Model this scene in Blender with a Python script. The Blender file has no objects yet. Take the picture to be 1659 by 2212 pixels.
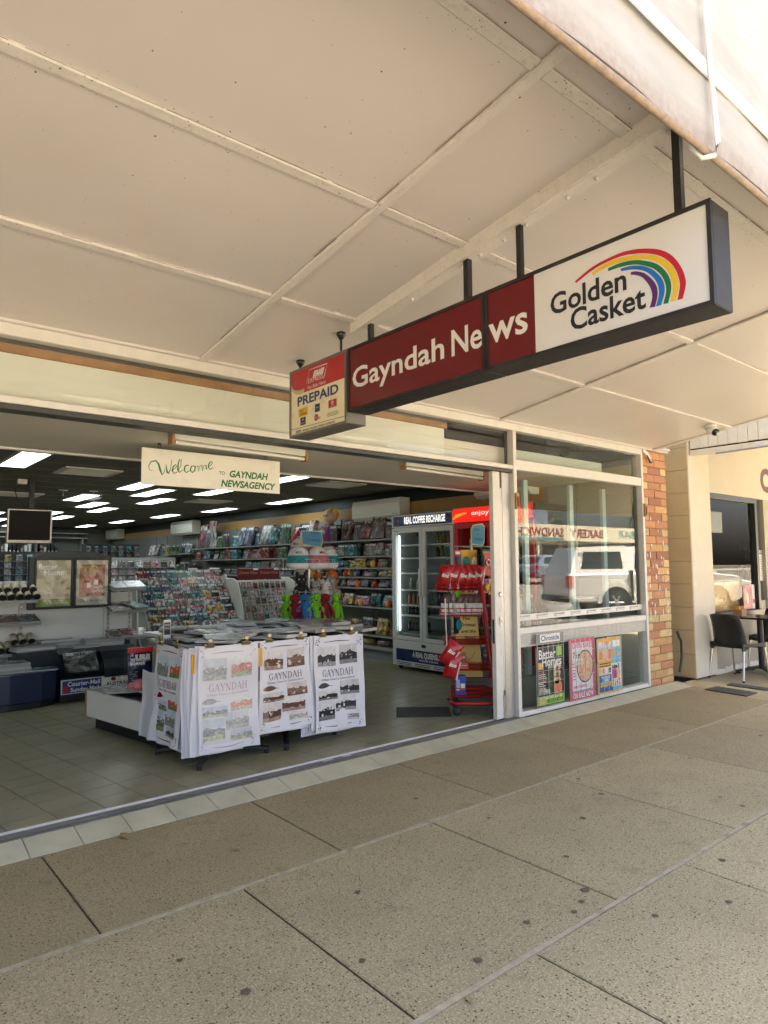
import bpy, bmesh, math, random
from mathutils import Vector as V, Matrix as MX
random.seed(7)
R = random.random
def U(a, b): return a + (b - a) * random.random()
SC = bpy.context.scene
C = SC.collection
# ------------------------------------------------------------------ camera
cam_d = bpy.data.cameras.new('camera')
cam_d.sensor_fit = 'VERTICAL'; cam_d.sensor_height = 36.0
cam_d.lens = 36.0 * 1449.24 / 2212.0
cam_d.clip_start = 0.05; cam_d.clip_end = 2000
cam = bpy.data.objects.new('camera', cam_d); C.objects.link(cam); SC.camera = cam
def cam_matrix(yaw, pitch, roll, loc):
    f = V((math.sin(yaw) * math.cos(pitch), math.cos(yaw) * math.cos(pitch), math.sin(pitch)))
    r = V((math.cos(yaw), -math.sin(yaw), 0)); u = r.cross(f)
    r2 = r * math.cos(roll) + u * math.sin(roll); u2 = u * math.cos(roll) - r * math.sin(roll)
    return MX(((r2.x, u2.x, -f.x, loc[0]), (r2.y, u2.y, -f.y, loc[1]), (r2.z, u2.z, -f.z, loc[2]), (0, 0, 0, 1)))
cam.matrix_world = cam_matrix(0.697342939, 0.0776662, -0.00772982, (0, -4.13, 1.48))
# ------------------------------------------------------------------ sky, sun, exposure
SUN_EL, SUN_AZ = math.radians(62), math.radians(36)     # azimuth from +Y (behind the shop) towards +X
w = bpy.data.worlds.new('World'); SC.world = w; w.use_nodes = True
nt = w.node_tree
sky = nt.nodes.new('ShaderNodeTexSky'); sky.sky_type = 'NISHITA'; sky.sun_disc = False
sky.sun_elevation = SUN_EL; sky.sun_rotation = SUN_AZ
sky.air_density = 0.7; sky.dust_density = 6.0; sky.ozone_density = 0.4
nt.links.new(sky.outputs[0], nt.nodes['Background'].inputs[0])
nt.nodes['Background'].inputs[1].default_value = 0.08
sun_d = bpy.data.lights.new('sun', 'SUN'); sun_d.energy = 5.0; sun_d.angle = math.radians(0.5); sun_d.color = (1.0, 0.87, 0.68)
sun = bpy.data.objects.new('sun', sun_d); C.objects.link(sun)
to_sun = V((math.sin(SUN_AZ) * math.cos(SUN_EL), math.cos(SUN_AZ) * math.cos(SUN_EL), math.sin(SUN_EL)))
sun.rotation_euler = to_sun.to_track_quat('Z', 'Y').to_euler()
sun.location = (0, 5, 20)
SC.view_settings.view_transform = 'Standard'; SC.view_settings.look = 'None'
SC.view_settings.gamma = 1; SC.view_settings.use_curve_mapping = False
SC.view_settings.exposure = 3.5
SC.cycles.max_bounces = 10; SC.cycles.diffuse_bounces = 6; SC.cycles.glossy_bounces = 4
SC.cycles.transparent_max_bounces = 16; SC.cycles.caustics_reflective = False; SC.cycles.caustics_refractive = False
SC.cycles.sample_clamp_indirect = 4.0
SC.cycles.use_denoising = True

# ------------------------------------------------------------------ materials
def setin(n, k, v):
    if k in n.inputs: n.inputs[k].default_value = v
def col4(c): return (c[0], c[1], c[2], 1)
def mat(name, c, rough=.5, metal=0., var=.0, vs=6., bump=0., bs=40., rnd=0., coat=0., emit=0., ecol=None, dirt=0., ds=3., dcol=(.05, .04, .03), spec=.5):
    """principled material; var = soft tonal variation, bump = fine relief, rnd = tone per object, dirt = blotchy stains"""
    m = bpy.data.materials.new(name); m.use_nodes = True
    t = m.node_tree; b = t.nodes['Principled BSDF']; L = t.links.new
    b.inputs['Base Color'].default_value = col4(c); b.inputs['Roughness'].default_value = rough
    b.inputs['Metallic'].default_value = metal; setin(b, 'Coat Weight', coat); setin(b, 'Specular IOR Level', spec)
    src = None
    geo = t.nodes.new('ShaderNodeNewGeometry').outputs['Position'] if (var or bump or dirt) else None
    if var:
        n = t.nodes.new('ShaderNodeTexNoise'); n.inputs['Scale'].default_value = vs; n.inputs['Detail'].default_value = 6
        L(geo, n.inputs['Vector'])
        mr = t.nodes.new('ShaderNodeMapRange'); mr.inputs[1].default_value = .25; mr.inputs[2].default_value = .75
        mr.inputs[3].default_value = 1 - var; mr.inputs[4].default_value = 1 + var
        L(n.outputs[0], mr.inputs[0])
        mx = t.nodes.new('ShaderNodeVectorMath'); mx.operation = 'SCALE'; mx.inputs[0].default_value = c[:3]
        L(mr.outputs[0], mx.inputs['Scale']); src = mx.outputs[0]
        mr2 = t.nodes.new('ShaderNodeMapRange'); mr2.inputs[3].default_value = max(rough - .12, .02); mr2.inputs[4].default_value = min(rough + .12, 1)
        L(n.outputs[0], mr2.inputs[0]); L(mr2.outputs[0], b.inputs['Roughness'])
    if rnd:
        oi = t.nodes.new('ShaderNodeObjectInfo')
        mr = t.nodes.new('ShaderNodeMapRange'); mr.inputs[3].default_value = 1 - rnd; mr.inputs[4].default_value = 1 + rnd
        L(oi.outputs['Random'], mr.inputs[0])
        mx = t.nodes.new('ShaderNodeVectorMath'); mx.operation = 'SCALE'; mx.inputs[0].default_value = c[:3]
        if src: L(src, mx.inputs[0])
        L(mr.outputs[0], mx.inputs['Scale']); src = mx.outputs[0]
    if dirt:
        n = t.nodes.new('ShaderNodeTexNoise'); n.inputs['Scale'].default_value = ds; n.inputs['Detail'].default_value = 8; n.inputs['Roughness'].default_value = .7
        L(geo, n.inputs['Vector'])
        mr = t.nodes.new('ShaderNodeMapRange'); mr.inputs[1].default_value = .52; mr.inputs[2].default_value = .75; mr.inputs[4].default_value = dirt
        L(n.outputs[0], mr.inputs[0])
        mx = t.nodes.new('ShaderNodeMix'); mx.data_type = 'RGBA'
        L(mr.outputs[0], mx.inputs[0]); mx.inputs[6].default_value = col4(c); mx.inputs[7].default_value = col4(dcol)
        if src: L(src, mx.inputs[6])
        src = mx.outputs[2]
    if src: L(src, b.inputs['Base Color'])
    if bump:
        n = t.nodes.new('ShaderNodeTexNoise'); n.inputs['Scale'].default_value = bs; n.inputs['Detail'].default_value = 4
        L(geo, n.inputs['Vector'])
        bp = t.nodes.new('ShaderNodeBump'); bp.inputs['Strength'].default_value = bump; bp.inputs['Distance'].default_value = .01
        L(n.outputs[0], bp.inputs['Height']); L(bp.outputs[0], b.inputs['Normal'])
    if emit:
        setin(b, 'Emission Color', col4(ecol or c)); setin(b, 'Emission Strength', emit)
    return m
def glass_mat(name, tint=(.88, .93, .9), ior=1.55, rough=0., boost=1.0):
    m = bpy.data.materials.new(name); m.use_nodes = True; t = m.node_tree; t.nodes.clear(); L = t.links.new
    o = t.nodes.new('ShaderNodeOutputMaterial'); mx = t.nodes.new('ShaderNodeMixShader')
    tr = t.nodes.new('ShaderNodeBsdfTransparent'); tr.inputs[0].default_value = col4(tint)
    gl = t.nodes.new('ShaderNodeBsdfGlossy'); gl.inputs['Roughness'].default_value = rough; gl.inputs[0].default_value = (1, 1, 1, 1)
    fr = t.nodes.new('ShaderNodeFresnel'); fr.inputs[0].default_value = ior
    mu = t.nodes.new('ShaderNodeMath'); mu.operation = 'MULTIPLY'; mu.inputs[1].default_value = boost; mu.use_clamp = True
    ge = t.nodes.new('ShaderNodeNewGeometry'); iv = t.nodes.new('ShaderNodeMath'); iv.operation = 'SUBTRACT'; iv.inputs[0].default_value = 1; L(ge.outputs['Backfacing'], iv.inputs[1])
    m2 = t.nodes.new('ShaderNodeMath'); m2.operation = 'MULTIPLY'; L(mu.outputs[0], m2.inputs[0]); L(iv.outputs[0], m2.inputs[1])
    L(fr.outputs[0], mu.inputs[0]); L(m2.outputs[0], mx.inputs[0]); L(tr.outputs[0], mx.inputs[1]); L(gl.outputs[0], mx.inputs[2]); L(mx.outputs[0], o.inputs[0])
    return m
def cover_mat(name, c, c2, sat=.8):
    """printed cover: picture blotches, a title band and text lines laid out on the face's own UV"""
    m = bpy.data.materials.new(name); m.use_nodes = True; t = m.node_tree; b = t.nodes['Principled BSDF']; L = t.links.new
    b.inputs['Roughness'].default_value = .32
    uv = t.nodes.new('ShaderNodeTexCoord').outputs['UV']; oi = t.nodes.new('ShaderNodeObjectInfo')
    cmb = t.nodes.new('ShaderNodeCombineXYZ')
    m100 = t.nodes.new('ShaderNodeMath'); m100.operation = 'MULTIPLY'; m100.inputs[1].default_value = 97.
    L(oi.outputs['Random'], m100.inputs[0]); L(m100.outputs[0], cmb.inputs[2]); L(m100.outputs[0], cmb.inputs[0])
    add = t.nodes.new('ShaderNodeVectorMath'); add.operation = 'ADD'; L(uv, add.inputs[0]); L(cmb.outputs[0], add.inputs[1])
    n = t.nodes.new('ShaderNodeTexNoise'); n.inputs['Scale'].default_value = 3.6; n.inputs['Detail'].default_value = 5; L(add.outputs[0], n.inputs['Vector'])
    cr = t.nodes.new('ShaderNodeValToRGB'); cr.color_ramp.interpolation = 'CONSTANT'
    c = tuple(x * .6 for x in c); c2 = tuple(x * 1.05 for x in c2); e = cr.color_ramp.elements; e[0].position = .34; e[0].color = col4([x * .12 for x in c]); e[1].position = .7; e[1].color = col4(c2)
    x = e.new(.45); x.color = col4(c); x = e.new(.58); x.color = col4([(p + q) / 2 for p, q in zip(c, c2)])
    L(n.outputs[0], cr.inputs[0])
    sp = t.nodes.new('ShaderNodeSeparateXYZ'); L(uv, sp.inputs[0])
    def band(out, lo, hi):
        a = t.nodes.new('ShaderNodeMath'); a.operation = 'GREATER_THAN'; a.inputs[1].default_value = lo; L(out, a.inputs[0])
        d = t.nodes.new('ShaderNodeMath'); d.operation = 'LESS_THAN'; d.inputs[1].default_value = hi; L(out, d.inputs[0])
        p = t.nodes.new('ShaderNodeMath'); p.operation = 'MULTIPLY'; L(a.outputs[0], p.inputs[0]); L(d.outputs[0], p.inputs[1]); return p.outputs[0]
    def mul(a, d):
        p = t.nodes.new('ShaderNodeMath'); p.operation = 'MULTIPLY'; L(a, p.inputs[0]); L(d, p.inputs[1]); return p.outputs[0]
    def letters(sx, sy, th):
        mp = t.nodes.new('ShaderNodeMapping'); mp.inputs['Scale'].default_value = (sx, sy, 1); L(add.outputs[0], mp.inputs[0])
        q = t.nodes.new('ShaderNodeTexNoise'); q.inputs['Scale'].default_value = 1; q.inputs['Detail'].default_value = 0; L(mp.outputs[0], q.inputs['Vector'])
        g = t.nodes.new('ShaderNodeMath'); g.operation = 'GREATER_THAN'; g.inputs[1].default_value = th; L(q.outputs[0], g.inputs[0]); return g.outputs[0]
    title = mul(mul(band(sp.outputs[1], .8, .94), band(sp.outputs[0], .08, .9)), letters(14, 3, .46))
    fr = t.nodes.new('ShaderNodeMath'); fr.operation = 'FRACT'; m16 = t.nodes.new('ShaderNodeMath'); m16.operation = 'MULTIPLY'; m16.inputs[1].default_value = 17
    L(sp.outputs[1], m16.inputs[0]); L(m16.outputs[0], fr.inputs[0])
    lines = mul(mul(mul(band(sp.outputs[1], .08, .68), band(sp.outputs[0], .06, .4)), band(fr.outputs[0], .35, .75)), letters(9, 17, .5))
    mx = t.nodes.new('ShaderNodeMix'); mx.data_type = 'RGBA'; L(title, mx.inputs[0]); L(cr.outputs[0], mx.inputs[6])
    lt = sum(c) < .9
    mx.inputs[7].default_value = (.55, .54, .5, 1) if lt else (.5, .02, .03, 1)
    mx2 = t.nodes.new('ShaderNodeMix'); mx2.data_type = 'RGBA'; ml = t.nodes.new('ShaderNodeMath'); ml.operation = 'MULTIPLY'; ml.inputs[1].default_value = .4; L(lines, ml.inputs[0]); L(ml.outputs[0], mx2.inputs[0]); L(mx.outputs[2], mx2.inputs[6])
    mx2.inputs[7].default_value = (.5, .48, .45, 1) if lt else (.05, .05, .06, 1)
    L(mx2.outputs[2], b.inputs['Base Color'])
    return m

# ------------------------------------------------------------------ mesh builder
_tc = {}
def text_mesh(s, bold=0., shear=0.):
    k = (s, bold, shear)
    if k not in _tc:
        cu = bpy.data.curves.new('lettering', 'FONT'); cu.body = s; cu.offset = bold; cu.shear = shear; cu.resolution_u = 3
        ob = bpy.data.objects.new('lettering', cu); me = bpy.data.meshes.new_from_object(ob)
        _tc[k] = ([tuple(v.co) for v in me.vertices], [tuple(p.vertices) for p in me.polygons])
        bpy.data.meshes.remove(me); bpy.data.objects.remove(ob); bpy.data.curves.remove(cu)
    return _tc[k]
CAP = max(v[1] for v in text_mesh('H')[0])
class MB:
    def __init__(s, T=None): s.v = []; s.f = []; s.m = []; s.sm = []; s.uv = []; s.mats = []; s.T = T
    def mi(s, m):
        if m not in s.mats: s.mats.append(m)
        return s.mats.index(m)
    def pt(s, p):
        p = V(p)
        if s.T is not None: p = s.T @ p
        s.v.append(p); return len(s.v) - 1
    def fc(s, idx, m, smooth=False, uv=None):
        s.f.append(idx); s.m.append(s.mi(m)); s.sm.append(smooth)
        s.uv.append(uv or ([(0, 0), (1, 0), (1, 1), (0, 1)] if len(idx) == 4 else [(0, 0)] * len(idx)))
    def face(s, pts, m, smooth=False, uv=None): s.fc([s.pt(p) for p in pts], m, smooth, uv); return s
    def box(s, x0, x1, y0, y1, z0, z1, m, **fm):
        if x0 > x1: x0, x1 = x1, x0
        if y0 > y1: y0, y1 = y1, y0
        if z0 > z1: z0, z1 = z1, z0
        i = [s.pt((x, y, z)) for z in (z0, z1) for y in (y0, y1) for x in (x0, x1)]
        s.fc([i[0], i[1], i[5], i[4]], fm.get('yn', m)); s.fc([i[3], i[2], i[6], i[7]], fm.get('yp', m))
        s.fc([i[2], i[0], i[4], i[6]], fm.get('xn', m)); s.fc([i[1], i[3], i[7], i[5]], fm.get('xp', m))
        s.fc([i[4], i[5], i[7], i[6]], fm.get('zp', m)); s.fc([i[2], i[3], i[1], i[0]], fm.get('zn', m)); return s
    def prism(s, pts, d, m, side=None, smooth=False):
        """polygon of 3D points (counter-clockwise seen from outside) pushed back by vector d"""
        d = V(d); a = [s.pt(p) for p in pts]; b = [s.pt(V(p) + d) for p in pts]; n = len(pts)
        s.fc(a, m); s.fc(b[::-1], m)
        for k in range(n): s.fc([a[k], b[k], b[(k + 1) % n], a[(k + 1) % n]], side or m, smooth)
        return s
    def tube(s, path, r, m, n=8, cap=True):
        path = [V(p) for p in path]; rs = r if isinstance(r, (list, tuple)) else [r] * len(path); rings = []
        for k, p in enumerate(path):
            t = (path[min(k + 1, len(path) - 1)] - path[max(k - 1, 0)]).normalized()
            a = t.cross(V((0, 0, 1))) if abs(t.z) < .95 else t.cross(V((1, 0, 0))); a.normalize(); b = t.cross(a)
            rings.append([s.pt(p + (a * math.cos(2 * math.pi * q / n) + b * math.sin(2 * math.pi * q / n)) * rs[k]) for q in range(n)])
        for k in range(len(path) - 1):
            for q in range(n): s.fc([rings[k][q], rings[k][(q + 1) % n], rings[k + 1][(q + 1) % n], rings[k + 1][q]], m, True)
        if cap:
            s.fc([s.pt(s.inv(s.v[i])) for i in rings[0]][::-1], m); s.fc([s.pt(s.inv(s.v[i])) for i in rings[-1]], m)
        return s
    def inv(s, p): return p if s.T is None else s.T.inverted() @ p
    def lathe(s, prof, m, c=(0, 0, 0), n=16, ax=None, bands=None, sx=1., sy=1.):
        """profile of (radius, height); bands = list of materials per profile step"""
        c = V(c); rings = []
        q3 = V((0, 0, 1)).rotation_difference(V(ax)) if ax is not None else None
        for r, z in prof:
            ring = []
            for q in range(n):
                p = V((r * math.cos(2 * math.pi * q / n) * sx, r * math.sin(2 * math.pi * q / n) * sy, z))
                if q3: p = q3 @ p
                ring.append(s.pt(c + p))
            rings.append(ring)
        for k in range(len(prof) - 1):
            mm = bands[k] if bands else m
            for q in range(n): s.fc([rings[k][q], rings[k][(q + 1) % n], rings[k + 1][(q + 1) % n], rings[k + 1][q]], mm, True)
        if prof[0][0] > 1e-4: s.fc(rings[0][::-1], bands[0] if bands else m)
        if prof[-1][0] > 1e-4: s.fc(rings[-1], bands[-1] if bands else m)
        return s
    def ell(s, c, r, m, n=12, k=8, jit=0.):
        if not isinstance(r, (list, tuple)): r = (r, r, r)
        c = V(c); rows = []
        for a in range(k + 1):
            th = math.pi * a / k
            rows.append([s.pt(c + V((r[0] * math.sin(th) * math.cos(2 * math.pi * q / n), r[1] * math.sin(th) * math.sin(2 * math.pi * q / n), -r[2] * math.cos(th))) * (1 + U(-jit, jit))) for q in range(n)])
        for a in range(k):
            for q in range(n): s.fc([rows[a][q], rows[a][(q + 1) % n], rows[a + 1][(q + 1) % n], rows[a + 1][q]], m, True)
        return s
    def text(s, st, o, u, v, m, cap=None, w=None, bold=0., shear=0., align='L', lift=0.):
        vs, fs = text_mesh(st, bold, shear); o, u, v = V(o), V(u).normalized(), V(v).normalized(); nn = u.cross(v)
        x0 = min(p[0] for p in vs); x1 = max(p[0] for p in vs)
        sy = cap / CAP if cap else w / (x1 - x0); sx = w / (x1 - x0) if w else sy
        off = {'L': 0, 'C': -(x1 - x0) / 2, 'R': -(x1 - x0)}[align]
        ids = [s.pt(o + u * ((p[0] - x0 + off) * sx) + v * (p[1] * sy) + nn * lift) for p in vs]
        for f in fs: s.fc([ids[i] for i in f], m)
        return s
    def ribbon(s, pts, ws, o, u, v, m, lift=0.):
        """flat painted stroke through 2D points with a width at each point"""
        o, u, v = V(o), V(u), V(v); nn = u.cross(v); n = len(pts)
        if not isinstance(ws, (list, tuple)): ws = [ws] * n
        prev = None
        for k in range(n):
            a = V(pts[max(k - 1, 0)]); b = V(pts[min(k + 1, n - 1)]); d = (b - a).normalized(); pr = V((-d.y, d.x))
            p = V(pts[k]); l, r = p + pr * ws[k] / 2, p - pr * ws[k] / 2
            cur = [s.pt(o + u * q.x + v * q.y + nn * lift) for q in (l, r)]
            if prev: s.fc([prev[1], cur[1], cur[0], prev[0]], m)
            prev = cur
        return s
    def mesh(s, name, bevel=0.):
        me = bpy.data.meshes.new(name)
        me.from_pydata([tuple(p) for p in s.v], [], s.f)
        for m in s.mats: me.materials.append(m)
        me.polygons.foreach_set('material_index', s.m); me.polygons.foreach_set('use_smooth', s.sm)
        ul = me.uv_layers.new(name='UVMap')
        ul.data.foreach_set('uv', [c for uvs in s.uv for q in uvs for c in q])
        me.validate(); me.update()
        if bevel:
            bm = bmesh.new(); bm.from_mesh(me)
            es = [e for e in bm.edges if len(e.link_faces) == 2 and e.calc_face_angle(0) > .6]
            bmesh.ops.bevel(bm, geom=es, offset=bevel, segments=1, affect='EDGES', clamp_overlap=True)
            bm.to_mesh(me); bm.free()
        return me
    def build(s, name, parent=None, bevel=0., **kw):
        return link(name, s.mesh(name, bevel), parent, **kw)
def link(name, me, parent=None, loc=None, rot=None, **kw):
    o = bpy.data.objects.new(name, me); C.objects.link(o)
    if parent is not None: o.parent = parent
    if loc is not None: o.location = loc
    if rot is not None: o.rotation_euler = rot
    for k, v in kw.items():
        if v is not None: o[k] = v
    return o
def thing(name, label, category, loc=(0, 0, 0), rot=(0, 0, 0), group=None):
    return link(name, None, None, loc, rot, label=label, category=category, group=group)
def copy_tree(o, parent=None):
    c = o.copy(); C.objects.link(c); c.parent = parent
    for ch in list(o.children): copy_tree(ch, c)
    return c
X, Y, Z = V((1, 0, 0)), V((0, 1, 0)), V((0, 0, 1))
def frame(o, u, v, n=None):
    u = V(u).normalized(); v = V(v).normalized(); n = V(n) if n else u.cross(v)
    o = V(o); return MX(((u.x, v.x, n.x, o.x), (u.y, v.y, n.y, o.y), (u.z, v.z, n.z, o.z), (0, 0, 0, 1)))
def TR(loc, rz=0., rx=0., ry=0.): return MX.Translation(V(loc)) @ MX.Rotation(rz, 4, 'Z') @ MX.Rotation(rx, 4, 'X') @ MX.Rotation(ry, 4, 'Y')
ORD = 'first second third fourth fifth sixth seventh eighth ninth tenth eleventh twelfth thirteenth fourteenth fifteenth sixteenth seventeenth eighteenth nineteenth twentieth'.split()
def nth(i): return ORD[i] if i < 20 else 'twenty-' + ORD[i - 20]
# ------------------------------------------------------------------ palette
M = {}
def P(k, *a, **kw): M[k] = mat(k, *a, **kw); return M[k]
P('ceiling_cream', (.66, .615, .575), .34, var=.07, vs=.8, bump=.08, bs=9, dirt=.4, ds=.75, dcol=(.63, .50, .43))
P('batten_cream', (.69, .65, .59), .45, var=.06, vs=9, dirt=.30, ds=40, dcol=(.2, .15, .1))
P('alu', (.50, .49, .45), .38, metal=.55, var=.06, vs=14, dirt=.15, ds=8)
P('alu_pale', (.70, .68, .61), .42, var=.05, vs=11, dirt=.12, ds=9)
P('alu_dark', (.05, .055, .05), .4, var=.1)
P('track', (.19, .18, .155), .5, metal=.15, var=.15, vs=7, dirt=.5, ds=5)
P('timber', (.36, .19, .08), .5, var=.22, vs=9)
P('cream_board', (.72, .73, .63), .35, var=.04, vs=2)
P('white', (.74, .73, .68), .45, var=.03)
P('soft_white', (.60, .60, .55), .5, var=.05, vs=3, dirt=.10, ds=4)
P('black', (.012, .012, .013), .38)
P('black_gloss', (.008, .008, .009), .12)
P('charcoal', (.030, .038, .042), .5, var=.1)
P('steel', (.55, .55, .53), .28, metal=1.)
P('chrome', (.7, .7, .68), .12, metal=1.)
P('brass', (.46, .37, .20), .3, metal=1.)
P('red', (.50, .012, .014), .35); P('red_metal', (.42, .012, .012), .32, var=.06)
P('maroon', (.135, .003, .007), .22, var=.04); P('yellow', (.72, .40, .03), .5); P('navy', (.012, .03, .10), .3)
P('ink', (.012, .012, .014), .5); P('green_ink', (.005, .16, .03), .5); P('paper', (.72, .71, .66), .7, rnd=.1)
P('cloth', (.68, .68, .71), .9, bump=.12, bs=160); P('sepia', (.16, .07, .035), .9); P('film', (.78, .79, .80), .5)
P('rubber', (.02, .02, .02), .8); P('orange', (.75, .22, .03), .5)
P('rail_grey', (.28, .30, .29), .4, metal=.4)
M['glass'] = glass_mat('window_glass', (.90, .94, .92), 1.55, boost=1.1); M['glass_cafe'] = glass_mat('cafe_glass', (.95, .96, .95), 1.5, boost=.6); M['glass_clear'] = glass_mat('transom_glass', (.97, .98, .97), 1.5, boost=1.2)
M['glass_thin'] = glass_mat('clear_glass', (.92, .95, .94), 1.45, boost=.8)
M['acrylic'] = glass_mat('clear_acrylic', (.93, .95, .94), 1.45, rough=.03, boost=.8)
covers = {}
for nme, a, b in [('teal', (.02, .18, .21), (.32, .5, .5)), ('red', (.32, .02, .03), (.55, .34, .25)), ('navy', (.015, .03, .11), (.3, .38, .5)), ('yellow', (.62, .42, .05), (.75, .68, .4)),
                  ('white', (.6, .58, .54), (.75, .74, .7)), ('grey', (.17, .18, .18), (.45, .46, .44)), ('brown', (.16, .08, .035), (.5, .4, .28)), ('pink', (.5, .13, .2), (.7, .5, .5)),
                  ('green', (.04, .15, .05), (.36, .46, .26)), ('black', (.014, .014, .016), (.22, .2, .18))]:
    covers[nme] = cover_mat('cover_' + nme, a, b)
CK = list(covers)

# ------------------------------------------------------------------ pavement
def concrete(name, base, dark, peb, fine=1.):
    """exposed aggregate concrete: sand grain, dark and reddish stones, soft wear"""
    m = bpy.data.materials.new(name); m.use_nodes = True; t = m.node_tree; b = t.nodes['Principled BSDF']; L = t.links.new
    b.inputs['Roughness'].default_value = .85; setin(b, 'Specular IOR Level', .25)
    g = t.nodes.new('ShaderNodeNewGeometry').outputs['Position']
    def noise(sc, det=4):
        n = t.nodes.new('ShaderNodeTexNoise'); n.inputs['Scale'].default_value = sc; n.inputs['Detail'].default_value = det; L(g, n.inputs['Vector']); return n.outputs[0]
    def ramp(o, lo, hi, a=0., z=1.):
        r = t.nodes.new('ShaderNodeMapRange'); r.inputs[1].default_value = lo; r.inputs[2].default_value = hi; r.inputs[3].default_value = a; r.inputs[4].default_value = z; L(o, r.inputs[0]); return r.outputs[0]
    def mix(f, a, c):
        x = t.nodes.new('ShaderNodeMix'); x.data_type = 'RGBA'; L(f, x.inputs[0])
        for s, q in ((6, a), (7, c)):
            if isinstance(q, tuple): x.inputs[s].default_value = col4(q)
            else: L(q, x.inputs[s])
        return x.outputs[2]
    def stones(sc, thr, wthr):
        v = t.nodes.new('ShaderNodeTexVoronoi'); v.inputs['Scale'].default_value = sc; v.inputs['Randomness'].default_value = 1; L(g, v.inputs['Vector'])
        d = ramp(v.outputs['Distance'], thr, thr * .75)
        sp = t.nodes.new('ShaderNodeSeparateXYZ'); L(v.outputs['Color'], sp.inputs[0])
        gt = t.nodes.new('ShaderNodeMath'); gt.operation = 'GREATER_THAN'; gt.inputs[1].default_value = wthr; L(sp.outputs[0], gt.inputs[0])
        ml = t.nodes.new('ShaderNodeMath'); ml.operation = 'MULTIPLY'; L(d, ml.inputs[0]); L(gt.outputs[0], ml.inputs[1]); return ml.outputs[0]
    c = mix(ramp(noise(1.1, 5), .35, .7), base, tuple(x * .80 for x in base))
    c = mix(ramp(noise(75, 4), .40, .62, 0, .75), c, tuple(x * .62 for x in base))
    c = mix(ramp(noise(2.1, 9), .47, .72, 0, .7), c, tuple(x * .68 for x in base))
    c = mix(ramp(noise(140, 3), .52, .66, 0, .75), c, tuple(min(x * 1.45, .9) for x in base))
    s0 = stones(120, .36, .60); c = mix(s0, c, peb)
    s1 = stones(92, .36, .76); c = mix(s1, c, dark)
    s2 = stones(52, .27, .88); c = mix(s2, c, tuple(x * .7 for x in dark))
    c = mix(ramp(noise(6.3, 8), .60, .75, 0, .45), c, tuple(x * .45 for x in base))
    oi = t.nodes.new('ShaderNodeObjectInfo'); sc = t.nodes.new('ShaderNodeVectorMath'); sc.operation = 'SCALE'; L(c, sc.inputs[0]); L(ramp(oi.outputs['Random'], 0, 1, .93, 1.07), sc.inputs['Scale'])
    L(sc.outputs[0], b.inputs['Base Color'])
    bp = t.nodes.new('ShaderNodeBump'); bp.inputs['Strength'].default_value = .5; bp.inputs['Distance'].default_value = .004; L(noise(210, 3), bp.inputs['Height']); L(bp.outputs[0], b.inputs['Normal'])
    return m
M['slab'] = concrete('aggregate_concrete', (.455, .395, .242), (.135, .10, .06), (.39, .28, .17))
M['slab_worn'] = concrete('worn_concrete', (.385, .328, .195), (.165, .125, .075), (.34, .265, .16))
M['mortar'] = mat('pavement_joint', (.14, .11, .075), .9, var=.3, vs=30, bump=.4, bs=90)
M['seam'] = mat('pale_seam', (.44, .38, .265), .9, var=.2, vs=25, dirt=.6, ds=9, bump=.3, bs=80)
ground = MB().box(-300, 400, -400, 300, -1.0, -.45, mat('far_ground', (.12, .11, .08), .9, var=.3, vs=.2)).build('ground', kind='structure')
pav = MB().box(-9, 42, -4.28, -.02, -.4, -.011, M['mortar']).build('pavement', kind='structure')
def slab(x0, x1, y0, y1, m, tilt=0.):
    g = .0045
    b = MB(); z = U(-.0015, .0005)
    b.box(x0 + g, x1 - g, y0 + g, y1 - g, -.0105, z, M[m]); return b.build('slab', pav, bevel=.004)
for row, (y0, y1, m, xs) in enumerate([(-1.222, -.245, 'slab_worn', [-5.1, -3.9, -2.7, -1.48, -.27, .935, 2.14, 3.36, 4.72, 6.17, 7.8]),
                                        (-2.423, -1.238, 'slab', [-4.45, -3.25, -2.05, -.85, .35, 1.555, 2.757, 3.965, 5.17, 6.38, 7.6, 8.8, 10.0, 11.2, 12.4]),
                                        (-3.62, -2.439, 'slab', [-5.05, -3.85, -2.65, -1.45, -.25, .95, 2.152, 3.32, 4.5, 5.7, 6.9, 8.1, 9.3, 10.5, 11.7]),
                                        (-4.27, -3.634, 'slab', [-5.05, -3.85, -2.65, -1.45, -.25, .95, 2.152, 3.32, 4.5, 5.7, 6.9, 8.1])]):
    for a, b_ in zip(xs, xs[1:]): slab(a, b_, y0, y1, m)
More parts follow.
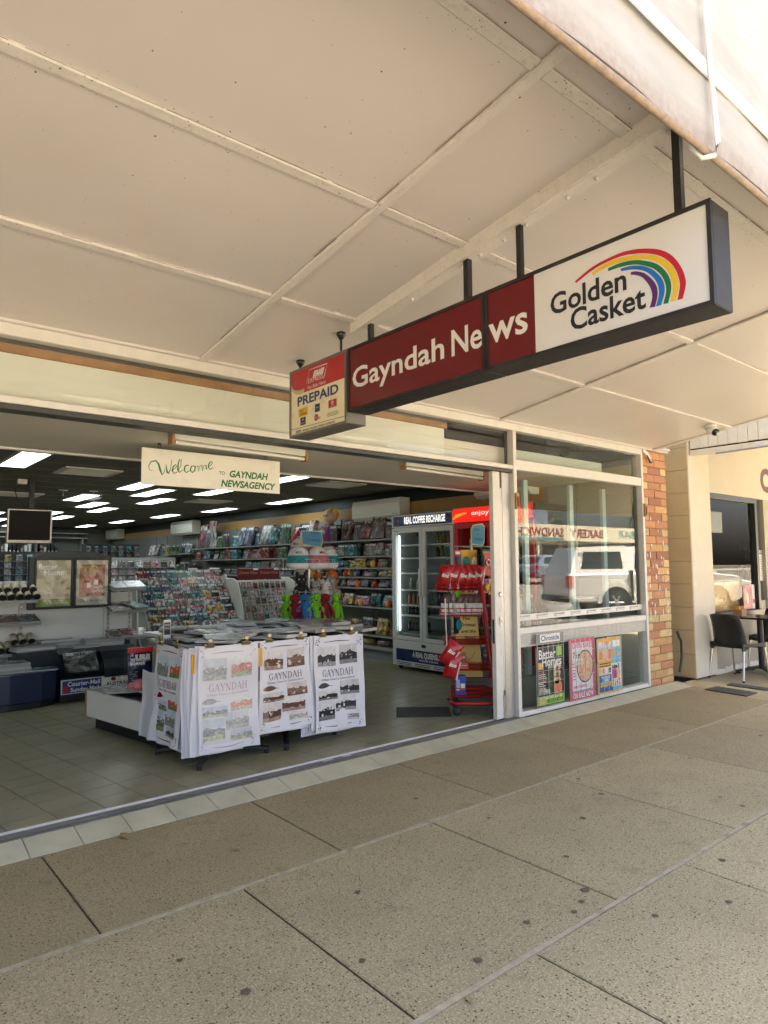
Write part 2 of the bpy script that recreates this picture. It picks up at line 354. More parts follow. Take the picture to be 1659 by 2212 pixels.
# paving in front of the cafe: rougher patched concrete
for a, b_, c_, d_ in [(7.8, 9.6, -1.222, -.03), (9.6, 12.5, -1.222, -.03), (12.5, 16, -1.222, -.03), (12.4, 16, -2.423, -1.238), (11.7, 16, -3.62, -2.439), (8.1, 16, -4.27, -3.634), (16, 42, -4.27, -.03), (-9, -5.1, -4.27, -.245)]: slab(a, b_, c_, d_, 'slab')
for yy, xa, xb in [(-1.23, -9, 16), (-2.431, -9, 16), (-3.627, -9, 16)]:
    b = MB(); x = xa
    while x < xb:
        x2 = min(x + U(.25, .6), xb); b.box(x, x2, yy - U(.009, .013), yy + U(.009, .013), -.0104, U(.0005, .003), M['seam']); x = x2
    b.build('joint_strip', pav)
M['gum'] = mat('old_gum', (.12, .10, .07), .75, var=.3, vs=60)
b = MB()
def at_px(): pass
for (x, y, r) in [(1.02, -2.02, .032), (1.2, -1.93, .028), (1.93, -1.62, .02), (1.62, -2.05, .018), (2.95, -2.02, .024), (2.62, -2.33, .02), (3.46, -1.78, .025), (1.95, -2.33, .026), (2.3, -2.28, .022), (2.52, -2.36, .019), (2.72, -2.28, .028), (1.6, -2.68, .027),
                   (3.9, -1.62, .026), (4.05, -1.35, .022), (2.95, -.9, .022), (5.1, -1.62, .02), (4.35, -2.3, .024), (3.1, -2.75, .022), (3.5, -2.55, .024), (2.75, -2.6, .02), (3.05, -1.42, .018), (1.1, -1.6, .018), (6.2, -1.7, .025), (5.6, -2.0, .024)]:
    n = 14; r *= .72; b.face([(x + r * math.cos(6.283 * k / n) * U(.75, 1.2), y + r * math.sin(6.283 * k / n) * U(.75, 1.2), .0022) for k in range(n)], M['gum'])
b.build('gum_stains', pav, kind='stuff')
# dry leaves
M['leaf'] = mat('dry_leaf', (.33, .25, .12), .8, var=.2, vs=60)
for i, (x, y, s, w_) in enumerate([(1.34, -.29, .10, 'beside the tiled threshold, largest'), (1.72, -.86, .05, 'on the worn slab in front of the open doorway'), (2.85, -.78, .05, 'on the worn slab right of the towel stands'), (4.75, -.95, .05, 'on the worn slab before the window posters'),
                                    (1.02, -.38, .04, 'by the tile edge at the picture left'), (4.4, -2.15, .05, 'on the middle slab row toward the cafe'), (1.75, -2.47, .05, 'lying beside the long pale pavement seam')]):
    b = MB(TR((x, y, .006), U(0, 6)))
    q = [(-.5, 0, 0), (-.25, .18, .08), (.1, .22, .1), (.5, 0, .03), (.12, -.2, .1), (-.22, -.17, .06)]
    b.face([(s * a, s * c_, s * d) for a, c_, d in q], M['leaf']); b.face([(s * a, s * c_, s * d - .001) for a, c_, d in q][::-1], M['leaf'])
    b.build('dry_leaf', label='curled dry brown leaf ' + w_, category='leaf', group='dry leaves on the pavement')
# kerb, road, far footpath: the road climbs gently towards the far side
M['asphalt'] = mat('asphalt', (.17, .155, .135), .85, var=.15, vs=2, bump=.3, bs=120)
M['paint'] = mat('road_paint', (.72, .71, .68), .7, var=.08, vs=8)
def rz(y): return -.12 + .034 * max(0, -4.5 - y)
MB().box(-60, 120, -4.46, -4.285, -.4, -.004, mat('kerb_concrete', (.36, .34, .30), .85, var=.1)).build('kerb', kind='structure')
b = MB(); b.face([(-120, -4.46, -.12), (-120, -24, rz(-24)), (200, -24, rz(-24)), (200, -4.46, -.12)][::-1], M['asphalt'])
road = b.build('road', kind='structure')
b = MB()
for k in range(18):
    x = -6 + 2.9 * k
    for (ya, yb) in ((-17.2, -23.4),): b.prism([(x + 30, ya, rz(ya) + .004), (x + 30, yb, rz(yb) + .004), (x + 30.12, yb, rz(yb) + .004), (x + 30.12, ya, rz(ya) + .004)][::-1], (0, 0, -.003), M['paint'])
for yy in (-7.4, -14.2):
    for k in range(14): b.prism([(-10 + k * 5, yy, rz(yy) + .004), (-10 + k * 5, yy - .12, rz(yy - .12) + .004), (-7 + k * 5, yy - .12, rz(yy - .12) + .004), (-7 + k * 5, yy, rz(yy) + .004)], (0, 0, -.003), M['paint'])
b.build('line_markings', road)
MB().box(-120, 200, -30, -24, -.4, rz(-24) + .14, mat('far_pavement', (.4, .37, .31), .85, var=.1)).build('far_pavement', kind='structure')

# ------------------------------------------------------------------ threshold tiles, door track, shop floor
def tile_mat(name, c, rough):
    m = mat(name, c, rough, var=.14, vs=5.5, bump=.04, bs=24, rnd=.06, dirt=.25, ds=14, dcol=tuple(x * .55 for x in c)); return m
M['sill_tile'] = tile_mat('pale_green_tile', (.52, .51, .365), .45)
M['grout'] = mat('grout', (.30, .28, .22), .9, var=.2, vs=30)
M['floor_tile'] = tile_mat('olive_floor_tile', (.25, .235, .14), .34)
M['dark_grout'] = mat('dark_grout', (.03, .027, .02), .9)
th = MB().prism([(-6, -.243, -.01), (-6, -.243, -.004), (-6, -.045, .032), (-6, -.045, -.01)], (14.05, 0, 0), M['grout']).build('threshold', kind='structure')
k = 0; x = .885 - 26 * .2605
while x < 8.0:
    g = .0025; b = MB(); x2 = min(x + .2605, 8.05); j = U(-.0006, .0006)
    b.prism([(x + g, -.242, .001 + j), (x2 - g, -.242, .001 + j), (x2 - g, -.046, .037 + j), (x + g, -.046, .037 + j)], (0, .001, -.006), M['sill_tile'])
    b.build('tile', th, bevel=.0015); x += .2605
trk = MB()
trk.box(-6, 5.12, -.044, .098, .0, .030, M['track']).box(-6, 5.12, -.044, -.036, .030, .041, M['track']).box(-6, 5.12, .012, .02, .030, .041, M['track']).box(-6, 5.12, .088, .098, .030, .043, M['batten_cream'])
trk = trk.build('door_track', kind='structure')
b = MB().box(2.9, 2.99, .03, .07, .0305, .036, M['steel']).box(3.08, 3.16, .03, .07, .0305, .036, M['steel']); b.build('track_stop', trk)
fl = MB().box(-6, 6.9, .0985, 17.2, -.1, .0345, M['dark_grout']).build('floor', kind='structure')
A = math.radians(8.2); ca, sa = math.cos(A), math.sin(A)
TU, TV = V((ca, sa)), V((-sa, ca))
def clip(poly, f):
    out = []
    for i in range(len(poly)):
        a, c_ = poly[i], poly[(i + 1) % len(poly)]; fa, fb = f(a), f(c_)
        if fa >= 0: out.append(a)
        if (fa >= 0) != (fb >= 0): out.append(a + (c_ - a) * (fa / (fa - fb)))
    return out
tiles = []
o = V((1.372, .103)); TW, TD = .2595, .203
for i in range(-40, 34):
    for j in range(-12, 92):
        g = .0032; p = o + TU * (TW * i) + TV * (TD * j + .0)
        q = [p + TU * g + TV * g, p + TU * (TW - g) + TV * g, p + TU * (TW - g) + TV * (TD - g), p + TU * g + TV * (TD - g)]
        q = clip(q, lambda s: s.y - .0995); 
        if len(q) < 3: continue
        q = clip(q, lambda s: 6.88 - s.x)
        if len(q) < 3: continue
        c_ = sum(q, V((0, 0))) / len(q)
        if c_.y > 17 or c_.x < -5.5: continue
        d = c_ - V((0, -4.13)); az = math.degrees(math.atan2(d.x, d.y))
        tiles.append((d.length + (0 if 9 < az < 62 else 50), q))
tiles.sort(key=lambda t: t[0])
def tile_geo(b, q):
    z = .040 + U(-.0005, .0005); b.prism([(s.x, s.y, z) for s in q], (0, 0, -.006), M['floor_tile'])
for d, q in tiles[:299]:
    b = MB(); tile_geo(b, q); b.build('tile', fl)
b = MB()
for d, q in tiles[299:]: tile_geo(b, q)
b.build('tile_field', fl, kind='stuff')
# ------------------------------------------------------------------ shop walls, ceilings
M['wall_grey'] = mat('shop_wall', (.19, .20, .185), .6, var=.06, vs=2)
M['dark_green'] = mat('green_band', (.003, .014, .007), .5); M['mustard'] = mat('mustard_band', (.36, .20, .05), .5, var=.08)
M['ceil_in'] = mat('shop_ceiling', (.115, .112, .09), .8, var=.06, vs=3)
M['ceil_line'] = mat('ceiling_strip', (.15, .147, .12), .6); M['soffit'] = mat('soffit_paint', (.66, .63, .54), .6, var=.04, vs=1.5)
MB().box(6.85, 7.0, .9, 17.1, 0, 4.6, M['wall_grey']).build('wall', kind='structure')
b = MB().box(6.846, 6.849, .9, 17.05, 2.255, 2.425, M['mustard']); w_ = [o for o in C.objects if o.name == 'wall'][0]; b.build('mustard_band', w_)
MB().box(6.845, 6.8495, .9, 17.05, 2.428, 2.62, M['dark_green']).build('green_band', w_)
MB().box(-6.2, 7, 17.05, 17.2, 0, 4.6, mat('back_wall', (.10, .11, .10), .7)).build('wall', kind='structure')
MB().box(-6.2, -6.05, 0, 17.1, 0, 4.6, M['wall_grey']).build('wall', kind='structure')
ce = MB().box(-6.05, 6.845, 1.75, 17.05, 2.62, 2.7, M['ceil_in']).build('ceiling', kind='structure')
b = MB()
for k in range(24): b.box(-6.0, 6.84, 1.9 + k * .62, 1.9 + k * .62 + .018, 2.6165, 2.6198, M['ceil_line'])
for k in range(11): b.box(-5.8 + k * 1.22, -5.8 + k * 1.22 + .022, 1.76, 17, 2.6168, 2.6196, M['ceil_line'])
b.build('ceiling_grid', ce)
so = MB().box(-6.05, 6.845, .135, 1.75, 2.42, 2.618, M['soffit']).build('ceiling', kind='structure')
MB().box(-6.05, 6.845, 1.752, 1.80, 2.405, 2.617, M['white']).build('edge_trim', so)
MB().box(7.505, 7.56, .36, 17.2, 0, 4.75, M['wall_grey']).build('wall', kind='structure')
MB().box(7.46, 7.56, .12, .359, 2.94, 4.75, M['wall_grey']).build('wall', kind='structure')
MB().box(-6.2, 7.56, -.0, 17.2, 4.76, 4.9, M['wall_grey']).build('roof', kind='structure')

# ------------------------------------------------------------------ shopfront
sf = thing('shopfront', 'aluminium shopfront with one wide open doorway, transom glazing and display window', 'shopfront', (5.1, 0, 0))
sfo = V((-5.1, 0, 0))
def SF(b, name, bev=.0, parent=None): 
    o = b.build(name, parent or sf, bev)
    if not parent: o.location = sfo
    return o
SF(MB().box(-6, 7.5, -.012, .1, 2.765, 2.835, M['alu_pale']), 'head_rail', .004)
b = MB()
for z, y in ((2.835, -.012), (2.862, -.035)): b.box(-6, 8.1, y - .02, .06, z, z + .03, M['ceiling_cream'])
SF(b, 'cornice', .006)
SF(MB().box(-6, 5.082, -.01, .11, 2.385, 2.425, M['alu_pale']), 'transom', .003)
SF(MB().box(-6, 5.082, .0, .12, 2.352, 2.383, M['alu_dark']), 'door_head', .002)
SF(MB().box(5.083, 5.13, -.015, .10, .036, 2.764, M['alu_pale']), 'post', .003)
SF(MB().box(4.955, 5.082, .03, .10, .036, 2.35, M['alu']), 'post', .003)
SF(MB().box(7.455, 7.498, -.015, .10, .036, 2.764, M['alu_pale']), 'post', .003)
SF(MB().box(5.131, 7.454, -.01, .09, 2.385, 2.484, M['alu_pale']), 'transom', .004)
SF(MB().box(5.131, 7.454, -.008, .09, .802, .862, M['alu_pale']), 'mid_rail', .004)
SF(MB().box(5.131, 7.454, -.006, .09, .036, .075, M['alu_pale']), 'sill', .003)
SF(MB().box(5.131, 7.454, -.02, .0, .036, .052, M['alu_pale']), 'sill_nosing', .002)
for k in range(6):
    z = .676 + k * .0208; SF(MB().prism([(5.131, .012, z), (7.454, .012, z), (7.454, .004, z + .019), (5.131, .004, z + .019)], (0, .02, 0), M['alu_pale']), 'slat')
# panes
def pane(x0, x1, y, z0, z1, name='pane', m='glass'): return SF(MB().box(x0, x1, y, y + .006, z0, z1, M[m]), name)
pane(-6, 5.081, .05, 2.426, 2.764, m='glass_clear'); pane(5.131, 7.454, .05, 2.485, 2.764); pane(5.131, 7.454, .045, .863, 2.384); pane(5.131, 7.454, .045, .076, .675)
SF(MB().box(-6, 4.242, .085, .095, 2.426, 2.74, M['cream_board']), 'backing_board')
SF(MB().box(-6, 4.262, .066, .084, 2.69, 2.742, M['timber']), 'timber_strip')
SF(MB().box(2.62, 2.623, .0835, .0848, 2.43, 2.69, M['rail_grey']), 'board_joint')
SF(MB().box(-6, 5.08, .058, .066, 2.7425, 2.764, M['alu_dark']), 'gasket'); SF(MB().box(5.132, 7.45, .058, .066, 2.752, 2.764, M['alu_dark']), 'gasket')
SF(MB().box(5.045, 5.08, .058, .066, 2.427, 2.742, M['alu_dark']), 'gasket'); SF(MB().box(7.40, 7.45, .058, .1, .866, 2.38, M['alu_dark']), 'gasket')
for x, z in ((5.083, 2.0), (7.47, 2.02)):   # old timber blind blocks
    b = MB().box(x, x + .047, -.04, -.0155, z, z + .155, M['timber']).box(x + .015, x + .028, -.052, -.0405, z + .02, z + .12, mat('screw_slot', (.10, .05, .03), .6)); SF(b, 'blind_bracket', .003)
# printed safety band along the big pane
b = MB().box(5.135, 7.45, .040, .0425, .925, .985, M['white'])
for k in range(8):
    x = 5.16 + k * .288; b.text('NORTH BURNETT', (x, .0396, .957), X, Z, M['ink'], cap=.014, w=.19, bold=.02); b.box(x + .005, x + .19, .0394, .0398, .944, .947, M['rail_grey']); b.ell((x + .02, .0398, .943), (.012, .001, .009), mat('band_teal', (.05, .35, .30), .5), 8, 4)
SF(b, 'safety_band')
# stacked sliding door leaves just inside the right jamb
sd = thing('sliding_door', 'narrow pale sliding door leaf stacked open at the right jamb, with lock', 'door', (4.87, .04, .04))
def SDb(b, n, bev=0.): o = b.build(n, sd, bev); o.location = -V((4.87, .04, .04)); return o
SDb(MB().box(4.815, 4.915, .022, .072, .05, 2.349, M['alu_pale']), 'stile', .003); SDb(MB().box(4.916, 4.953, .032, .066, .30, 2.2, M['alu']), 'edge_channel', .002)
SDb(MB().lathe([(.022, 0), (.022, .006), (.012, .008), (.012, .012)], M['steel'], (4.885, .022, 1.19), 14, ax=(0, -1, 0)), 'lock_cylinder')
SDb(MB().box(4.872, 4.898, .008, .0215, .90, .98, M['steel']).box(4.88, 4.89, .0, .0078, .92, .96, M['alu']), 'latch_handle', .003)
SDb(MB().lathe([(.014, 0), (.014, .004)], M['white'], (4.885, .022, 1.04), 12, ax=(0, -1, 0)), 'lock_cover')
b = MB().box(4.813, 4.8148, .035, .06, .74, .96, M['alu_dark']); SDb(b, 'strike_plate')
SDb(MB().box(4.905, 4.945, .01, .0315, .05, .27, M['steel']).box(4.915, 4.93, -.004, .0095, .26, .31, M['alu']), 'shoot_bolt', .003)

# ------------------------------------------------------------------ brick pillar
bp_ = thing('brick_pillar', 'orange and yellow brick pillar beside the display window', 'pillar', (7.79, .17, 0))
bo = -V((7.79, .17, 0))
def BK(b, n, bev=0., **kw): o = b.build(n, bp_, bev, **kw); o.location = bo; return o
BK(MB().box(7.502, 8.08, .024, .35, 0, 2.93, mat('brick_mortar', (.36, .29, .19), .9, var=.15, vs=20, bump=.3)), 'mortar')
bricks = [mat('brick_' + n, c, .75, var=.16, vs=28, bump=.25, bs=140, rnd=.10, dirt=.25, ds=18, dcol=tuple(x * .5 for x in c)) for n, c in
          [('red', (.49, .225, .12)), ('orange', (.55, .27, .125)), ('amber', (.60, .35, .15)), ('yellow', (.62, .455, .225)), ('dark', (.38, .16, .09)), ('buff', (.54, .40, .20))]]
CH, bm_cache = 2.915 / 31, {}
def brick(x0, x1, z, m):
    k = (round(x1 - x0, 3), m)
    if k not in bm_cache:
        w2 = (x1 - x0) / 2; bm_cache[k] = MB().box(-w2, w2, -.055, .055, -.042, .042, bricks[m]).mesh('brick', .004)
    link('brick', bm_cache[k], bp_, bo + V(((x0 + x1) / 2, .063 + U(-.004, .004), z)), (U(-.01, .01), 0, U(-.006, .006)))
rs = random.Random(3)
for k in range(31):
    z = .006 + CH * (k + .5); low = k < 9
    def pick():
        return rs.choices(range(6), (1, 4, 5, 3, 0, 1) if low else ((5, 4, 2, 1, 2, 0) if k > 10 else (4, 3, 3, 2, 1, 0)))[0]
    if k % 2 == 0: cuts = [(7.506, 7.783), (7.793, 8.08)]
    else: cuts = [(7.506, 7.636), (7.646, 7.936), (7.946, 8.08)]
    for a, b_ in cuts:
        m = pick()
        if b_ - a < .15: m = rs.choices([3, 2, 5, 1], (5, 3, 1, 1))[0]
        brick(a, b_, z, m)
b = MB()
for i in range(34):
    z = rs.uniform(.75, 2.05); x = rs.uniform(7.54, 8.04); h = rs.uniform(.012, .045); w2 = rs.uniform(.006, .014); n = 9
    b.prism([(x + w2 * math.cos(6.283 * q / n) * rs.uniform(.7, 1.2), .0025, z + h * math.sin(6.283 * q / n) * rs.uniform(.7, 1.2)) for q in range(n)], (0, .004, 0), M['white'])
BK(b, 'paint_dabs', kind='stuff')
fb = MB()
fb.prism([(7.50, -.03, 2.84), (7.60, -.035, 2.80), (7.665, -.04, 2.70), (7.635, -.035, 2.69), (7.56, -.03, 2.77), (7.50, -.028, 2.80)][::-1], (0, .012, 0), M['white']); fb.prism([(7.56, -.044, 2.765), (7.635, -.05, 2.688), (7.665, -.05, 2.70), (7.655, -.048, 2.672), (7.62, -.046, 2.672)][::-1], (0, .012, 0), M['black'])
fb.build('torn_flashing', label='torn white flashing strip hanging at the top of the brick pillar', category='flashing')

# ------------------------------------------------------------------ awning over the pavement
K, Z0 = .14, 2.866
def cz(y): return Z0 - .018 + K * -y
aw = thing('awning', 'cream sheeted awning ceiling sloping up over the pavement', 'awning', (1.9, -1.6, 2.9)); ao = -V((1.9, -1.6, 2.9))
def AW(b, n, bev=0., **kw): o = b.build(n, aw, bev, **kw); o.location = ao; return o
xs = [-7.2, -4.16, -1.14, 1.88, 4.90, 7.76]; ys = [0.0, -.945, -1.87, -2.77, -3.13]
for i in range(5):
    for j in range(4):
        a, c_ = xs[i] + .004, xs[i + 1] - .004; y0, y1 = ys[j] - .004, ys[j + 1] + .004; nx, ny = 6, 3; b = MB(); pts = {}
        for q in range(nx + 1):
            for r in range(ny + 1):
                x = a + (c_ - a) * q / nx; y = y0 + (y1 - y0) * r / ny
                pts[q, r] = b.pt((x, y, cz(y) - .006 * math.sin(math.pi * q / nx) * math.sin(math.pi * r / ny) * U(.3, 1.2)))
        for q in range(nx):
            for r in range(ny): b.fc([pts[q, r], pts[q + 1, r], pts[q + 1, r + 1], pts[q, r + 1]][::-1] if False else [pts[q, r], pts[q, r + 1], pts[q + 1, r + 1], pts[q + 1, r]][::-1], M['ceiling_cream'], True)
        AW(b, 'ceiling_sheet')
def slope_strip(x0, x1, y0, y1, t):   # strip lying under the sheets
    b = MB(); b.prism([(x0, y0, cz(y0) - .001), (x1, y0, cz(y0) - .001), (x1, y1, cz(y1) - .001), (x0, y1, cz(y1) - .001)], (0, 0, -t), M['batten_cream']); return b
for y in ys[1:4]:
    for i in range(5): AW(slope_strip(xs[i] + .027, xs[i + 1] - .027, y + .026, y - .026, .016), 'batten', .005)
for x in xs[1:5]:
    AW(slope_strip(x - .026, x + .026, 0, -3.13, .02), 'batten', .005)
AW(slope_strip(7.70, 7.775, 0, -3.13, .012), 'edge_batten', .004)
# steel angle that carries the signs
b = MB()
for (xa, xb, ta, tb) in ((2.44, 2.452, .0, .075), (2.4525, 2.53, .062, .075)): b.prism([(xa, -.9, cz(-.9) - ta), (xb, -.9, cz(-.9) - ta), (xb, -3.12, cz(-3.12) - ta), (xa, -3.12, cz(-3.12) - ta)], (0, 0, -(tb - ta)), M['batten_cream'])
AW(b, 'beam', .002)
for y in (-1.02, -1.42, -1.80, -1.93, -2.08, -2.22, -2.45, -2.60, -2.92): 
    z = cz(y) - .075; b = MB(); b.lathe([(.009, 0), (.009, -.009), (.005, -.011), (.004, -.018)], M['batten_cream'], (2.495 + U(-.01, .01), y, z), 8); AW(b, 'bolt')
MB().box(-7.5, 7.8, -3.13, -.0, 3.33, 3.36, M['alu']).build('awning_roof', aw).location = ao
AW(MB().box(-7.5, 7.8, -3.165, -3.135, 3.27, 3.38, M['ceiling_cream']), 'gutter')
AW(MB().box(-7.5, 7.5, -.03, -.001, 2.93, 4.7, mat('parapet_paint', (.6, .55, .45), .7, var=.08)), 'parapet_wall')
# insect specks on the sheets
M['speck'] = mat('speck', (.05, .035, .025), .8)
b = MB()
for i in range(2600):
    if i % 3: y = rs.choice(ys[1:4]) + rs.gauss(0, .045); x = rs.uniform(-1, 5)
    else: x, y = rs.uniform(-.5, 6), rs.uniform(-3.2, -.1)
    if not -3.12 < y < -.05: continue
    s = abs(rs.gauss(0, .0013)) + .0009; z = cz(y) - .022 if any(abs(y - q) < .03 for q in ys) else cz(y) - .0075
    b.face([(x - s, y, z), (x, y - s * rs.uniform(.7, 1.8), z), (x + s, y, z), (x, y + s, z)][::-1], M['speck'])
AW(b, 'insect_specks', kind='stuff')
b = MB(); M['shade_grime'] = mat('gap_shade_grime', (.22, .17, .12), .85, var=.3, vs=30)  # dark strips beside the battens: shadow gap put into the colour, mixed with dirt
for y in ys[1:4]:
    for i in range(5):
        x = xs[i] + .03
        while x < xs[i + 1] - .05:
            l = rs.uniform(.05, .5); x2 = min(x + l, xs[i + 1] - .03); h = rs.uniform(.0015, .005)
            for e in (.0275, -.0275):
                if rs.random() < (.85 if e < 0 else .5): b.face([(x, y + e, cz(y) - .0085), (x2, y + e, cz(y) - .0085), (x2, y + e + math.copysign(h, e), cz(y) - .0085), (x, y + e + math.copysign(h, e), cz(y) - .0085)], M['shade_grime'])
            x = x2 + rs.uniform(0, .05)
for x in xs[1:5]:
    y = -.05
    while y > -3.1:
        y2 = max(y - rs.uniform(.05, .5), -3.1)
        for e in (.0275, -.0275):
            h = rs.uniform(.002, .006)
            if rs.random() < .7: b.face([(x + e, y, cz(y) - .0085), (x + e, y2, cz(y2) - .0085), (x + e + math.copysign(h, e), y2, cz(y2) - .0085), (x + e + math.copysign(h, e), y, cz(y) - .0085)], M['shade_grime'])
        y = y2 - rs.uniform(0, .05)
AW(b, 'gap_shade_grime', kind='stuff')
# dome camera
dc = thing('dome_camera', 'white dome security camera with black lens under the awning edge', 'camera', (7.40, -.87, cz(-.87)))
MB().lathe([(.062, .0), (.066, -.02), (.06, -.045)], M['white'], n=20).build('base', dc)
MB().ell((-.015, -.03, -.065), (.058, .058, .055), M['white'], 16, 10).build('dome', dc)
MB().lathe([(.041, 0), (.037, .02), (.0, .024)], M['black_gloss'], (-.03, -.062, -.088), 16, ax=(-.35, -.62, -.6)).build('lens', dc)

# ------------------------------------------------------------------ roll-down shade blind at the awning edge
def fabric():
    m = bpy.data.materials.new('shade_mesh'); m.use_nodes = True; t = m.node_tree; t.nodes.clear(); L = t.links.new
    o = t.nodes.new('ShaderNodeOutputMaterial'); mx = t.nodes.new('ShaderNodeMixShader'); df = t.nodes.new('ShaderNodeBsdfDiffuse'); tl = t.nodes.new('ShaderNodeBsdfTranslucent')
    g = t.nodes.new('ShaderNodeNewGeometry').outputs['Position']
    def wave(d, sc):
        q = t.nodes.new('ShaderNodeTexWave'); q.bands_direction = d; q.inputs['Scale'].default_value = sc; q.inputs['Distortion'].default_value = .6; L(g, q.inputs['Vector']); return q.outputs[0 if False else 'Fac']
    n = t.nodes.new('ShaderNodeTexNoise'); n.inputs['Scale'].default_value = 3.; n.inputs['Detail'].default_value = 6; L(g, n.inputs['Vector'])
    a = t.nodes.new('ShaderNodeMath'); a.operation = 'ADD'; L(wave('Z', 60), a.inputs[0]); L(wave('X', 60), a.inputs[1])
    c = t.nodes.new('ShaderNodeValToRGB'); c.color_ramp.elements[0].color = (.38, .365, .325, 1); c.color_ramp.elements[1].color = (.49, .48, .445, 1); c.color_ramp.elements[0].position = .2
    a2 = t.nodes.new('ShaderNodeMath'); a2.operation = 'MULTIPLY_ADD'; a2.inputs[1].default_value = .35; L(a.outputs[0], a2.inputs[0]); L(n.outputs[0], a2.inputs[2])
    L(a2.outputs[0], c.inputs[0])
    sz = t.nodes.new('ShaderNodeSeparateXYZ'); L(g, sz.inputs[0]); rg = t.nodes.new('ShaderNodeMapRange'); rg.inputs[1].default_value = 2.80; rg.inputs[2].default_value = 2.93; rg.inputs[3].default_value = .95; rg.inputs[4].default_value = 0
    n3 = t.nodes.new('ShaderNodeTexNoise'); n3.inputs['Scale'].default_value = 38; n3.inputs['Detail'].default_value = 5; L(g, n3.inputs['Vector']); m3 = t.nodes.new('ShaderNodeMath'); m3.operation = 'MULTIPLY'; L(sz.outputs[2], rg.inputs[0]); L(rg.outputs[0], m3.inputs[0]); L(n3.outputs[0], m3.inputs[1])
    mp = t.nodes.new('ShaderNodeMapping'); mp.inputs['Scale'].default_value = (2.2, 1, 9); mp.inputs['Rotation'].default_value = (0, .35, 0); L(g, mp.inputs[0]); n4 = t.nodes.new('ShaderNodeTexNoise'); n4.inputs['Scale'].default_value = 2.2; n4.inputs['Detail'].default_value = 3; L(mp.outputs[0], n4.inputs['Vector'])
    r4 = t.nodes.new('ShaderNodeMapRange'); r4.inputs[1].default_value = .3; r4.inputs[2].default_value = .7; r4.inputs[3].default_value = .92; r4.inputs[4].default_value = 1.05; L(n4.outputs[0], r4.inputs[0])
    s4 = t.nodes.new('ShaderNodeVectorMath'); s4.operation = 'SCALE'; L(c.outputs[0], s4.inputs[0]); L(r4.outputs[0], s4.inputs['Scale'])
    xm = t.nodes.new('ShaderNodeMix'); xm.data_type = 'RGBA'; L(m3.outputs[0], xm.inputs[0]); L(s4.outputs[0], xm.inputs[6]); xm.inputs[7].default_value = (.24, .13, .075, 1)
    L(xm.outputs[2], df.inputs[0]); L(xm.outputs[2], tl.inputs[0]); mx.inputs[0].default_value = .03
    L(df.outputs[0], mx.inputs[1]); L(tl.outputs[0], mx.inputs[2]); L(mx.outputs[0], o.inputs[0]); return m
M['fabric'] = fabric(); M['hem'] = mat('blind_hem', (.33, .25, .18), .85, var=.25, vs=45, bump=.3, bs=300)
sb = thing('shade_blind', 'cream mesh roll-down shade blind hanging along the awning edge', 'blind', (3.5, -3.42, 3.0)); so_ = -V((3.5, -3.42, 3.0))
def SB(b, n, bev=0.): o = b.build(n, sb, bev); o.location = so_; return o
BY, BZ = -3.21, 2.78
b = MB(); rows = []
for q in range(45):
    x = -1.6 + q * .18; rows.append([b.pt((x, BY + .012 * math.sin(x * 1.9) * (1 - r / 8) + .006 * math.sin(x * 7 + r), BZ + .04 + (4.3 - BZ) * r / 8)) for r in range(9)])
for q in range(44):
    for r in range(8): b.fc([rows[q][r], rows[q + 1][r], rows[q + 1][r + 1], rows[q][r + 1]], M['fabric'], True)
SB(b, 'fabric')
SB(MB().tube([(-1.6 + q * .18, BY + .012 * math.sin((-1.6 + q * .18) * 1.9), BZ + .018) for q in range(45)], .012, M['hem'], 8), 'hem')
SB(MB().box(-1.6, 6.4, BY - .05, BY + .05, 4.32, 4.42, M['alu']), 'roller_tube', .01)
SB(MB().prism([(-1.6, BY - .022, BZ + .27), (6.4, BY - .022, BZ + .27), (6.4, BY - .022, BZ + .325), (-1.6, BY - .022, BZ + .325)], (0, .006, 0), M['white']), 'batten_strip')
for x in (2.12, 4.6): b = MB(); b.tube([(x - .02, BY - .026, 4.3), (x, BY - .028, BZ + .5), (x + .03, BY - .03, BZ + .2), (x + .04, BY - .034, BZ + .05), (x + .02, BY - .03, BZ + .0), (x - .0, BY, BZ - .004), (x - .02, BY + .025, BZ + .03), (x - .025, BY + .02, BZ + .1)], .009, M['white'], 6); SB(b, 'tie_cord')
# ------------------------------------------------------------------ hanging signs (faces look towards -X; u runs towards the street)
SX = 2.40; Un = V((0, -1, 0))
def S2(u, v, d=0.): return V((SX - d, -u, v))
def lightbox(name, label, y0, y1, z0, z1, fm, rim=.018, rods=()):
    t = thing(name, label, 'sign', (SX + .08, -(y0 + y1) / 2, z0)); o = -V((SX + .08, -(y0 + y1) / 2, z0))
    def put(b, n, bev=0.): q = b.build(n, t, bev); q.location = o; return q
    b = MB(); b.box(SX + .012, SX + .155, -y1, -y0, z0, z1, fm); put(b, 'cabinet', .004)
    b = MB()
    for (a, c_, e, f) in ((y0, y1, z0, z0 + rim), (y0, y1, z1 - rim, z1), (y0, y0 + rim, z0 + rim, z1 - rim), (y1 - rim, y1, z0 + rim, z1 - rim)): b.box(SX, SX + .0118, -c_, -a, e, f, fm)
    put(b, 'face_frame')
    for (y, r, top) in rods:
        b = MB()
        if r > .009: b.box(SX + .08 - r, SX + .08 + r, -y - r, -y + r, z1, top, M['black'])
        else: b.tube([(SX + .08, -y, z1), (SX + .08, -y, top)], r, M['black'], 8); b.lathe([(.012, 0), (.03, .03), (.03, .045)], M['black'], (SX + .08, -y, top - .045), 10)
        put(b, 'hanger_rod')
    return t, put
M['box_black'] = mat('box_black', (.016, .015, .014), .65, var=.2, vs=12, dirt=.3, ds=6, dcol=(.09, .085, .08)); M['box_grey'] = mat('box_grey', (.17, .16, .135), .4, var=.08, metal=.3)
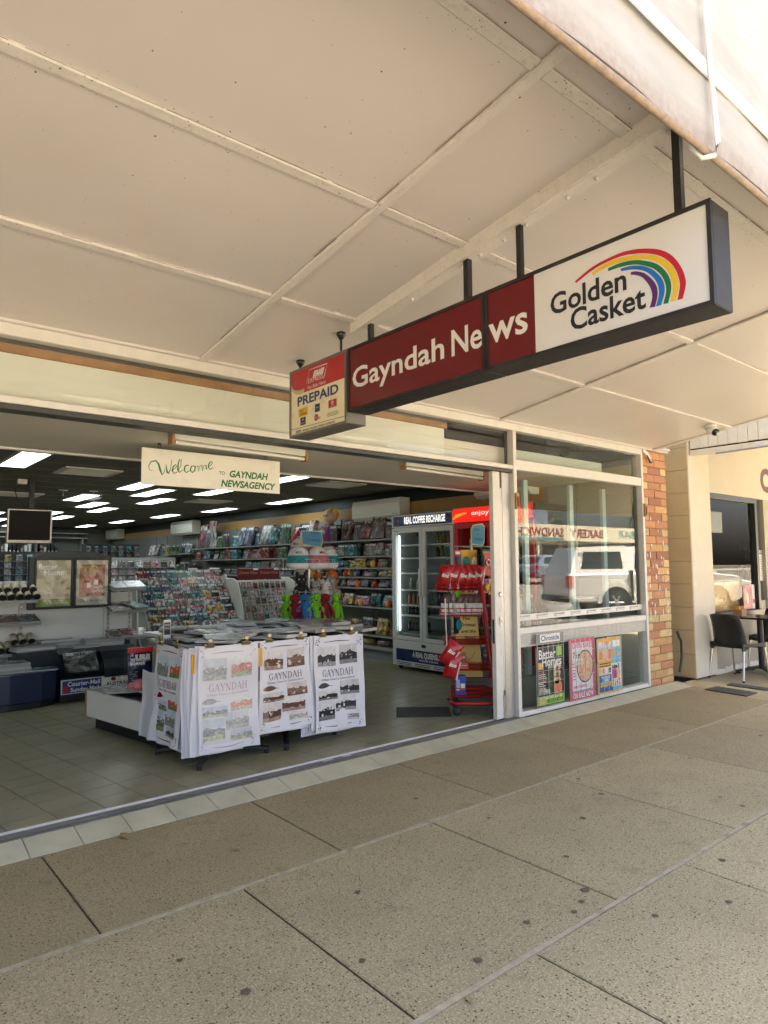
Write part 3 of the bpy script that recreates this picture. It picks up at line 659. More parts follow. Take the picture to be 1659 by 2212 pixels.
M['sign_white'] = mat('sign_white', (.70, .69, .66), .22, var=.02, dirt=.06, ds=5); M['sign_cream'] = mat('sign_cream', (.80, .73, .49), .3, var=.04, dirt=.12, ds=6, dcol=(.5, .38, .2)); M['sign_red'] = mat('sign_red', (.44, .022, .028), .28)
M['txt_blue'] = mat('txt_blue', (.012, .045, .17), .35)
t1, pt1 = lightbox('lightbox_sign', 'all maroon hanging lightbox with white lettering, middle of the hanging row', .93, 2.028, 2.398, 2.790, M['box_black'], .016, ((1.06, .014, cz(-1.06) - .07), (1.853, .016, cz(-1.85) - .07)))
pt1(MB().box(SX + .006, SX + .0116, -2.012, -.946, 2.414, 2.774, M['maroon']), 'face')
def LW(put, s, u0, z, cap, w_, m, bold=.0, d=-.0045, n='lettering', shear=0.): put(MB().text(s, S2(u0, z, d), Un, Z, M[m] if isinstance(m, str) else m, cap=cap, w=w_, bold=bold, shear=shear), n)
LW(pt1, 'Gayndah', .975, 2.533, .118, .775, 'white', .016); LW(pt1, 'Ne', 1.803, 2.528, .130, .205, 'white', .016)
t2, pt2 = lightbox('lightbox_sign', 'long maroon and white lightbox with rainbow arcs, nearest the street', 2.032, 3.108, 2.398, 2.790, M['box_black'], .016, ((2.19, .013, cz(-2.19) - .07), (2.96, .015, cz(-2.96) - .07)))
pt2(MB().box(SX + .006, SX + .0116, -2.322, -2.048, 2.414, 2.774, M['maroon']), 'red_face'); pt2(MB().box(SX + .006, SX + .0116, -3.092, -2.3225, 2.414, 2.774, M['sign_white']), 'white_face')
LW(pt2, 'ws', 2.05, 2.527, .135, .232, 'white', .016)
LW(pt2, 'Golden', 2.408, 2.562, .088, .362, 'ink', .02); LW(pt2, 'Casket', 2.508, 2.464, .088, .340, 'ink', .02)
arcs = {'red_arc': ((.50, .012, .03), [(2.534, 2.672), (2.628, 2.707), (2.742, 2.718), (2.81, 2.709), (2.865, 2.692), (2.912, 2.67), (2.947, 2.642), (2.974, 2.607), (2.994, 2.566), (3.003, 2.535), (3.006, 2.502), (2.992, 2.452)], [(2.541, 2.663), (2.64, 2.696), (2.748, 2.703), (2.81, 2.691), (2.858, 2.675), (2.9, 2.653), (2.931, 2.628), (2.955, 2.598), (2.972, 2.565), (2.98, 2.535), (2.984, 2.505), (2.972, 2.453)]),
        'yellow_arc': ((.75, .50, .02), [(2.616, 2.683), (2.66, 2.694), (2.701, 2.7), (2.75, 2.698), (2.798, 2.689), (2.864, 2.669), (2.931, 2.625), (2.969, 2.565), (2.979, 2.506), (2.964, 2.455)], [(2.621, 2.67), (2.665, 2.678), (2.706, 2.681), (2.75, 2.68), (2.798, 2.672), (2.858, 2.652), (2.913, 2.613), (2.946, 2.561), (2.957, 2.503), (2.945, 2.455)]),
        'green_arc': ((.005, .16, .045), [(2.691, 2.674), (2.728, 2.677), (2.764, 2.675), (2.806, 2.667), (2.841, 2.653), (2.899, 2.618), (2.938, 2.566), (2.951, 2.51), (2.936, 2.452)], [(2.693, 2.661), (2.73, 2.661), (2.768, 2.657), (2.805, 2.649), (2.835, 2.636), (2.884, 2.605), (2.918, 2.56), (2.931, 2.508), (2.917, 2.455)]),
        'blue_arc': ((.01, .15, .50), [(2.747, 2.653), (2.79, 2.649), (2.83, 2.636), (2.862, 2.618), (2.887, 2.596), (2.917, 2.552), (2.925, 2.504), (2.908, 2.453)], [(2.75, 2.641), (2.79, 2.634), (2.825, 2.621), (2.85, 2.606), (2.87, 2.586), (2.895, 2.547), (2.902, 2.502), (2.888, 2.455)]),
        'purple_arc': ((.085, .02, .13), [(2.789, 2.623), (2.807, 2.621), (2.833, 2.609), (2.855, 2.592), (2.888, 2.547), (2.897, 2.503), (2.884, 2.454)], [(2.791, 2.612), (2.806, 2.607), (2.828, 2.594), (2.845, 2.577), (2.868, 2.537), (2.875, 2.495), (2.862, 2.457)])}
def spline(p):
    out = []
    for k in range(len(p) - 1):
        a, b_, c_, d_ = V(p[max(k - 1, 0)]), V(p[k]), V(p[k + 1]), V(p[min(k + 2, len(p) - 1)])
        for q in range(4): s = q / 4; out.append(tuple(.5 * ((2 * b_) + (c_ - a) * s + (2 * a - 5 * b_ + 4 * c_ - d_) * s * s + (3 * b_ - a - 3 * c_ + d_) * s ** 3)))
    return out + [tuple(p[-1])]
for n, (c, o_, i_) in arcs.items():
    o_, i_ = spline(o_), spline(i_)
    m = mat(n, c, .3); b = MB()
    for k in range(len(o_) - 1): b.face([S2(*i_[k], -.0045), S2(*i_[k + 1], -.0045), S2(*o_[k + 1], -.0045), S2(*o_[k], -.0045)], m)
    pt2(b, n)
t3, pt3 = lightbox('lightbox_sign', 'small square cream and red lightbox reading Pay Bills Here and PREPAID', .272, .915, 2.335, 2.792, M['box_grey'], .016, ((.283, .008, cz(-.283)), (.757, .008, cz(-.757))))
pt3(MB().box(SX + .006, SX + .0116, -.899, -.288, 2.351, 2.776, M['sign_cream']), 'face')
b = MB(); d = -.0045
b.face([S2(u, v, d) for u, v in ((.443, 2.618), (.899, 2.618), (.899, 2.776), (.288, 2.776), (.288, 2.70), (.31, 2.668), (.345, 2.65), (.40, 2.643), (.45, 2.645))], M['sign_red'])
b.face([S2(u, v, d) for u, v in ((.288, 2.70), (.31, 2.668), (.345, 2.65), (.40, 2.643), (.45, 2.645), (.443, 2.618), (.40, 2.616), (.35, 2.622), (.31, 2.645), (.288, 2.672))][::-1], mat('melon_green', (.45, .5, .25), .4))
pt3(b, 'red_banner')
b = MB(); d2 = -.0035; WH = M['sign_white']
b.text('Bill', S2(.548, 2.7, d2), Un, Z, WH, cap=.034, w=.135, bold=.05, shear=.25); b.text('EXPRESS', S2(.494, 2.667, d2), Un, Z, WH, cap=.03, w=.17); b.text('Pay Bills Here', S2(.487, 2.629, d2), Un, Z, WH, cap=.02, w=.205, bold=.01, shear=.2)
b.ribbon([(.475, 2.669), (.511, 2.756), (.713, 2.751), (.673, 2.665)], [.003, .004, .008, .008], S2(0, 0, d2), Un, Z, WH)
b.text('PREPAID', S2(.366, 2.539, d), Un, Z, M['txt_blue'], cap=.058, w=.464, bold=.03)
b.face([S2(u, v, d) for u, v in ((.288, 2.389), (.899, 2.379), (.899, 2.382), (.288, 2.392))], M['ink'])
b.text('MOBILE. PHONE CARDS. INTERNET.', S2(.43, 2.358, d), Un, Z, M['ink'], cap=.013, w=.372, bold=.02)
def sq(u0, u1, v0, v1, m, dd=d): b.face([S2(u0, v0, dd), S2(u1, v0, dd), S2(u1, v1, dd), S2(u0, v1, dd)], m)
sq(.345, .41, 2.357, 2.376, M['rail_grey'])
sq(.379, .487, 2.462, 2.517, M['yellow']); b.text("'yes'", S2(.393, 2.493, d2), Un, Z, M['ink'], cap=.016, w=.055, shear=.2); b.text('OPTUS', S2(.403, 2.47, d2), Un, Z, M['ink'], cap=.013, w=.068, bold=.02)
sq(.572, .628, 2.460, 2.513, M['navy']); b.text('Telstra', S2(.579, 2.486, d2), Un, Z, WH, cap=.008, w=.043)
sq(.724, .811, 2.459, 2.508, M['sign_red']); b.lathe([(.0125, 0), (.0125, .0005)], WH, S2(.767, 2.488, d2), 14, ax=(-1, 0, 0)); b.lathe([(.006, 0), (.006, .0005)], M['sign_red'], S2(.767, 2.4865, d2 + .001), 10, ax=(-1, 0, 0)); b.text('vodafone', S2(.737, 2.463, d2), Un, Z, WH, cap=.008, w=.06)
sq(.401, .464, 2.402, 2.454, M['ink']); b.text('boost', S2(.407, 2.412, d2), Un, Z, WH, cap=.010, w=.05); b.ribbon([(.42, 2.43), (.445, 2.447), (.45, 2.428), (.425, 2.444), (.42, 2.43)], .003, S2(0, 0, d2), Un, Z, WH)
b.lathe([(.023, 0), (.023, .0005)], M['sign_red'], S2(.588, 2.426, d), 14, ax=(-1, 0, 0)); b.text('Virgin', S2(.57, 2.42, d2), Un, Z, WH, cap=.010, w=.034); sq(.598, .634, 2.411, 2.424, M['rail_grey']); b.text('mobile', S2(.602, 2.414, d2), Un, Z, WH, cap=.006, w=.028)
b.ribbon([(.715, 2.428), (.82, 2.428), (.829, 2.419), (.82, 2.409), (.715, 2.409), (.706, 2.419), (.715, 2.428)], .0022, S2(0, 0, d), Un, Z, M['ink']); b.text('AAPT pre-paid', S2(.716, 2.414, d), Un, Z, M['ink'], cap=.009, w=.104)
pt3(b, 'printing')

# ------------------------------------------------------------------ welcome board inside the doorway
wy = .88
ws = thing('welcome_sign', 'cream board with green Welcome lettering hanging on two hooks', 'sign', (2.42, wy, 2.1)); wo = -V((2.42, wy, 2.1))
def WS(b, n, bev=0.): o = b.build(n, ws, bev); o.location = wo; return o
WS(MB().box(1.82, 3.022, wy, wy + .012, 2.094, 2.376, mat('welcome_board', (.82, .80, .69), .4, var=.03, dirt=.12, ds=10)), 'board', .002)
b = MB(); oo = V((1.82, wy - .001, 2.094)); q = lambda pts, s: [(x * s, y * s) for x, y in pts]
G_ = M['green_ink']; g = .001
def stroke(pts, ws_): b.ribbon(pts, ws_, oo, X, Z, G_)
def px(pts): return [((x - 148) / 1139 * 1.202, .284 - (y - (190 + (x - 148) * .1045)) / 300 * .284) for x, y in pts]
stroke(px([(228, 385), (205, 375), (197, 345), (215, 310), (250, 302), (270, 330), (285, 385), (297, 418), (315, 390), (325, 330), (335, 400), (345, 408), (360, 370), (368, 300), (362, 290)]), [.003, .004, .006, .008, .011, .014, .016, .012, .005, .006, .014, .010, .005, .005, .003])
stroke(px([(370, 385), (395, 365), (408, 345), (398, 335), (380, 350), (374, 385), (388, 408), (415, 395)]), [.003, .005, .006, .007, .010, .012, .008, .004])
stroke(px([(415, 395), (438, 345), (440, 295), (430, 290), (418, 320), (415, 380), (428, 400), (452, 380)]), [.004, .005, .007, .007, .010, .012, .008, .004])
stroke(px([(500, 345), (490, 338), (470, 350), (465, 385), (480, 402), (510, 385)]), [.008, .008, .010, .012, .008, .004])
stroke(px([(540, 345), (520, 350), (512, 385), (528, 402), (548, 385), (550, 350), (538, 342), (548, 358), (572, 350)]), [.006, .009, .012, .009, .010, .009, .005, .004, .003])
stroke(px([(572, 342), (576, 395), (590, 345), (604, 340), (608, 390), (622, 345), (636, 340), (640, 375), (652, 372)]), [.006, .011, .005, .009, .011, .005, .009, .011, .004])
stroke(px([(652, 355), (678, 340), (690, 318), (680, 308), (662, 325), (656, 355), (670, 378), (696, 362)]), [.003, .005, .006, .007, .010, .012, .008, .004])
WS(b, 'script_lettering')
b = MB()
b.text('TO', oo + V((.63, 0, .124)), X, Z, G_, cap=.027, w=.052, bold=.01); b.text('GAYNDAH', oo + V((.724, 0, .112)), X, Z, G_, cap=.052, w=.36, bold=.035, shear=.22); b.text('NEWSAGENCY', oo + V((.648, 0, .030)), X, Z, G_, cap=.052, w=.51, bold=.035, shear=.22)
WS(b, 'lettering')
for x in (1.955, 2.885): WS(MB().tube([(x, wy + .006, 2.421), (x, wy + .006, 2.412)], .014, M['black'], 8).tube([(x + .011 * math.sin(k * .6), wy + .006, 2.396 + .013 * math.cos(k * .6)) for k in range(11)], .0025, M['black'], 5), 'hook')
# fluorescent battens on the soffit
M['tube'] = mat('fluoro_tube', (.75, .73, .66), .3)
for x0, x1, y0, lab in ((1.83, 3.02, .43, 'unlit fluorescent batten on the soffit above the welcome board'), (3.97, 5.15, .40, 'unlit fluorescent batten on the soffit nearer the right jamb')):
    t = thing('fluorescent_batten', lab, 'light fitting', ((x0 + x1) / 2, y0, 2.4), (0, 0, .08), group='unlit battens on the entrance soffit'); h = (x1 - x0) / 2
    MB().box(-h, h, -.03, .03, -.035, .019, M['cream_board']).build('body', t, .005)
    MB().tube([(-h + .03, -.02, -.058), (h - .03, -.02, -.058)], .014, M['tube'], 10).build('tube', t)
    for s in (-1, 1): MB().box(s * h - .02 * (s > 0), s * h + .02 * (s < 0), -.04, .034, -.076, .018, M['timber']).build('end_cap', t, .004)

# ------------------------------------------------------------------ magazine posters clipped to the lower glass
def poster(label, x0, x1, z0, z1, y=-.03): 
    t = thing('poster_holder', label, 'poster', ((x0 + x1) / 2, y, z0)); o = -V(((x0 + x1) / 2, y, z0))
    def put(b, n, bev=0.): q_ = b.build(n, t, bev); q_.location = o; return q_
    put(MB().box(x0, x1, y + .004, y + .009, z0, z1, M['white'] if False else M['paper']), 'backing')
    m = M['steel']; b = MB()
    for k in range(6):
        x = x0 + (x1 - x0) * (k + .05) / 5.1; b.tube([(x, y - .008, z0 - .01), (x, y - .008, .80)], .0022, m, 5)
    for k in range(6): z = z0 + (z1 - z0) * (k + .0) / 5; b.tube([(x0, y - .006, z), (x1, y - .006, z)], .0018, m, 5)
    put(b, 'wire_frame')
    return put, (lambda u, v, d_=0: V((x0 + (x1 - x0) * u, y + .002 - d_, z0 + (z1 - z0) * v))), x1 - x0, z1 - z0
def quad(b, f, u0, u1, v0, v1, m, d_=.0): b.face([f(u0, v0, d_), f(u1, v0, d_), f(u1, v1, d_), f(u0, v1, d_)], m)
def disc(b, f, u, v, ru, rv, m, d_=.0, n=18, wob=0.): b.face([f(u + ru * math.cos(6.283 * k / n) * U(1 - wob, 1), v + rv * math.sin(6.283 * k / n) * U(1 - wob, 1), d_) for k in range(n)], m)
ink_navy = mat('print_navy', (.008, .014, .035), .35); lime = mat('print_lime', (.25, .50, .04), .4); salmon = mat('print_salmon', (.62, .19, .09), .5, var=.3, vs=60); herb = mat('print_herb', (.04, .12, .025), .6, var=.5, vs=70); tan = mat('print_tan', (.62, .40, .22), .5, var=.25, vs=50)
pinkp = mat('print_pink', (.55, .07, .14), .4); palep = mat('print_pale', (.62, .62, .64), .45, var=.1, vs=20); pasta = mat('print_pasta', (.55, .38, .26), .5, var=.5, vs=90); skyb = mat('print_sky', (.10, .42, .58), .4, var=.2, vs=30); blueb = mat('print_blue', (.01, .10, .35), .4); cyan = mat('print_cyan', (.02, .38, .62), .4); magenta = mat('print_magenta', (.35, .02, .16), .4)
put, f, pw, ph = poster('dark magazine poster with white headline in a wire holder, leftmost below the window', 5.345, 5.775, .092, .66)
b = MB(); quad(b, f, 0, 1, 0, 1, ink_navy); quad(b, f, .0, 1, .02, .17, lime, .001); quad(b, f, .74, .95, .82, .98, lime, .001); quad(b, f, .1, .28, .02, .16, tan, .002)
for v in (.63, .52, .41): disc(b, f, .75, v, .15, .075, tan, .001, wob=.15); disc(b, f, .76, v - .01, .05, .025, herb, .002, wob=.3)
disc(b, f, .77, .28, .17, .14, salmon, .001, wob=.1)
for k in range(14): disc(b, f, .47 + U(-.07, .07), .2 + k * .036, .07, .03, herb, .001, 9, .5)
for k in range(9): quad(b, f, .06, .06 + U(.14, .3), .56 - k * .032, .572 - k * .032, M['white'] if k % 4 else salmon, .001)
put(b, 'print')
b = MB(); u_ = X; W_ = M['white']
b.text('Better', f(.08, .80, .002), X, Z, W_, cap=.085, w=.27, bold=.02); b.text('Homes', f(.2, .665, .002), X, Z, W_, cap=.085, w=.31, bold=.02); b.text('and Gardens', f(.4, .625, .002), X, Z, W_, cap=.024, w=.22, bold=.02)
b.text('SIZZLING', f(.07, .265, .002), X, Z, W_, cap=.022, w=.11, bold=.03); b.text('KITCHENS', f(.07, .21, .002), X, Z, W_, cap=.034, w=.17, bold=.03); b.text('BONUS 36-PAGE', f(.3, .115, .002), X, Z, W_, cap=.022, w=.26, bold=.02); b.text('PUZZLE BOOK', f(.36, .05, .002), X, Z, M['ink'], cap=.028, w=.26, bold=.02)
quad(b, f, .06, .22, .62, .74, M['yellow'], .001); b.text('7', f(.11, .655, .002), X, Z, W_, cap=.03, bold=.02)
put(b, 'lettering')
put, f, pw, ph = poster('pink bordered recipe poster with a pasta dish in a wire holder, middle of the three', 5.885, 6.33, .078, .70)
b = MB(); quad(b, f, 0, 1, 0, 1, pinkp); quad(b, f, .09, .9, .13, .93, palep, .001); disc(b, f, .6, .53, .34, .27, M['ink'], .0015, 24); disc(b, f, .6, .53, .32, .255, pasta, .002, 24, .05)
for k in range(60):
    a = U(0, 6.28); r = U(0, .85) ** .6; disc(b, f, .6 + .28 * r * math.cos(a), .53 + .22 * r * math.sin(a), .035, .022, tan if k % 3 else salmon, .0025 + k * .00001, 8)
quad(b, f, .1, .9, .135, .15, mat('print_tealbar', (.03, .25, .25), .4), .002)
for k in range(6): quad(b, f, .1, .22, .33 + k * .05, .345 + k * .05, pinkp, .0016)
put(b, 'print')
b = MB(); b.text('OVEN BAKES', f(.11, .84, .002), X, Z, pinkp, cap=.05, w=.36, bold=.02); b.text('75+', f(.12, .68, .003), X, Z, mat('print_dkgreen', (.02, .09, .05), .4), cap=.06, w=.12, bold=.01); b.text('WINTER', f(.2, .62, .004), X, Z, W_, cap=.028, w=.14, bold=.03); b.text('WARMERS', f(.14, .56, .004), X, Z, W_, cap=.028, w=.18, bold=.03)
b.text('FAMILY FAVOURITES'[:13], f(.12, .19, .003), X, Z, pinkp, cap=.026, w=.24, bold=.02); b.text('ON SALE NOW', f(.1, .03, .002), X, Z, W_, cap=.05, w=.36, bold=.03)
put(b, 'lettering')
put, f, pw, ph = poster('yellow and blue puzzle magazine poster, rightmost below the window', 6.385, 6.855, .078, .665)
b = MB(); quad(b, f, 0, 1, 0, 1, M['yellow']); quad(b, f, .05, .6, .03, .33, blueb, .001); quad(b, f, .6, .97, .03, .95, skyb, .001); quad(b, f, .05, .58, .6, .93, palep, .001); disc(b, f, .32, .68, .09, .1, tan, .002); quad(b, f, .06, .2, .61, .76, M['orange'], .0015); quad(b, f, .44, .57, .61, .78, salmon, .0015)
quad(b, f, .05, .58, .34, .47, palep, .0012)
for k in range(4): disc(b, f, .1 + k * .13, .41, .05, .05, [tan, M['orange'], W_, herb][k], .002)
quad(b, f, .62, .94, .82, .94, W_, .002); quad(b, f, .62, .94, .66, .8, M['yellow'], .002); quad(b, f, .55, .95, .1, .52, W_, .002); quad(b, f, .58, .77, .24, .42, magenta, .003); disc(b, f, .85, .33, .07, .12, tan, .003); disc(b, f, .3, .2, .2, .12, cyan, .0015, 14, .35)
for k in range(12): quad(b, f, .58 + .09 * (k % 4), .64 + .09 * (k % 4), .11 + .04 * (k // 4), .145 + .04 * (k // 4), [M['orange'], blueb, lime, magenta, tan][k % 5], .0035)
put(b, 'print')
b = MB(); b.text("that's life!", f(.06, .78, .004), X, Z, M['ink'], cap=.045, w=.245, bold=.06); b.text("that's life!", f(.065, .785, .006), X, Z, W_, cap=.045, w=.24, bold=.03); b.text('129', f(.3, .88, .004), X, Z, M['red'], cap=.03, w=.08, bold=.03); b.text('129', f(.65, .69, .004), X, Z, cyan, cap=.06, w=.13, bold=.04)
b.text('take 5', f(.57, .43, .005), X, Z, M['ink'], cap=.04, w=.15, bold=.05); b.text('YOU COULD', f(.12, .27, .004), X, Z, W_, cap=.025, w=.17, bold=.04); b.text('WIN', f(.25, .215, .004), X, Z, W_, cap=.025, w=.07, bold=.04); b.text('$50,000!', f(.08, .13, .004), X, Z, M['yellow'], cap=.042, w=.23, bold=.05)
for k in range(2): b.text('it could be him'.upper()[:12] if False else 'win win win', f(.07, .53 - k * .05, .004), X, Z, M['ink'], cap=.02, w=.22) if False else quad(b, f, .07, .52, .53 - k * .045, .55 - k * .045, M['ink'], .004)
put(b, 'lettering')
ch = thing('newspaper_sign', 'small grey plate with blue newspaper masthead above the dark poster', 'sign', (5.55, -.035, .69)); co = -V((5.55, -.035, .69))
b = MB().box(5.328, 5.774, -.04, -.03, .692, .788, mat('fleck_grey', (.22, .23, .22), .5, var=.4, vs=120)); o = b.build('plate', ch, .002); o.location = co
o = MB().box(5.39, 5.71, -.043, -.0405, .705, .785, M['white']).build('label_card', ch); o.location = co
o = MB().text('Chronicle', (5.405, -.0436, .722), X, Z, M['txt_blue'], cap=.048, w=.29, bold=.02).text('FRASER COAST', (5.47, -.0436, .772), X, Z, M['red'], cap=.008, w=.12).build('lettering', ch); o.location = co
# ------------------------------------------------------------------ ceiling fittings inside
M['panel_light'] = mat('panel_light', (.8, .85, .85), .5, emit=1.0, ecol=(.86, .97, 1.0))
lp = MB().box(-.13, .13, -.585, .585, -.004, .0, M['panel_light']).mesh('diffuser')
lf = MB()
for a in ((-.15, -.13, -.61, .61), (.13, .15, -.61, .61), (-.13, .13, -.61, -.585), (-.13, .13, .585, .61)): lf.box(*a, -.008, .001, M['white'])
lf = lf.mesh('frame')
LT = [(1.60, 3.74, 'nearest the street, just left of the vent'), (3.24, 7.53, 'left of a pair behind the acrylic hangers'), (3.78, 8.79, 'second of a diagonal trio left of the welcome board'), (4.29, 9.84, 'third of the diagonal trio left of the welcome board'), (3.90, 6.14, 'directly under the left end of the welcome board'), (4.46, 7.46, 'right of the one under the board end'),
      (5.98, 10.8, 'mid shop, before the second air conditioner'), (5.83, 13.26, 'deep in the shop, left of the second air conditioner'), (5.66, 15.7, 'farthest back, left of the far air conditioner'), (4.68, 3.5, 'at the right end of the welcome board'), (4.63, 5.4, 'below the middle of the welcome board'), (6.36, 6.12, 'nearest the air conditioner above the toys'), (6.23, 8.6, 'below the right end of the welcome board'),
      (3.40, 5.3, 'partly hidden by the left corner of the welcome board'), (2.75, 12.1, 'far left, level with the top of the monitor'), (3.70, 11.4, 'upper one to the right of the monitor'), (4.21, 12.5, 'lower one to the right of the monitor'), (3.2, 14.1, 'far left, behind the middle of the monitor'), (3.9, 16.2, 'far left, behind the bottom of the monitor'), (2.15, 4.9, 'thin strip just behind the soffit edge')]
for x, y, d in LT[:-1]:
    t = thing('ceiling_light', 'lit ceiling panel ' + d, 'ceiling light', (x, y, 2.6155), group='lit panels in the shop ceiling'); link('diffuser', lp, t); link('frame', lf, t)
def vent(x, y, d):
    t = thing('ceiling_vent', 'louvred ceiling vent ' + d, 'vent', (x, y, 2.616), group='vents in the shop ceiling')
    b = MB()
    for a in ((-.32, .32, -.30, -.25), (-.32, .32, .25, .30), (-.32, -.27, -.25, .25), (.27, .32, -.25, .25)): b.box(*a, -.018, .001, M['soft_white'])
    b.build('frame', t); MB().box(-.27, .27, -.25, .25, -.003, .0, M['black']).build('backing', t)
    sl = MB().prism([(-.13, 0, 0), (.13, 0, 0), (.13, .022, -.014), (-.13, .022, -.014)], (0, .002, .002), M['soft_white']).mesh('slat')
    for s in (-.135, .135):
        for k in range(11): link('slat', sl, t, (s, -.24 + k * .045, -.003), (0, 0, 0 if s < 0 else 0))
vent(2.40, 4.25, 'beside the first light, at the left'); vent(5.55, 3.55, 'near the right end of the welcome board'); vent(2.3, 7.5, 'behind the monitor pole'); vent(5.2, 6.9, 'under the middle of the welcome board')
for i, (x, y) in enumerate(((2.68, 6.4), (3.08, 6.3))):
    t = thing('sign_holder', 'empty clear acrylic sign holder hung from a T hanger, ' + ('nearer the monitor' if i == 0 else 'farther from the monitor'), 'sign holder', (x, y, 2.6), group='acrylic hangers')
    MB().tube([(0, 0, 0), (0, 0, -.09)], .004, M['steel'], 6).tube([(-.06, 0, -.0), (.06, 0, -.0)], .008, M['white'], 6).build('hanger', t); MB().box(-.11, .11, -.003, .003, -.15, -.085, M['acrylic']).build('sleeve', t)
# hanging monitor
M['screen'] = mat('dark_screen', (.004, .004, .005), .45, spec=.15)
t = thing('hanging_monitor', 'black screen monitor with silver bezel hanging from the shop ceiling', 'monitor', (2.07, 5.5, 2.6), (0, 0, math.radians(-4)))
MB().box(-.03, .03, -.03, .03, -.36, .015, M['black']).build('pole', t); MB().box(-.17, -.06, -.04, .04, -.05, .016, M['white']).build('power_box', t, .005)
MB().tube([(-.13, -.02, -.05), (-.2, -.03, -.12), (-.17, -.03, -.25), (-.05, -.03, -.34)], .006, M['black'], 6).build('cable', t)
b = MB(TR((-.02, -.06, -.60), 0, math.radians(5)))
b.box(-.262, .262, -.02, .035, -.215, .225, M['alu']); o = b.build('bezel', t, .008)
b = MB(TR((-.02, -.06, -.60), 0, math.radians(5))).box(-.24, .24, -.0225, -.0205, -.175, .207, M['screen']); b.build('screen', t)
b = MB(TR((-.02, -.06, -.60), 0, math.radians(5))).text('BENQ'[:0] or 'o o o', (-.03, -.0212, -.2), X, Z, M['rail_grey'], cap=.006); b.build('buttons', t)
# air conditioners
for i, (y0, y1, zb, zt, lab) in enumerate([(15.95, 17.0, 2.29, 2.58, 'farthest from the street, at the back corner'), (10.75, 12.0, 2.225, 2.55, 'in the middle, above the board games'), (3.40, 4.58, 2.175, 2.49, 'nearest the street, beside the white fridge'), (1.0, 1.9, 2.33, 2.50, 'partly hidden above the red fridge')]):
    t = thing('air_conditioner', 'cream split wall air conditioner ' + lab, 'air conditioner', (6.83, (y0 + y1) / 2, zb), group='wall air conditioners'); h = (y1 - y0) / 2; H = zt - zb
    pr = [(0, 0), (-.17, .0), (-.22, .05), (-.225, H * .75), (-.20, H), (0, H)]
    MB().prism([(x, h, z) for x, z in pr], (0, -2 * h, 0), M['cream_board']).build('casing', t, .008)
    MB().prism([(-.172, -h + .06, -.004), (-.172, h - .06, -.004), (-.222, h - .06, .044), (-.222, -h + .06, .044)][::-1], (-.004, 0, -.004), M['soft_white']).build('louvre', t)
    MB().box(-.229, -.226, -h + .03, h - .03, H * .30, H * .305, M['rail_grey']).box(-.229, -.2262, -h + .06, -h + .16, H * .2, H * .22, M['rail_grey']).build('seam_line', t)

# ------------------------------------------------------------------ toy and game shelves on the right wall
M['shelf'] = mat('shelf_metal', (.27, .28, .26), .45, var=.06, vs=5)
ws_ = thing('wall_shelving', 'long grey slotted wall shelving full of toys along the right wall', 'shelving', (6.7, 7, .04))
wo_ = -V((6.7, 7, .04))
def WSb(b, n): o = b.build(n, ws_); o.location = wo_; return o
SH = [(6.50, 3.12, 10.5, 1.865, 'top'), (6.50, 3.12, 10.5, 1.61, 'second'), (6.50, 3.12, 8.2, 1.43, 'third'), (6.5, 3.12, 10.4, 1.285, 'fourth'), (6.5, 3.12, 7.5, 1.12, 'fifth'), (6.5, 3.12, 7.0, .83, 'sixth'), (6.5, 3.12, 5.0, .40, 'lowest'), (6.5, 10.6, 11.9, 1.77, 'middle bay top'), (6.5, 11.95, 13.4, 1.73, 'far bay top'), (6.5, 10.6, 11.9, 1.30, 'middle bay lower'), (6.5, 11.95, 13.4, 1.42, 'far bay lower')]
for x, y0, y1, z, n in SH: WSb(MB().box(x, 6.84, y0, y1, z - .022, z, M['shelf']), 'shelf')
WSb(MB().box(6.50, 6.84, 3.12, 12, .19, .235, M['shelf']).box(6.56, 6.84, 3.12, 12, .04, .19, M['wall_grey']), 'base_shelf')
for k in range(11):
    y = 3.3 + k * .95; b = MB().box(6.832, 6.848, y - .015, y + .015, .2, 2.25, M['rail_grey'])
    WSb(b, 'slotted_upright')
for x, y0, y1, z, n in SH:
    for k in range(int((y1 - y0) / .95) + 1):
        y = 3.3 + .95 * round((y0 - 3.3) / .95 + k)
        if y0 <= y <= y1: WSb(MB().prism([(6.83, y, z - .024), (6.52, y, z - .024), (6.83, y, z - .10)], (0, .006, 0), M['rail_grey']), 'bracket')
for k in range(6): WSb(MB().box(6.838, 6.845, 13.5, 17, 1.5 + k * .13, 1.5 + k * .13 + .11, M['wall_grey']), 'slat')
CN = {'teal': 'teal', 'red': 'red', 'navy': 'navy blue', 'yellow': 'yellow', 'white': 'white', 'grey': 'grey', 'brown': 'brown', 'pink': 'pink', 'green': 'green', 'black': 'black'}
_bx = {}
def boxmesh(c, w_, h, d):
    k = (c, round(w_, 2), round(h, 2), round(d, 2))
    if k not in _bx: _bx[k] = MB().box(-k[1] / 2, k[1] / 2, -k[3], 0, 0, k[2], covers[c]).mesh('toy_box')
    return _bx[k]
r5 = random.Random(11)
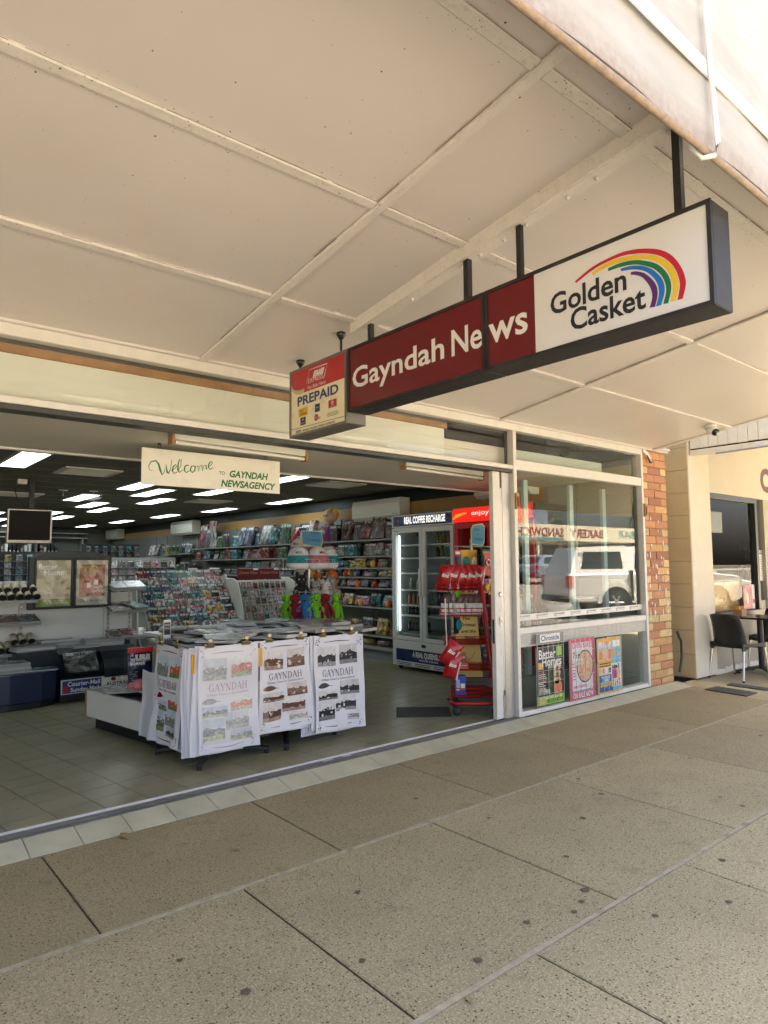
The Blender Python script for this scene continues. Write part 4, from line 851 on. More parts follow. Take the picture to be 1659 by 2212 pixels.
for si, (x, y0, y1, z, n) in enumerate(SH):
    y = y1 - .12; k = 0; top = n == 'top'
    while y > y0 + .12 and len([o for o in C.objects if o.name.startswith('toy_box')]) < 168:
        w_ = r5.choice((.18, .22, .26, .30, .34)); h = {'top': r5.uniform(.22, .40), 'second': r5.uniform(.16, .21), 'third': r5.uniform(.11, .16), 'fourth': r5.uniform(.10, .13), 'fifth': r5.uniform(.10, .15), 'sixth': r5.uniform(.12, .22), 'lowest': r5.uniform(.14, .3)}.get(n, r5.uniform(.2, .3))
        if top and y > 9.6: h = r5.uniform(.42, .58)
        c = r5.choices(CK, (3, 2, 3, 3 if y < 6 else 1, 3, 2, 2, 3 if top and y < 6.5 else 1, 2, 4))[0]
        flat = r5.random() < .12
        lab = 'boxed toy in %s packaging, %s from far end of %s wall shelf' % (CN[c], nth(k), n)
        o = link('toy_box', boxmesh(c, w_, h, r5.choice((.04, .06, .09))), None, (x + (.14 if not flat else .10), y - w_ / 2, z + .001), (math.radians(-r5.uniform(8, 20)) if not flat else 0, 0, math.radians(-90 + r5.uniform(-9, 9))), label=lab, category='toy', group='boxed toys on the right wall shelves')
        y -= w_ + r5.uniform(.01, .06); k += 1
# small loose toys on the middle and low shelves, and goods on the base shelf
toyc = [M['orange'], M['yellow'], covers['teal'], M['red'], covers['green'], covers['white'], covers['navy']]
sm = [MB().lathe([(.03, 0), (.045, .01), (.05, .07), (.04, .10), (.02, .11)], m, n=10).mesh('toy') for m in toyc]
for i in range(34):
    s = [('third', 1.43), ('fourth', 1.285), ('fifth', 1.12), ('sixth', .83)][i % 4]; y = 3.3 + (i // 4) * .34 + r5.uniform(-.05, .05); q = i % 7
    link('toy', sm[q], None, (6.56 + r5.uniform(0, .03), y, s[1] + .001), (0, 0, r5.uniform(0, 6)), label='small %s tub toy on the %s wall shelf, %s from the fridge' % (['orange', 'yellow', 'teal', 'red', 'green', 'white', 'navy'][q], s[0], nth(i // 4)), category='toy', group='small toys along the wall shelf edges')
for i in range(9):
    c = r5.choice(['pink', 'yellow', 'navy', 'green', 'brown']); b = MB(TR((6.64, 3.35 + i * .42, .236), r5.uniform(-.2, .2))); b.ell((0, 0, .05), (.12, .17, .05 + r5.uniform(0, .04)), covers[c], 12, 6, .06)
    b.build('toy_bag', label='soft %s bag of toys on the base shelf, %s from the white fridge' % (CN[c], nth(i)), category='toy', group='bags on the base shelf')
# rag doll sitting on the top shelf
t = thing('rag_doll', 'large rag doll with yellow bow and purple dress on the top shelf', 'doll', (6.60, 5.15, 1.868), (0, 0, math.radians(-90)))
skin = mat('doll_skin', (.58, .40, .30), .8); prp = mat('doll_purple', (.16, .02, .14), .9)
b = MB(); b.lathe([(.0, .0), (.13, .02), (.10, .18), (.06, .27), (.05, .3)], prp, n=14).ell((0, -.01, .42), (.125, .11, .115), skin, 14, 10).tube([(-.06, 0, .26), (-.15, -.04, .2), (-.19, -.07, .25)], [.03, .03, .035], skin, 8).tube([(.06, 0, .26), (.15, -.04, .2), (.19, -.07, .25)], [.03, .03, .035], skin, 8); b.build('body', t)
b = MB(); b.ell((0, .03, .47), (.135, .10, .10), M['yellow'], 14, 8).ell((.13, .0, .50), (.06, .03, .07), M['yellow'], 10, 6).ell((-.12, .0, .5), (.05, .03, .05), M['yellow'], 10, 6); b.build('bow_and_hair', t)
b = MB(); [b.ell((s * .04, -.117, .435), (.012, .008, .016), M['black'], 8, 6) for s in (-1, 1)]; b.build('eyes', t)

# ------------------------------------------------------------------ drinks fridges, doors face -X
fr = thing('drinks_fridge', 'white two door drinks fridge with dark blue lettered header', 'fridge', (6.5, 2.465, .04)); fo = -V((6.5, 2.465, .04)); FX = 6.17
M['sw2'] = mat('backlit_white', (.9, .9, .88), .4, emit=.08); M['fr_white'] = mat('fridge_white', (.60, .61, .58), .35, var=.03); M['fr_blue'] = mat('fridge_blue', (.008, .02, .10), .3, var=.5, vs=7); M['led'] = mat('led_strip', (.9, .95, 1), .5, emit=.6, ecol=(.85, .95, 1)); M['fr_in'] = mat('fridge_liner', (.30, .33, .32), .5)
def FR(b, n, bev=0., par=None, off=None): o = b.build(n, par or fr, bev); o.location = fo if off is None else off; return o
b = MB(); b.box(FX + .04, 6.83, 1.87, 1.90, .10, 2.15, M['fr_white']).box(FX + .04, 6.83, 3.03, 3.06, .10, 2.15, M['fr_white']).box(6.80, 6.83, 1.90, 3.03, .10, 2.15, M['fr_white']).box(FX + .04, 6.80, 1.90, 3.03, .10, .47, M['fr_white']).box(FX + .04, 6.80, 1.90, 3.03, 1.95, 2.15, M['fr_white'])
FR(b, 'cabinet', .006); FR(MB().box(6.77, 6.795, 1.905, 3.025, .48, 1.94, M['fr_in']).box(6.25, 6.769, 3.012, 3.028, .48, 1.94, M['fr_in']).box(6.25, 6.769, 1.905, 1.915, .48, 1.94, M['fr_in']), 'liner')
FR(MB().box(FX, FX + .04, 1.86, 3.07, 1.985, 2.158, M['fr_white']), 'header', .006)
b = MB().box(FX - .003, FX - .0005, 1.885, 3.03, 2.005, 2.14, M['fr_blue']); b.text('REAL COFFEE RECHARGE', (FX - .0035, 2.80, 2.035), Un, Z, M['sw2'], cap=.085, w=.80, bold=.045)
b.lathe([(.02, 0), (.02, .06), (.01, .08), (.01, .1)], mat('bottle_amber', (.30, .12, .02), .3), (FX - .002, 2.93, 2.02), 8, sx=.1); FR(b, 'header_print')
FR(MB().box(FX, FX + .04, 1.86, 3.07, .095, .44, M['fr_white']), 'kick_panel', .006)
b = MB().box(FX - .003, FX - .0005, 1.87, 2.99, .165, .325, M['fr_blue']); b.text('A REAL QUEENSLA', (FX - .0035, 2.66, .235), Un, Z, M['white'], cap=.065, w=.55, bold=.04).text('MADE HERE. MADE HERE.', (FX - .0035, 2.52, .19), Un, Z, M['white'], cap=.022, w=.36, bold=.02); FR(b, 'kick_print')
b = MB()
for k in range(3):
    for q in range(2): b.box(FX - .003, FX - .0005, 2.97 - k * .36 - .29, 2.97 - k * .36, .115 + q * .022, .124 + q * .022, M['black'])
b.box(FX - .003, FX - .0005, 2.40, 2.48, .37, .41, M['black']); FR(b, 'vent_slots')
for y0, y1 in ((2.455, 3.065), (1.865, 2.445)):
    b = MB(); g = .055
    for a in ((y0, y1, .447, .50), (y0, y1, 1.91, 1.975), (y0, y0 + g, .50, 1.91), (y1 - g, y1, .50, 1.91)): b.box(FX, FX + .035, *a, M['fr_white'])
    d = FR(b, 'door'); FR(MB().box(FX + .012, FX + .02, y0 + g, y1 - g, .50, 1.91, M['glass_thin']), 'pane', 0, d, (0, 0, 0))
    yh = y0 + .03 if y0 > 2.4 else y1 - .03
    FR(MB().box(FX - .03, FX - .001, yh - .011, yh + .011, 1.05, 1.42, M['white']), 'handle', .004, d, (0, 0, 0))
FR(MB().text('CyberChill', (FX - .001, 3.04, 1.935), Un, Z, M['ink'], cap=.014, w=.10, bold=.03), 'lettering')
FR(MB().box(6.235, 6.25, 2.983, 2.997, .56, 1.88, M['led']), 'light_strip')
lv = [.56, .78, .92, 1.13, 1.36, 1.57, 1.75]
for y0, y1 in ((2.47, 2.97), (1.92, 2.43)):
    for z in lv[1:] if y0 > 2 else lv[1:]: FR(MB().box(6.26, 6.76, y0, y1, z - .02, z, M['fr_white']), 'shelf')
FR(MB().box(6.28, 6.75, 1.93, 2.98, .50, .53, M['shelf']), 'base_tray')
for y in (1.95, 2.97):
    for x in (6.25, 6.72): FR(MB().lathe([(.0, 0), (.038, .002), (.038, .022), (.0, .024)], M['black'], (x, y, .078), 10, ax=(0, 1, 0)).box(x - .012, x + .012, y, y + .02, .07, .10, M['black']), 'castor')
bot = lambda h, r, m, capm: MB().lathe([(r * .9, 0), (r, .01), (r, h * .62), (r * .45, h * .82), (r * .4, h * .9)], m, n=10).lathe([(r * .45, h * .9), (r * .45, h)], capm, n=8)
lb = {'milk': (covers['white'], M['white']), 'amber coffee': (mat('coffee_drink', (.25, .10, .03), .25), M['black']), 'dark cola': (mat('cola_drink', (.02, .01, .008), .15), M['yellow']), 'clear water': (M['acrylic'], M['white']), 'olive': (mat('olive_drink', (.14, .15, .03), .2), M['black']), 'pink milk': (mat('pink_drink', (.5, .28, .26), .4), M['white'])}
rows_ = [('left', 2.50, 2.95, 1.13, .15, 3, ('milk', 'pink milk', 'milk')), ('left', 2.50, 2.95, .92, .17, 5, ('amber coffee',) * 4 + ('milk',)), ('left', 2.50, 2.95, .78, .12, 6, ('dark cola',) * 6), ('left', 2.50, 2.95, .56, .14, 6, ('dark cola',) * 6), ('left', 2.52, 2.80, 1.57, .17, 3, ('clear water', 'clear water', 'olive')),
         ('right', 1.96, 2.38, 1.75, .15, 6, ('olive', 'olive', 'olive', 'amber coffee', 'amber coffee', 'olive')), ('right', 1.96, 2.38, 1.57, .15, 5, ('dark cola', 'olive', 'clear water', 'olive', 'pink milk')), ('right', 1.96, 2.20, 1.36, .19, 3, ('clear water',) * 3), ('right', 2.0, 2.36, .92, .28, 4, ('dark cola',) * 4)]
_bm = {}
for si, (side, y0, y1, z, h, n, kinds) in enumerate(rows_):
    for k in range(n):
        kd = kinds[k]; key = (kd, h)
        if key not in _bm: _bm[key] = bot(h, .031 if h < .25 else .044, *lb[kd]).mesh('bottle')
        link('bottle', _bm[key], None, (6.36, y1 - (k + .5) * (y1 - y0) / n, z + .002), label='%s %s behind the %s white door, %s from left, %s shelf' % (kd, 'can' if h < .15 else 'bottle', side, nth(k), {.56: 'lowest', .78: 'second', .92: 'third', 1.13: 'fourth', 1.36: 'fifth', 1.57: 'sixth', 1.75: 'top'}[z]), category='bottle', group='drinks in the white fridge')
rf = thing('drinks_fridge', 'red drinks fridge with lit red header reading enjoy, half hidden by the door post', 'fridge', (6.5, 1.2, .04)); ro = -V((6.5, 1.2, .04))
M['rf_lit'] = mat('red_lit', (.75, .02, .01), .3, emit=.07, ecol=(.9, .03, .015)); M['sw'] = mat('swoosh', (.8, .3, .02), .4, emit=.06, ecol=(.9, .35, .03)); M['swx'] = mat('lit_white', (.9, .85, .8), .4, emit=.2)
def RF(b, n, bev=0.): o = b.build(n, rf, bev); o.location = ro; return o
RF(MB().box(FX + .04, 6.83, .60, .63, .08, 2.17, M['black']).box(FX + .04, 6.83, 1.82, 1.85, .08, 2.17, M['red']).box(6.78, 6.83, .63, 1.82, .08, 2.17, M['black']).box(FX + .04, 6.78, .63, 1.82, .08, .45, M['red']).box(FX + .04, 6.78, .63, 1.82, 1.99, 2.17, M['red']), 'cabinet', .005)
b = MB(); hp = [(FX + .02, 2.0), (FX - .03, 2.03), (FX - .045, 2.10), (FX - .02, 2.17), (FX + .04, 2.18)]
for k in range(4): b.face([(hp[k][0], 1.84, hp[k][1]), (hp[k][0], .6, hp[k][1]), (hp[k + 1][0], .6, hp[k + 1][1]), (hp[k + 1][0], 1.84, hp[k + 1][1])], M['rf_lit'], True)
RF(b, 'header'); b = MB(); b.text('enjoy ice cold', (FX - .049, 1.50, 2.075), Un, Z, M['sw2'], cap=.055, w=.72)
for k in range(5): b.ribbon([(-1.83 + k * .01, 2.03 + k * .012), (-1.76, 2.06 + k * .008), (-1.66, 2.085 + k * .006), (-1.58, 2.10 + k * .003)], [.014, .012, .008, .002], V((FX - .048, 0, 0)), Un, Z, M['sw'])
RF(b, 'header_print')
for y0, y1 in ((1.235, 1.845), (.605, 1.225)):
    b = MB(); g = .06
    for a in ((y0, y1, .46, .52), (y0, y1, 1.92, 1.985), (y0, y0 + g, .52, 1.92), (y1 - g, y1, .52, 1.92)): b.box(FX, FX + .035, *a, M['red'])
    RF(b, 'door'); RF(MB().box(FX + .012, FX + .02, y0 + g, y1 - g, .52, 1.92, M['glass_thin']), 'pane')
for k, z in enumerate((.7, .95, 1.2, 1.45, 1.7)): RF(MB().box(6.28, 6.77, .64, 1.81, z - .02, z, M['shelf']), 'shelf')
for k in range(14):
    key = [('dark cola', .2), ('clear water', .2), ('olive', .2)][k % 3]
    if key not in _bm: _bm[key] = bot(.2, .034, *lb[key[0]]).mesh('bottle')
    link('bottle', _bm[key], None, (6.36, 1.72 - (k % 7) * .08, (1.2, 1.45)[k // 7] + .002), label='%s bottle in the red fridge, %s from the left on its %s shelf' % (key[0], nth(k % 7), ('third', 'fourth')[k // 7]), category='bottle', group='drinks in the red fridge')
# ------------------------------------------------------------------ low white partition with poster board and newspaper stand
pt_ = thing('partition', 'low white display partition carrying shelves and the poster board', 'partition', (1.9, 4.34, .04)); po = -V((1.9, 4.34, .04))
M['partition'] = mat('partition_white', (.70, .71, .63), .5, var=.05, vs=3, dirt=.05, ds=12)
def PT(b, n, bev=0., par=None, off=None): o = b.build(n, par or pt_, bev); o.location = po if off is None else off; return o
for x0, x1, zt in ((.2, 1.72, 1.32), (1.724, 2.64, 1.32), (2.644, 2.98, 1.16)): PT(MB().box(x0, x1, 4.30, 4.37, .05, zt, M['partition']), 'panel', .003)
for x in (1.745, 2.69, 2.945):
    b = MB().box(x - .013, x + .013, 4.285, 4.299, .15, 1.28, M['alu']); 
    for k in range(20): b.box(x - .004, x + .004, 4.2835, 4.2848, .2 + k * .053, .225 + k * .053, M['black'])
    PT(b, 'slotted_upright')
def tray(x0, x1, z, back=4.28, dep=.22, drop=.05): 
    return MB().prism([(x0, back, z + drop), (x0, back - dep, z), (x1, back - dep, z), (x1, back, z + drop)][::-1], (0, 0, -.015), M['shelf']).prism([(x0, back - dep, z - .015), (x1, back - dep, z - .015), (x1, back - dep, z + .02), (x0, back - dep, z + .02)], (0, -.004, 0), M['shelf'])
for x0, x1, z in ((1.2, 1.86, 1.10), (1.2, 1.90, .855), (1.2, 1.86, .53), (2.66, 3.06, 1.20), (2.66, 3.08, .94), (2.66, 3.10, .62)): PT(tray(x0, x1, z), 'shelf')
bd = thing('poster_board', 'grey arched top poster board with two framed magazine posters on the partition', 'display board', (2.24, 4.26, 1.0)); bo_ = -V((2.24, 4.26, 1.0))
def BD(b, n, bev=0.): o = b.build(n, bd, bev); o.location = bo_; return o
pts = [(1.79, 1.0), (2.69, 1.0), (2.69, 1.595)] + [(2.24 + .45 * math.cos(math.pi * k / 12) * .9, 1.595 + .068 * math.sin(math.pi * k / 12)) for k in range(13)] + [(1.79, 1.595)]
BD(MB().prism([(x, 4.20, z) for x, z in pts], (0, .075, 0), M['charcoal']), 'backboard', .006)
for x0, x1 in ((1.845, 2.25), (2.268, 2.668)):
    b = MB()
    for a in ((x0, x1, 1.01, 1.03), (x0, x1, 1.555, 1.575), (x0, x0 + .02, 1.03, 1.555), (x1 - .02, x1, 1.03, 1.555)): b.box(a[0], a[1], 4.182, 4.199, a[2], a[3], M['black'])
    BD(b, 'frame', .003)
def f(u, v, d_=0): return V((1.866 + .364 * u, 4.196 - d_, 1.03 + .525 * v))
b = MB(); quad(b, f, 0, 1, 0, 1, mat('print_straw', (.46, .42, .27), .5, var=.12, vs=7)); quad(b, f, 0, 1, .0, .16, mat('print_grass', (.26, .34, .07), .4, var=.4, vs=9), .001); quad(b, f, .5, .95, .2, .6, mat('print_fawn', (.40, .32, .2), .5, var=.3, vs=15), .001)
b.text('Better', f(.06, .80, .002), X, Z, W_, cap=.06, w=.19, bold=.02).text('Homes', f(.22, .68, .002), X, Z, W_, cap=.06, w=.24, bold=.02).text('SIZZLING', f(.03, .33, .002), X, Z, W_, cap=.02, w=.10, bold=.02).text('KITCHENS', f(.03, .27, .002), X, Z, W_, cap=.028, w=.15, bold=.02).text('BONUS 36-PAGE', f(.24, .1, .002), X, Z, W_, cap=.018, w=.2).text('PUZZLE BOOK', f(.30, .05, .002), X, Z, W_, cap=.02, w=.19)
BD(b, 'print')
def f(u, v, d_=0): return V((2.288 + .36 * u, 4.196 - d_, 1.03 + .525 * v))
rust = mat('print_rust', (.30, .085, .03), .4)
b = MB(); quad(b, f, 0, 1, 0, 1, mat('print_beige', (.50, .46, .38), .4)); quad(b, f, .1, .9, .19, .9, rust, .001); disc(b, f, .5, .42, .3, .22, mat('print_coral', (.42, .06, .05), .4), .0015); disc(b, f, .52, .70, .09, .1, tan, .002); disc(b, f, .5, .76, .12, .07, mat('print_blond', (.55, .4, .2), .5), .0018); quad(b, f, .55, .68, .45, .56, W_, .002); quad(b, f, .33, .45, .38, .5, W_, .0021)
b.text("Women's Weekly", f(.1, .81, .003), X, Z, mat('print_gold', (.6, .45, .12), .4), cap=.04, w=.29, bold=.01).text('Simply', f(.44, .36, .003), X, Z, W_, cap=.04, w=.15, shear=.2).text('Spring!', f(.46, .28, .003), X, Z, W_, cap=.04, w=.16).text('On sale now!', f(.12, .07, .003), X, Z, M['ink'], cap=.035, w=.27)
BD(b, 'print')
for x0, x1 in ((1.866, 2.229), (2.289, 2.647)):
    b = MB(); rows = [[b.pt((x0 + (x1 - x0) * q / 8, 4.190 + .004 * math.sin(q * 1.7 + r * 2.1), 1.031 + .523 * r / 8)) for r in range(9)] for q in range(9)]
    for q in range(8):
        for r in range(8): b.fc([rows[q][r], rows[q + 1][r], rows[q + 1][r + 1], rows[q][r + 1]], M['acrylic'], True)
    BD(b, 'film_cover')
# rolled tubes and magazines on the partition shelves
tube_m = MB().lathe([(.036, 0), (.036, .02)], M['black'], n=10).lathe([(.034, .02), (.034, .15)], mat('tube_cream', (.52, .46, .32), .5, var=.3, vs=35), n=10).mesh('tin')
for sh, z, n in (('top left', 1.125, 10), ('bottom left', .555, 8)):
    for k in range(n):
        r_, q = divmod(k, 5); link('tin', tube_m, None, (1.86 - q * .085 - .03 * r_, 4.10 + .05 * r_, z + .075 * r_ + .02), (math.radians(-62), 0, math.radians(U(-6, 6))), label='cream holder on the %s partition shelf, %s row, %s from the right' % (sh, ('lower', 'upper')[r_], nth(q)), category='drink holder', group='cream holders on the partition')
_mg = {}
def mag(c, w_=.20, h=.27, d=.006):
    k = (c, w_, h, d)
    if k not in _mg: _mg[k] = MB().box(-w_ / 2, w_ / 2, 0, d, 0, h, M['paper'], yn=covers[c]).mesh('magazine')
    return _mg[k]
_fm = {}; P('newsprint', (.40, .40, .37), .8, rnd=.35)
def flat(c, w_=.21, h=.28, d=.012):
    k = (c, w_, h, d)
    if k not in _fm: _fm[k] = MB().box(-w_ / 2, w_ / 2, -h / 2, h / 2, 0, d, M['newsprint'], zp=covers[c]).mesh('magazine')
    return _fm[k]
def lay(x, y, z, rz, c, lab, tilt=0., w_=.21, h=.28, d=.012, cat='magazine', grp=None): return link(cat, flat(c, w_, h, d), None, (x, y, z), (tilt, 0, rz), label=lab, category=cat, group=grp)
for i, (x, z, c, r) in enumerate(((1.35, .90, 'grey', .1), (1.58, .905, 'brown', -.05), (1.78, .90, 'grey', .05), (2.76, 1.245, 'black', .1), (2.95, 1.25, 'grey', -.08), (2.77, .985, 'brown', .05), (2.97, 1.0, 'teal', .5), (2.76, .665, 'brown', -.04), (2.9, .668, 'red', .06), (3.03, .668, 'white', 0))):
    lay(x, 4.17, z, r, c, '%s magazine on the %s partition shelf, %s from left' % (CN[c], 'left' if i < 3 else 'top right' if z > 1.1 else 'middle right' if z > .8 else 'lowest right', nth(i if i < 3 else (i - 3) % 2 if i < 7 else i - 7)), math.radians(14), d=.02, grp='magazines on the partition shelves')
# blue newspaper stand
ns = thing('newspaper_stand', 'dark blue rounded newspaper stand with blue and white masthead signs', 'newspaper stand', (1.9, 3.8, .04)); no = -V((1.9, 3.8, .04))
M['ns_blue'] = mat('stand_blue', (.008, .018, .055), .35, var=.1); M['ns_dark'] = mat('stand_dark', (.012, .02, .024), .3)
def NS(b, n, bev=0.): o = b.build(n, ns, bev); o.location = no; return o
out = [(.8, 4.24), (.8, 3.55), (1.5, 3.5), (1.8, 3.52), (1.95, 3.60), (2.03, 3.72), (2.03, 4.24)]
NS(MB().prism([(x, y, .40) for x, y in out], (0, 0, -.30), M['ns_blue']), 'low_body', .01)
NS(MB().prism([(x * .97 + .04, y * .97 + .11, .10) for x, y in out] + [(2.9, 4.24 * .97 + .11, .10)][:0], (0, 0, -.06), M['black']), 'plinth')
NS(MB().box(1.62, 2.86, 3.86, 4.26, .10, .57, M['ns_dark']), 'upper_body', .01)
for x0, x1, n in ((2.0, 2.42, 'curved_window'), (2.43, 2.84, 'roll_cover')):
    b = MB(); pr = [(3.86, .57), (3.70, .54), (3.60, .46), (3.56, .36), (3.55, .27)]
    for k in range(4): b.prism([(x0, pr[k][0], pr[k][1]), (x0, pr[k + 1][0], pr[k + 1][1]), (x1, pr[k + 1][0], pr[k + 1][1]), (x1, pr[k][0], pr[k][1])], (0, .02, -.01), M['acrylic'] if n == 'curved_window' else M['ns_dark'])
    NS(b, n)
NS(MB().box(2.0, 2.85, 3.585, 3.86, .06, .27, M['ns_dark']), 'drawer_body')
b = MB().box(1.995, 2.405, 3.555, 3.58, .135, .282, M['white']).box(2.003, 2.397, 3.552, 3.5548, .142, .275, mat('courier_blue', (.015, .045, .20), .4)); b.text('Courier-Mail', (2.055, 3.551, .215), X, Z, W_, cap=.045, w=.33, bold=.02).text('Sunday Mail', (2.085, 3.551, .155), X, Z, W_, cap=.042, w=.29, bold=.02); b.face([(2.01, 3.551, .145), (2.07, 3.551, .165), (2.045, 3.551, .225), (2.015, 3.551, .21)], M['red']); NS(b, 'masthead_sign')
b = MB().box(2.41, 2.85, 3.555, 3.58, .17, .282, M['white']); b.text('THE', (2.57, 3.554, .228), X, Z, M['ink'], cap=.035, w=.10, bold=.02).text('AUSTRALIAN', (2.45, 3.554, .178), X, Z, M['ink'], cap=.035, w=.34, bold=.02); b.ell((2.53, 3.554, .245), (.028, .001, .02), M['red'], 9, 5, .2); NS(b, 'masthead_sign')
pm = MB().box(-.16, .16, -.11, .11, 0, .003, covers['grey']).mesh('newspaper')
b = MB(frame((2.215, 3.66, .47), X, (0, .45, .55))); b.box(-.17, .17, -.14, .12, -.02, -.012, covers['grey']); b.text('PREYING ON', (-.06, .06, -.011), X, Y, M['ink'], cap=.035, w=.2, bold=.03).text('OUR YOUNG', (-.06, .0, -.011), X, Y, M['ink'], cap=.035, w=.2, bold=.03); b.build('newspaper', label='newspaper with bold headline behind the curved window of the blue stand', category='newspaper')
def pile(x, y, z, h, w_, d, rz, lab, c='grey', n=None):
    t = thing('newspaper_pile', lab, 'newspaper pile', (x, y, z), (0, 0, rz), group='newspaper piles on the blue stand'); n = n or max(3, int(h / .012))
    for k in range(n): link('newspaper', flat(c, w_, d, h / n * .96), t, (U(-.008, .008), U(-.008, .008), h * k / n), (0, 0, U(-.03, .03)))
pile(1.50, 3.72, .402, .10, .40, .30, .05, 'thick newspaper pile on the low front of the blue stand'); pile(1.80, 3.68, .402, .012, .34, .22, -.1, 'thin pile with teal cover beside the thick pile', 'teal', 3); pile(1.80, 4.05, .572, .06, .40, .30, .12, 'newspaper pile on the left of the upper deck'); pile(2.08, 4.12, .572, .09, .36, .22, -.02, 'newspaper pile at the back of the upper deck'); pile(2.56, 4.05, .572, .07, .42, .28, -.1, 'newspaper pile on the right of the upper deck'); pile(2.33, 3.98, .572, .03, .3, .22, .1, 'low pile in the middle of the upper deck', 'grey', 3)

# ------------------------------------------------------------------ raked magazine rack and card stand
mr = thing('magazine_rack', 'white raked rack filled with rows of magazines, with slanting side panels', 'magazine rack', (3.75, 4.5, .04)); mo = -V((3.75, 4.5, .04))
def MR(b, n, bev=0.): o = b.build(n, mr, bev); o.location = mo; return o
M['rack'] = mat('rack_white', (.56, .57, .52), .5, var=.05)
RX0, RX1, ry, rz0, rdy, rdz = 3.16, 4.36, 4.16, .60, .62, .74
MR(MB().prism([(RX0, ry - .02, rz0), (RX1, ry - .02, rz0), (RX1 + .04, ry + rdy, rz0 + rdz), (RX0 + .02, ry + rdy, rz0 + rdz)], (0, .05, -.04), M['rack']), 'raked_back'); MR(MB().box(RX0, RX1, ry + .05, ry + .62, .04, .58, M['rack']).box(RX0 - .05, RX1, ry - .25, ry + .03, .56, .595, M['rack']), 'base', .003)
for x, l in ((RX0 - .02, -.14), (RX1 + .05, .0)):
    MR(MB().prism([(x + l, ry - .28, .3), (x + l, ry + .0, .66), (x, ry + rdy - .12, rz0 + rdz + .02), (x, ry + rdy + .06, rz0 + rdz - .03), (x, ry + rdy + .06, .04), (x + l, ry - .28, .04)], (.02, 0, 0), M['rack']), 'side_panel', .003)
rk = random.Random(5); NR, NCOL = 8, 9
for r in range(NR):
    fr_ = (r + .35) / NR; y = ry + rdy * fr_ - .045; z = rz0 + rdz * fr_ - .03
    MR(MB().box(RX0 + .03, RX1 - .0, y - .024, y - .019, z - .012, z + .004, M['shelf']), 'lip')
    for k in range(NCOL):
        c = rk.choices(CK, (3, 1 + 4 * (k > 6 and r > 4), 2 + 3 * (k > 5), 1, 5, 4, 2, 1, 1, 2))[0]; x = RX0 + .085 + (RX1 - RX0 - .13) * k / (NCOL - 1) + rk.uniform(-.008, .008)
        link('magazine', mag(c, .142, .19), None, (x, y - rk.uniform(0, .012), z), (math.radians(-rk.uniform(20, 27)), rk.uniform(-.05, .05), rk.uniform(-.05, .05)), label='%s magazine in the raked rack, %s row up, %s from left' % (CN[c], nth(r), nth(k)), category='magazine', group='magazines in the raked rack')
for i, (x, z, s, c) in enumerate(((3.98, 1.42, 'FROM', 'white'), (4.3, 1.42, 'SALE', 'white'))):
    MR(MB().box(x - .07, x + .07, ry + rdy + .0, ry + rdy + .004, 1.36, 1.45, M['paper']), 'header_card')
link('roll_box', None, None, (4.0, 3.98, .598), label='box of red and white Christmas wrapping rolls before the raked rack', category='wrapping paper'); t = C.objects['roll_box']
for k in range(13): link('roll', MB().tube([(0, 0, 0), (.0, .05, .16)], .016, covers['red'] if k % 3 else M['white'], 8).mesh('roll'), t, (-.2 + k * .032, U(-.02, .02), 0))
cs = thing('card_stand', 'white tiered Christmas card stand with dark red header', 'card stand', (4.9, 4.3, .04)); co_ = -V((4.9, 4.3, .04))
def CSb(b, n, bev=0.): o = b.build(n, cs, bev); o.location = co_; return o
CSb(MB().prism([(4.42, 4.12, .34), (5.28, 4.12, .34), (5.28, 4.50, 1.27), (4.46, 4.50, 1.27)], (0, .08, -.02), M['soft_white']), 'stepped_back')
for x in (4.40, 5.30): CSb(MB().prism([(x, 4.06, .05), (x, 4.02, .45), (x, 4.12, .9), (x, 4.26, 1.24), (x, 4.40, 1.30), (x, 4.62, 1.30), (x, 4.62, .05)], (.018, 0, 0), M['soft_white']), 'side_panel', .004)
darkred = mat('card_darkred', (.13, .008, .014), .5)
b = MB().box(4.53, 5.21, 4.52, 4.526, 1.285, 1.43, darkred); 
for x in (4.55, 4.89): b.text('Christmas Wishes', (x, 4.5195, 1.355), X, Z, mat('gold_ink', (.45, .28, .1), .4), cap=.04, w=.30, shear=.3).box(x + .23, x + .31, 4.516, 4.5195, 1.41, 1.44, M['white'])
CSb(b, 'header')
for r in range(8):
    z = .40 + r * .107; y = 4.115 + .38 * (z - .34) / .93 - .03
    CSb(MB().box(4.44, 5.27, y - .012, y - .009, z - .012, z + .035, M['acrylic']), 'lip')
    for k in range(9):
        x = 4.49 + k * .092; c = rk.choices(['white', 'red', 'pink', 'green', 'grey', 'black', 'brown', 'teal'], (12, 2, 2 + 3 * (r > 5), 1 + 2 * (r > 5), 3, 1, 2, 1))[0]
        link('greeting_card', mag(c, .072, .10, .004), None, (x, y, z), (math.radians(-18), 0, rk.uniform(-.03, .03)), label='%s Christmas card on the card stand, %s row up, %s from left' % (CN[c], nth(r), nth(k)), category='greeting card', group='cards on the Christmas card stand')
cp = thing('header_stand', 'white rounded panel with dark red discs beside the card stand', 'display panel', (5.42, 4.1, .04)); cpo = -V((5.42, 4.1, .04))
pts = [(5.08, .05), (5.70, .05), (5.72, 1.18), (5.66, 1.26), (5.40, 1.27), (5.30, 1.20), (5.1, .8)]
o = MB().prism([(x, 4.02, z) for x, z in pts], (0, .03, 0), M['soft_white']).build('panel', cp, .004); o.location = cpo
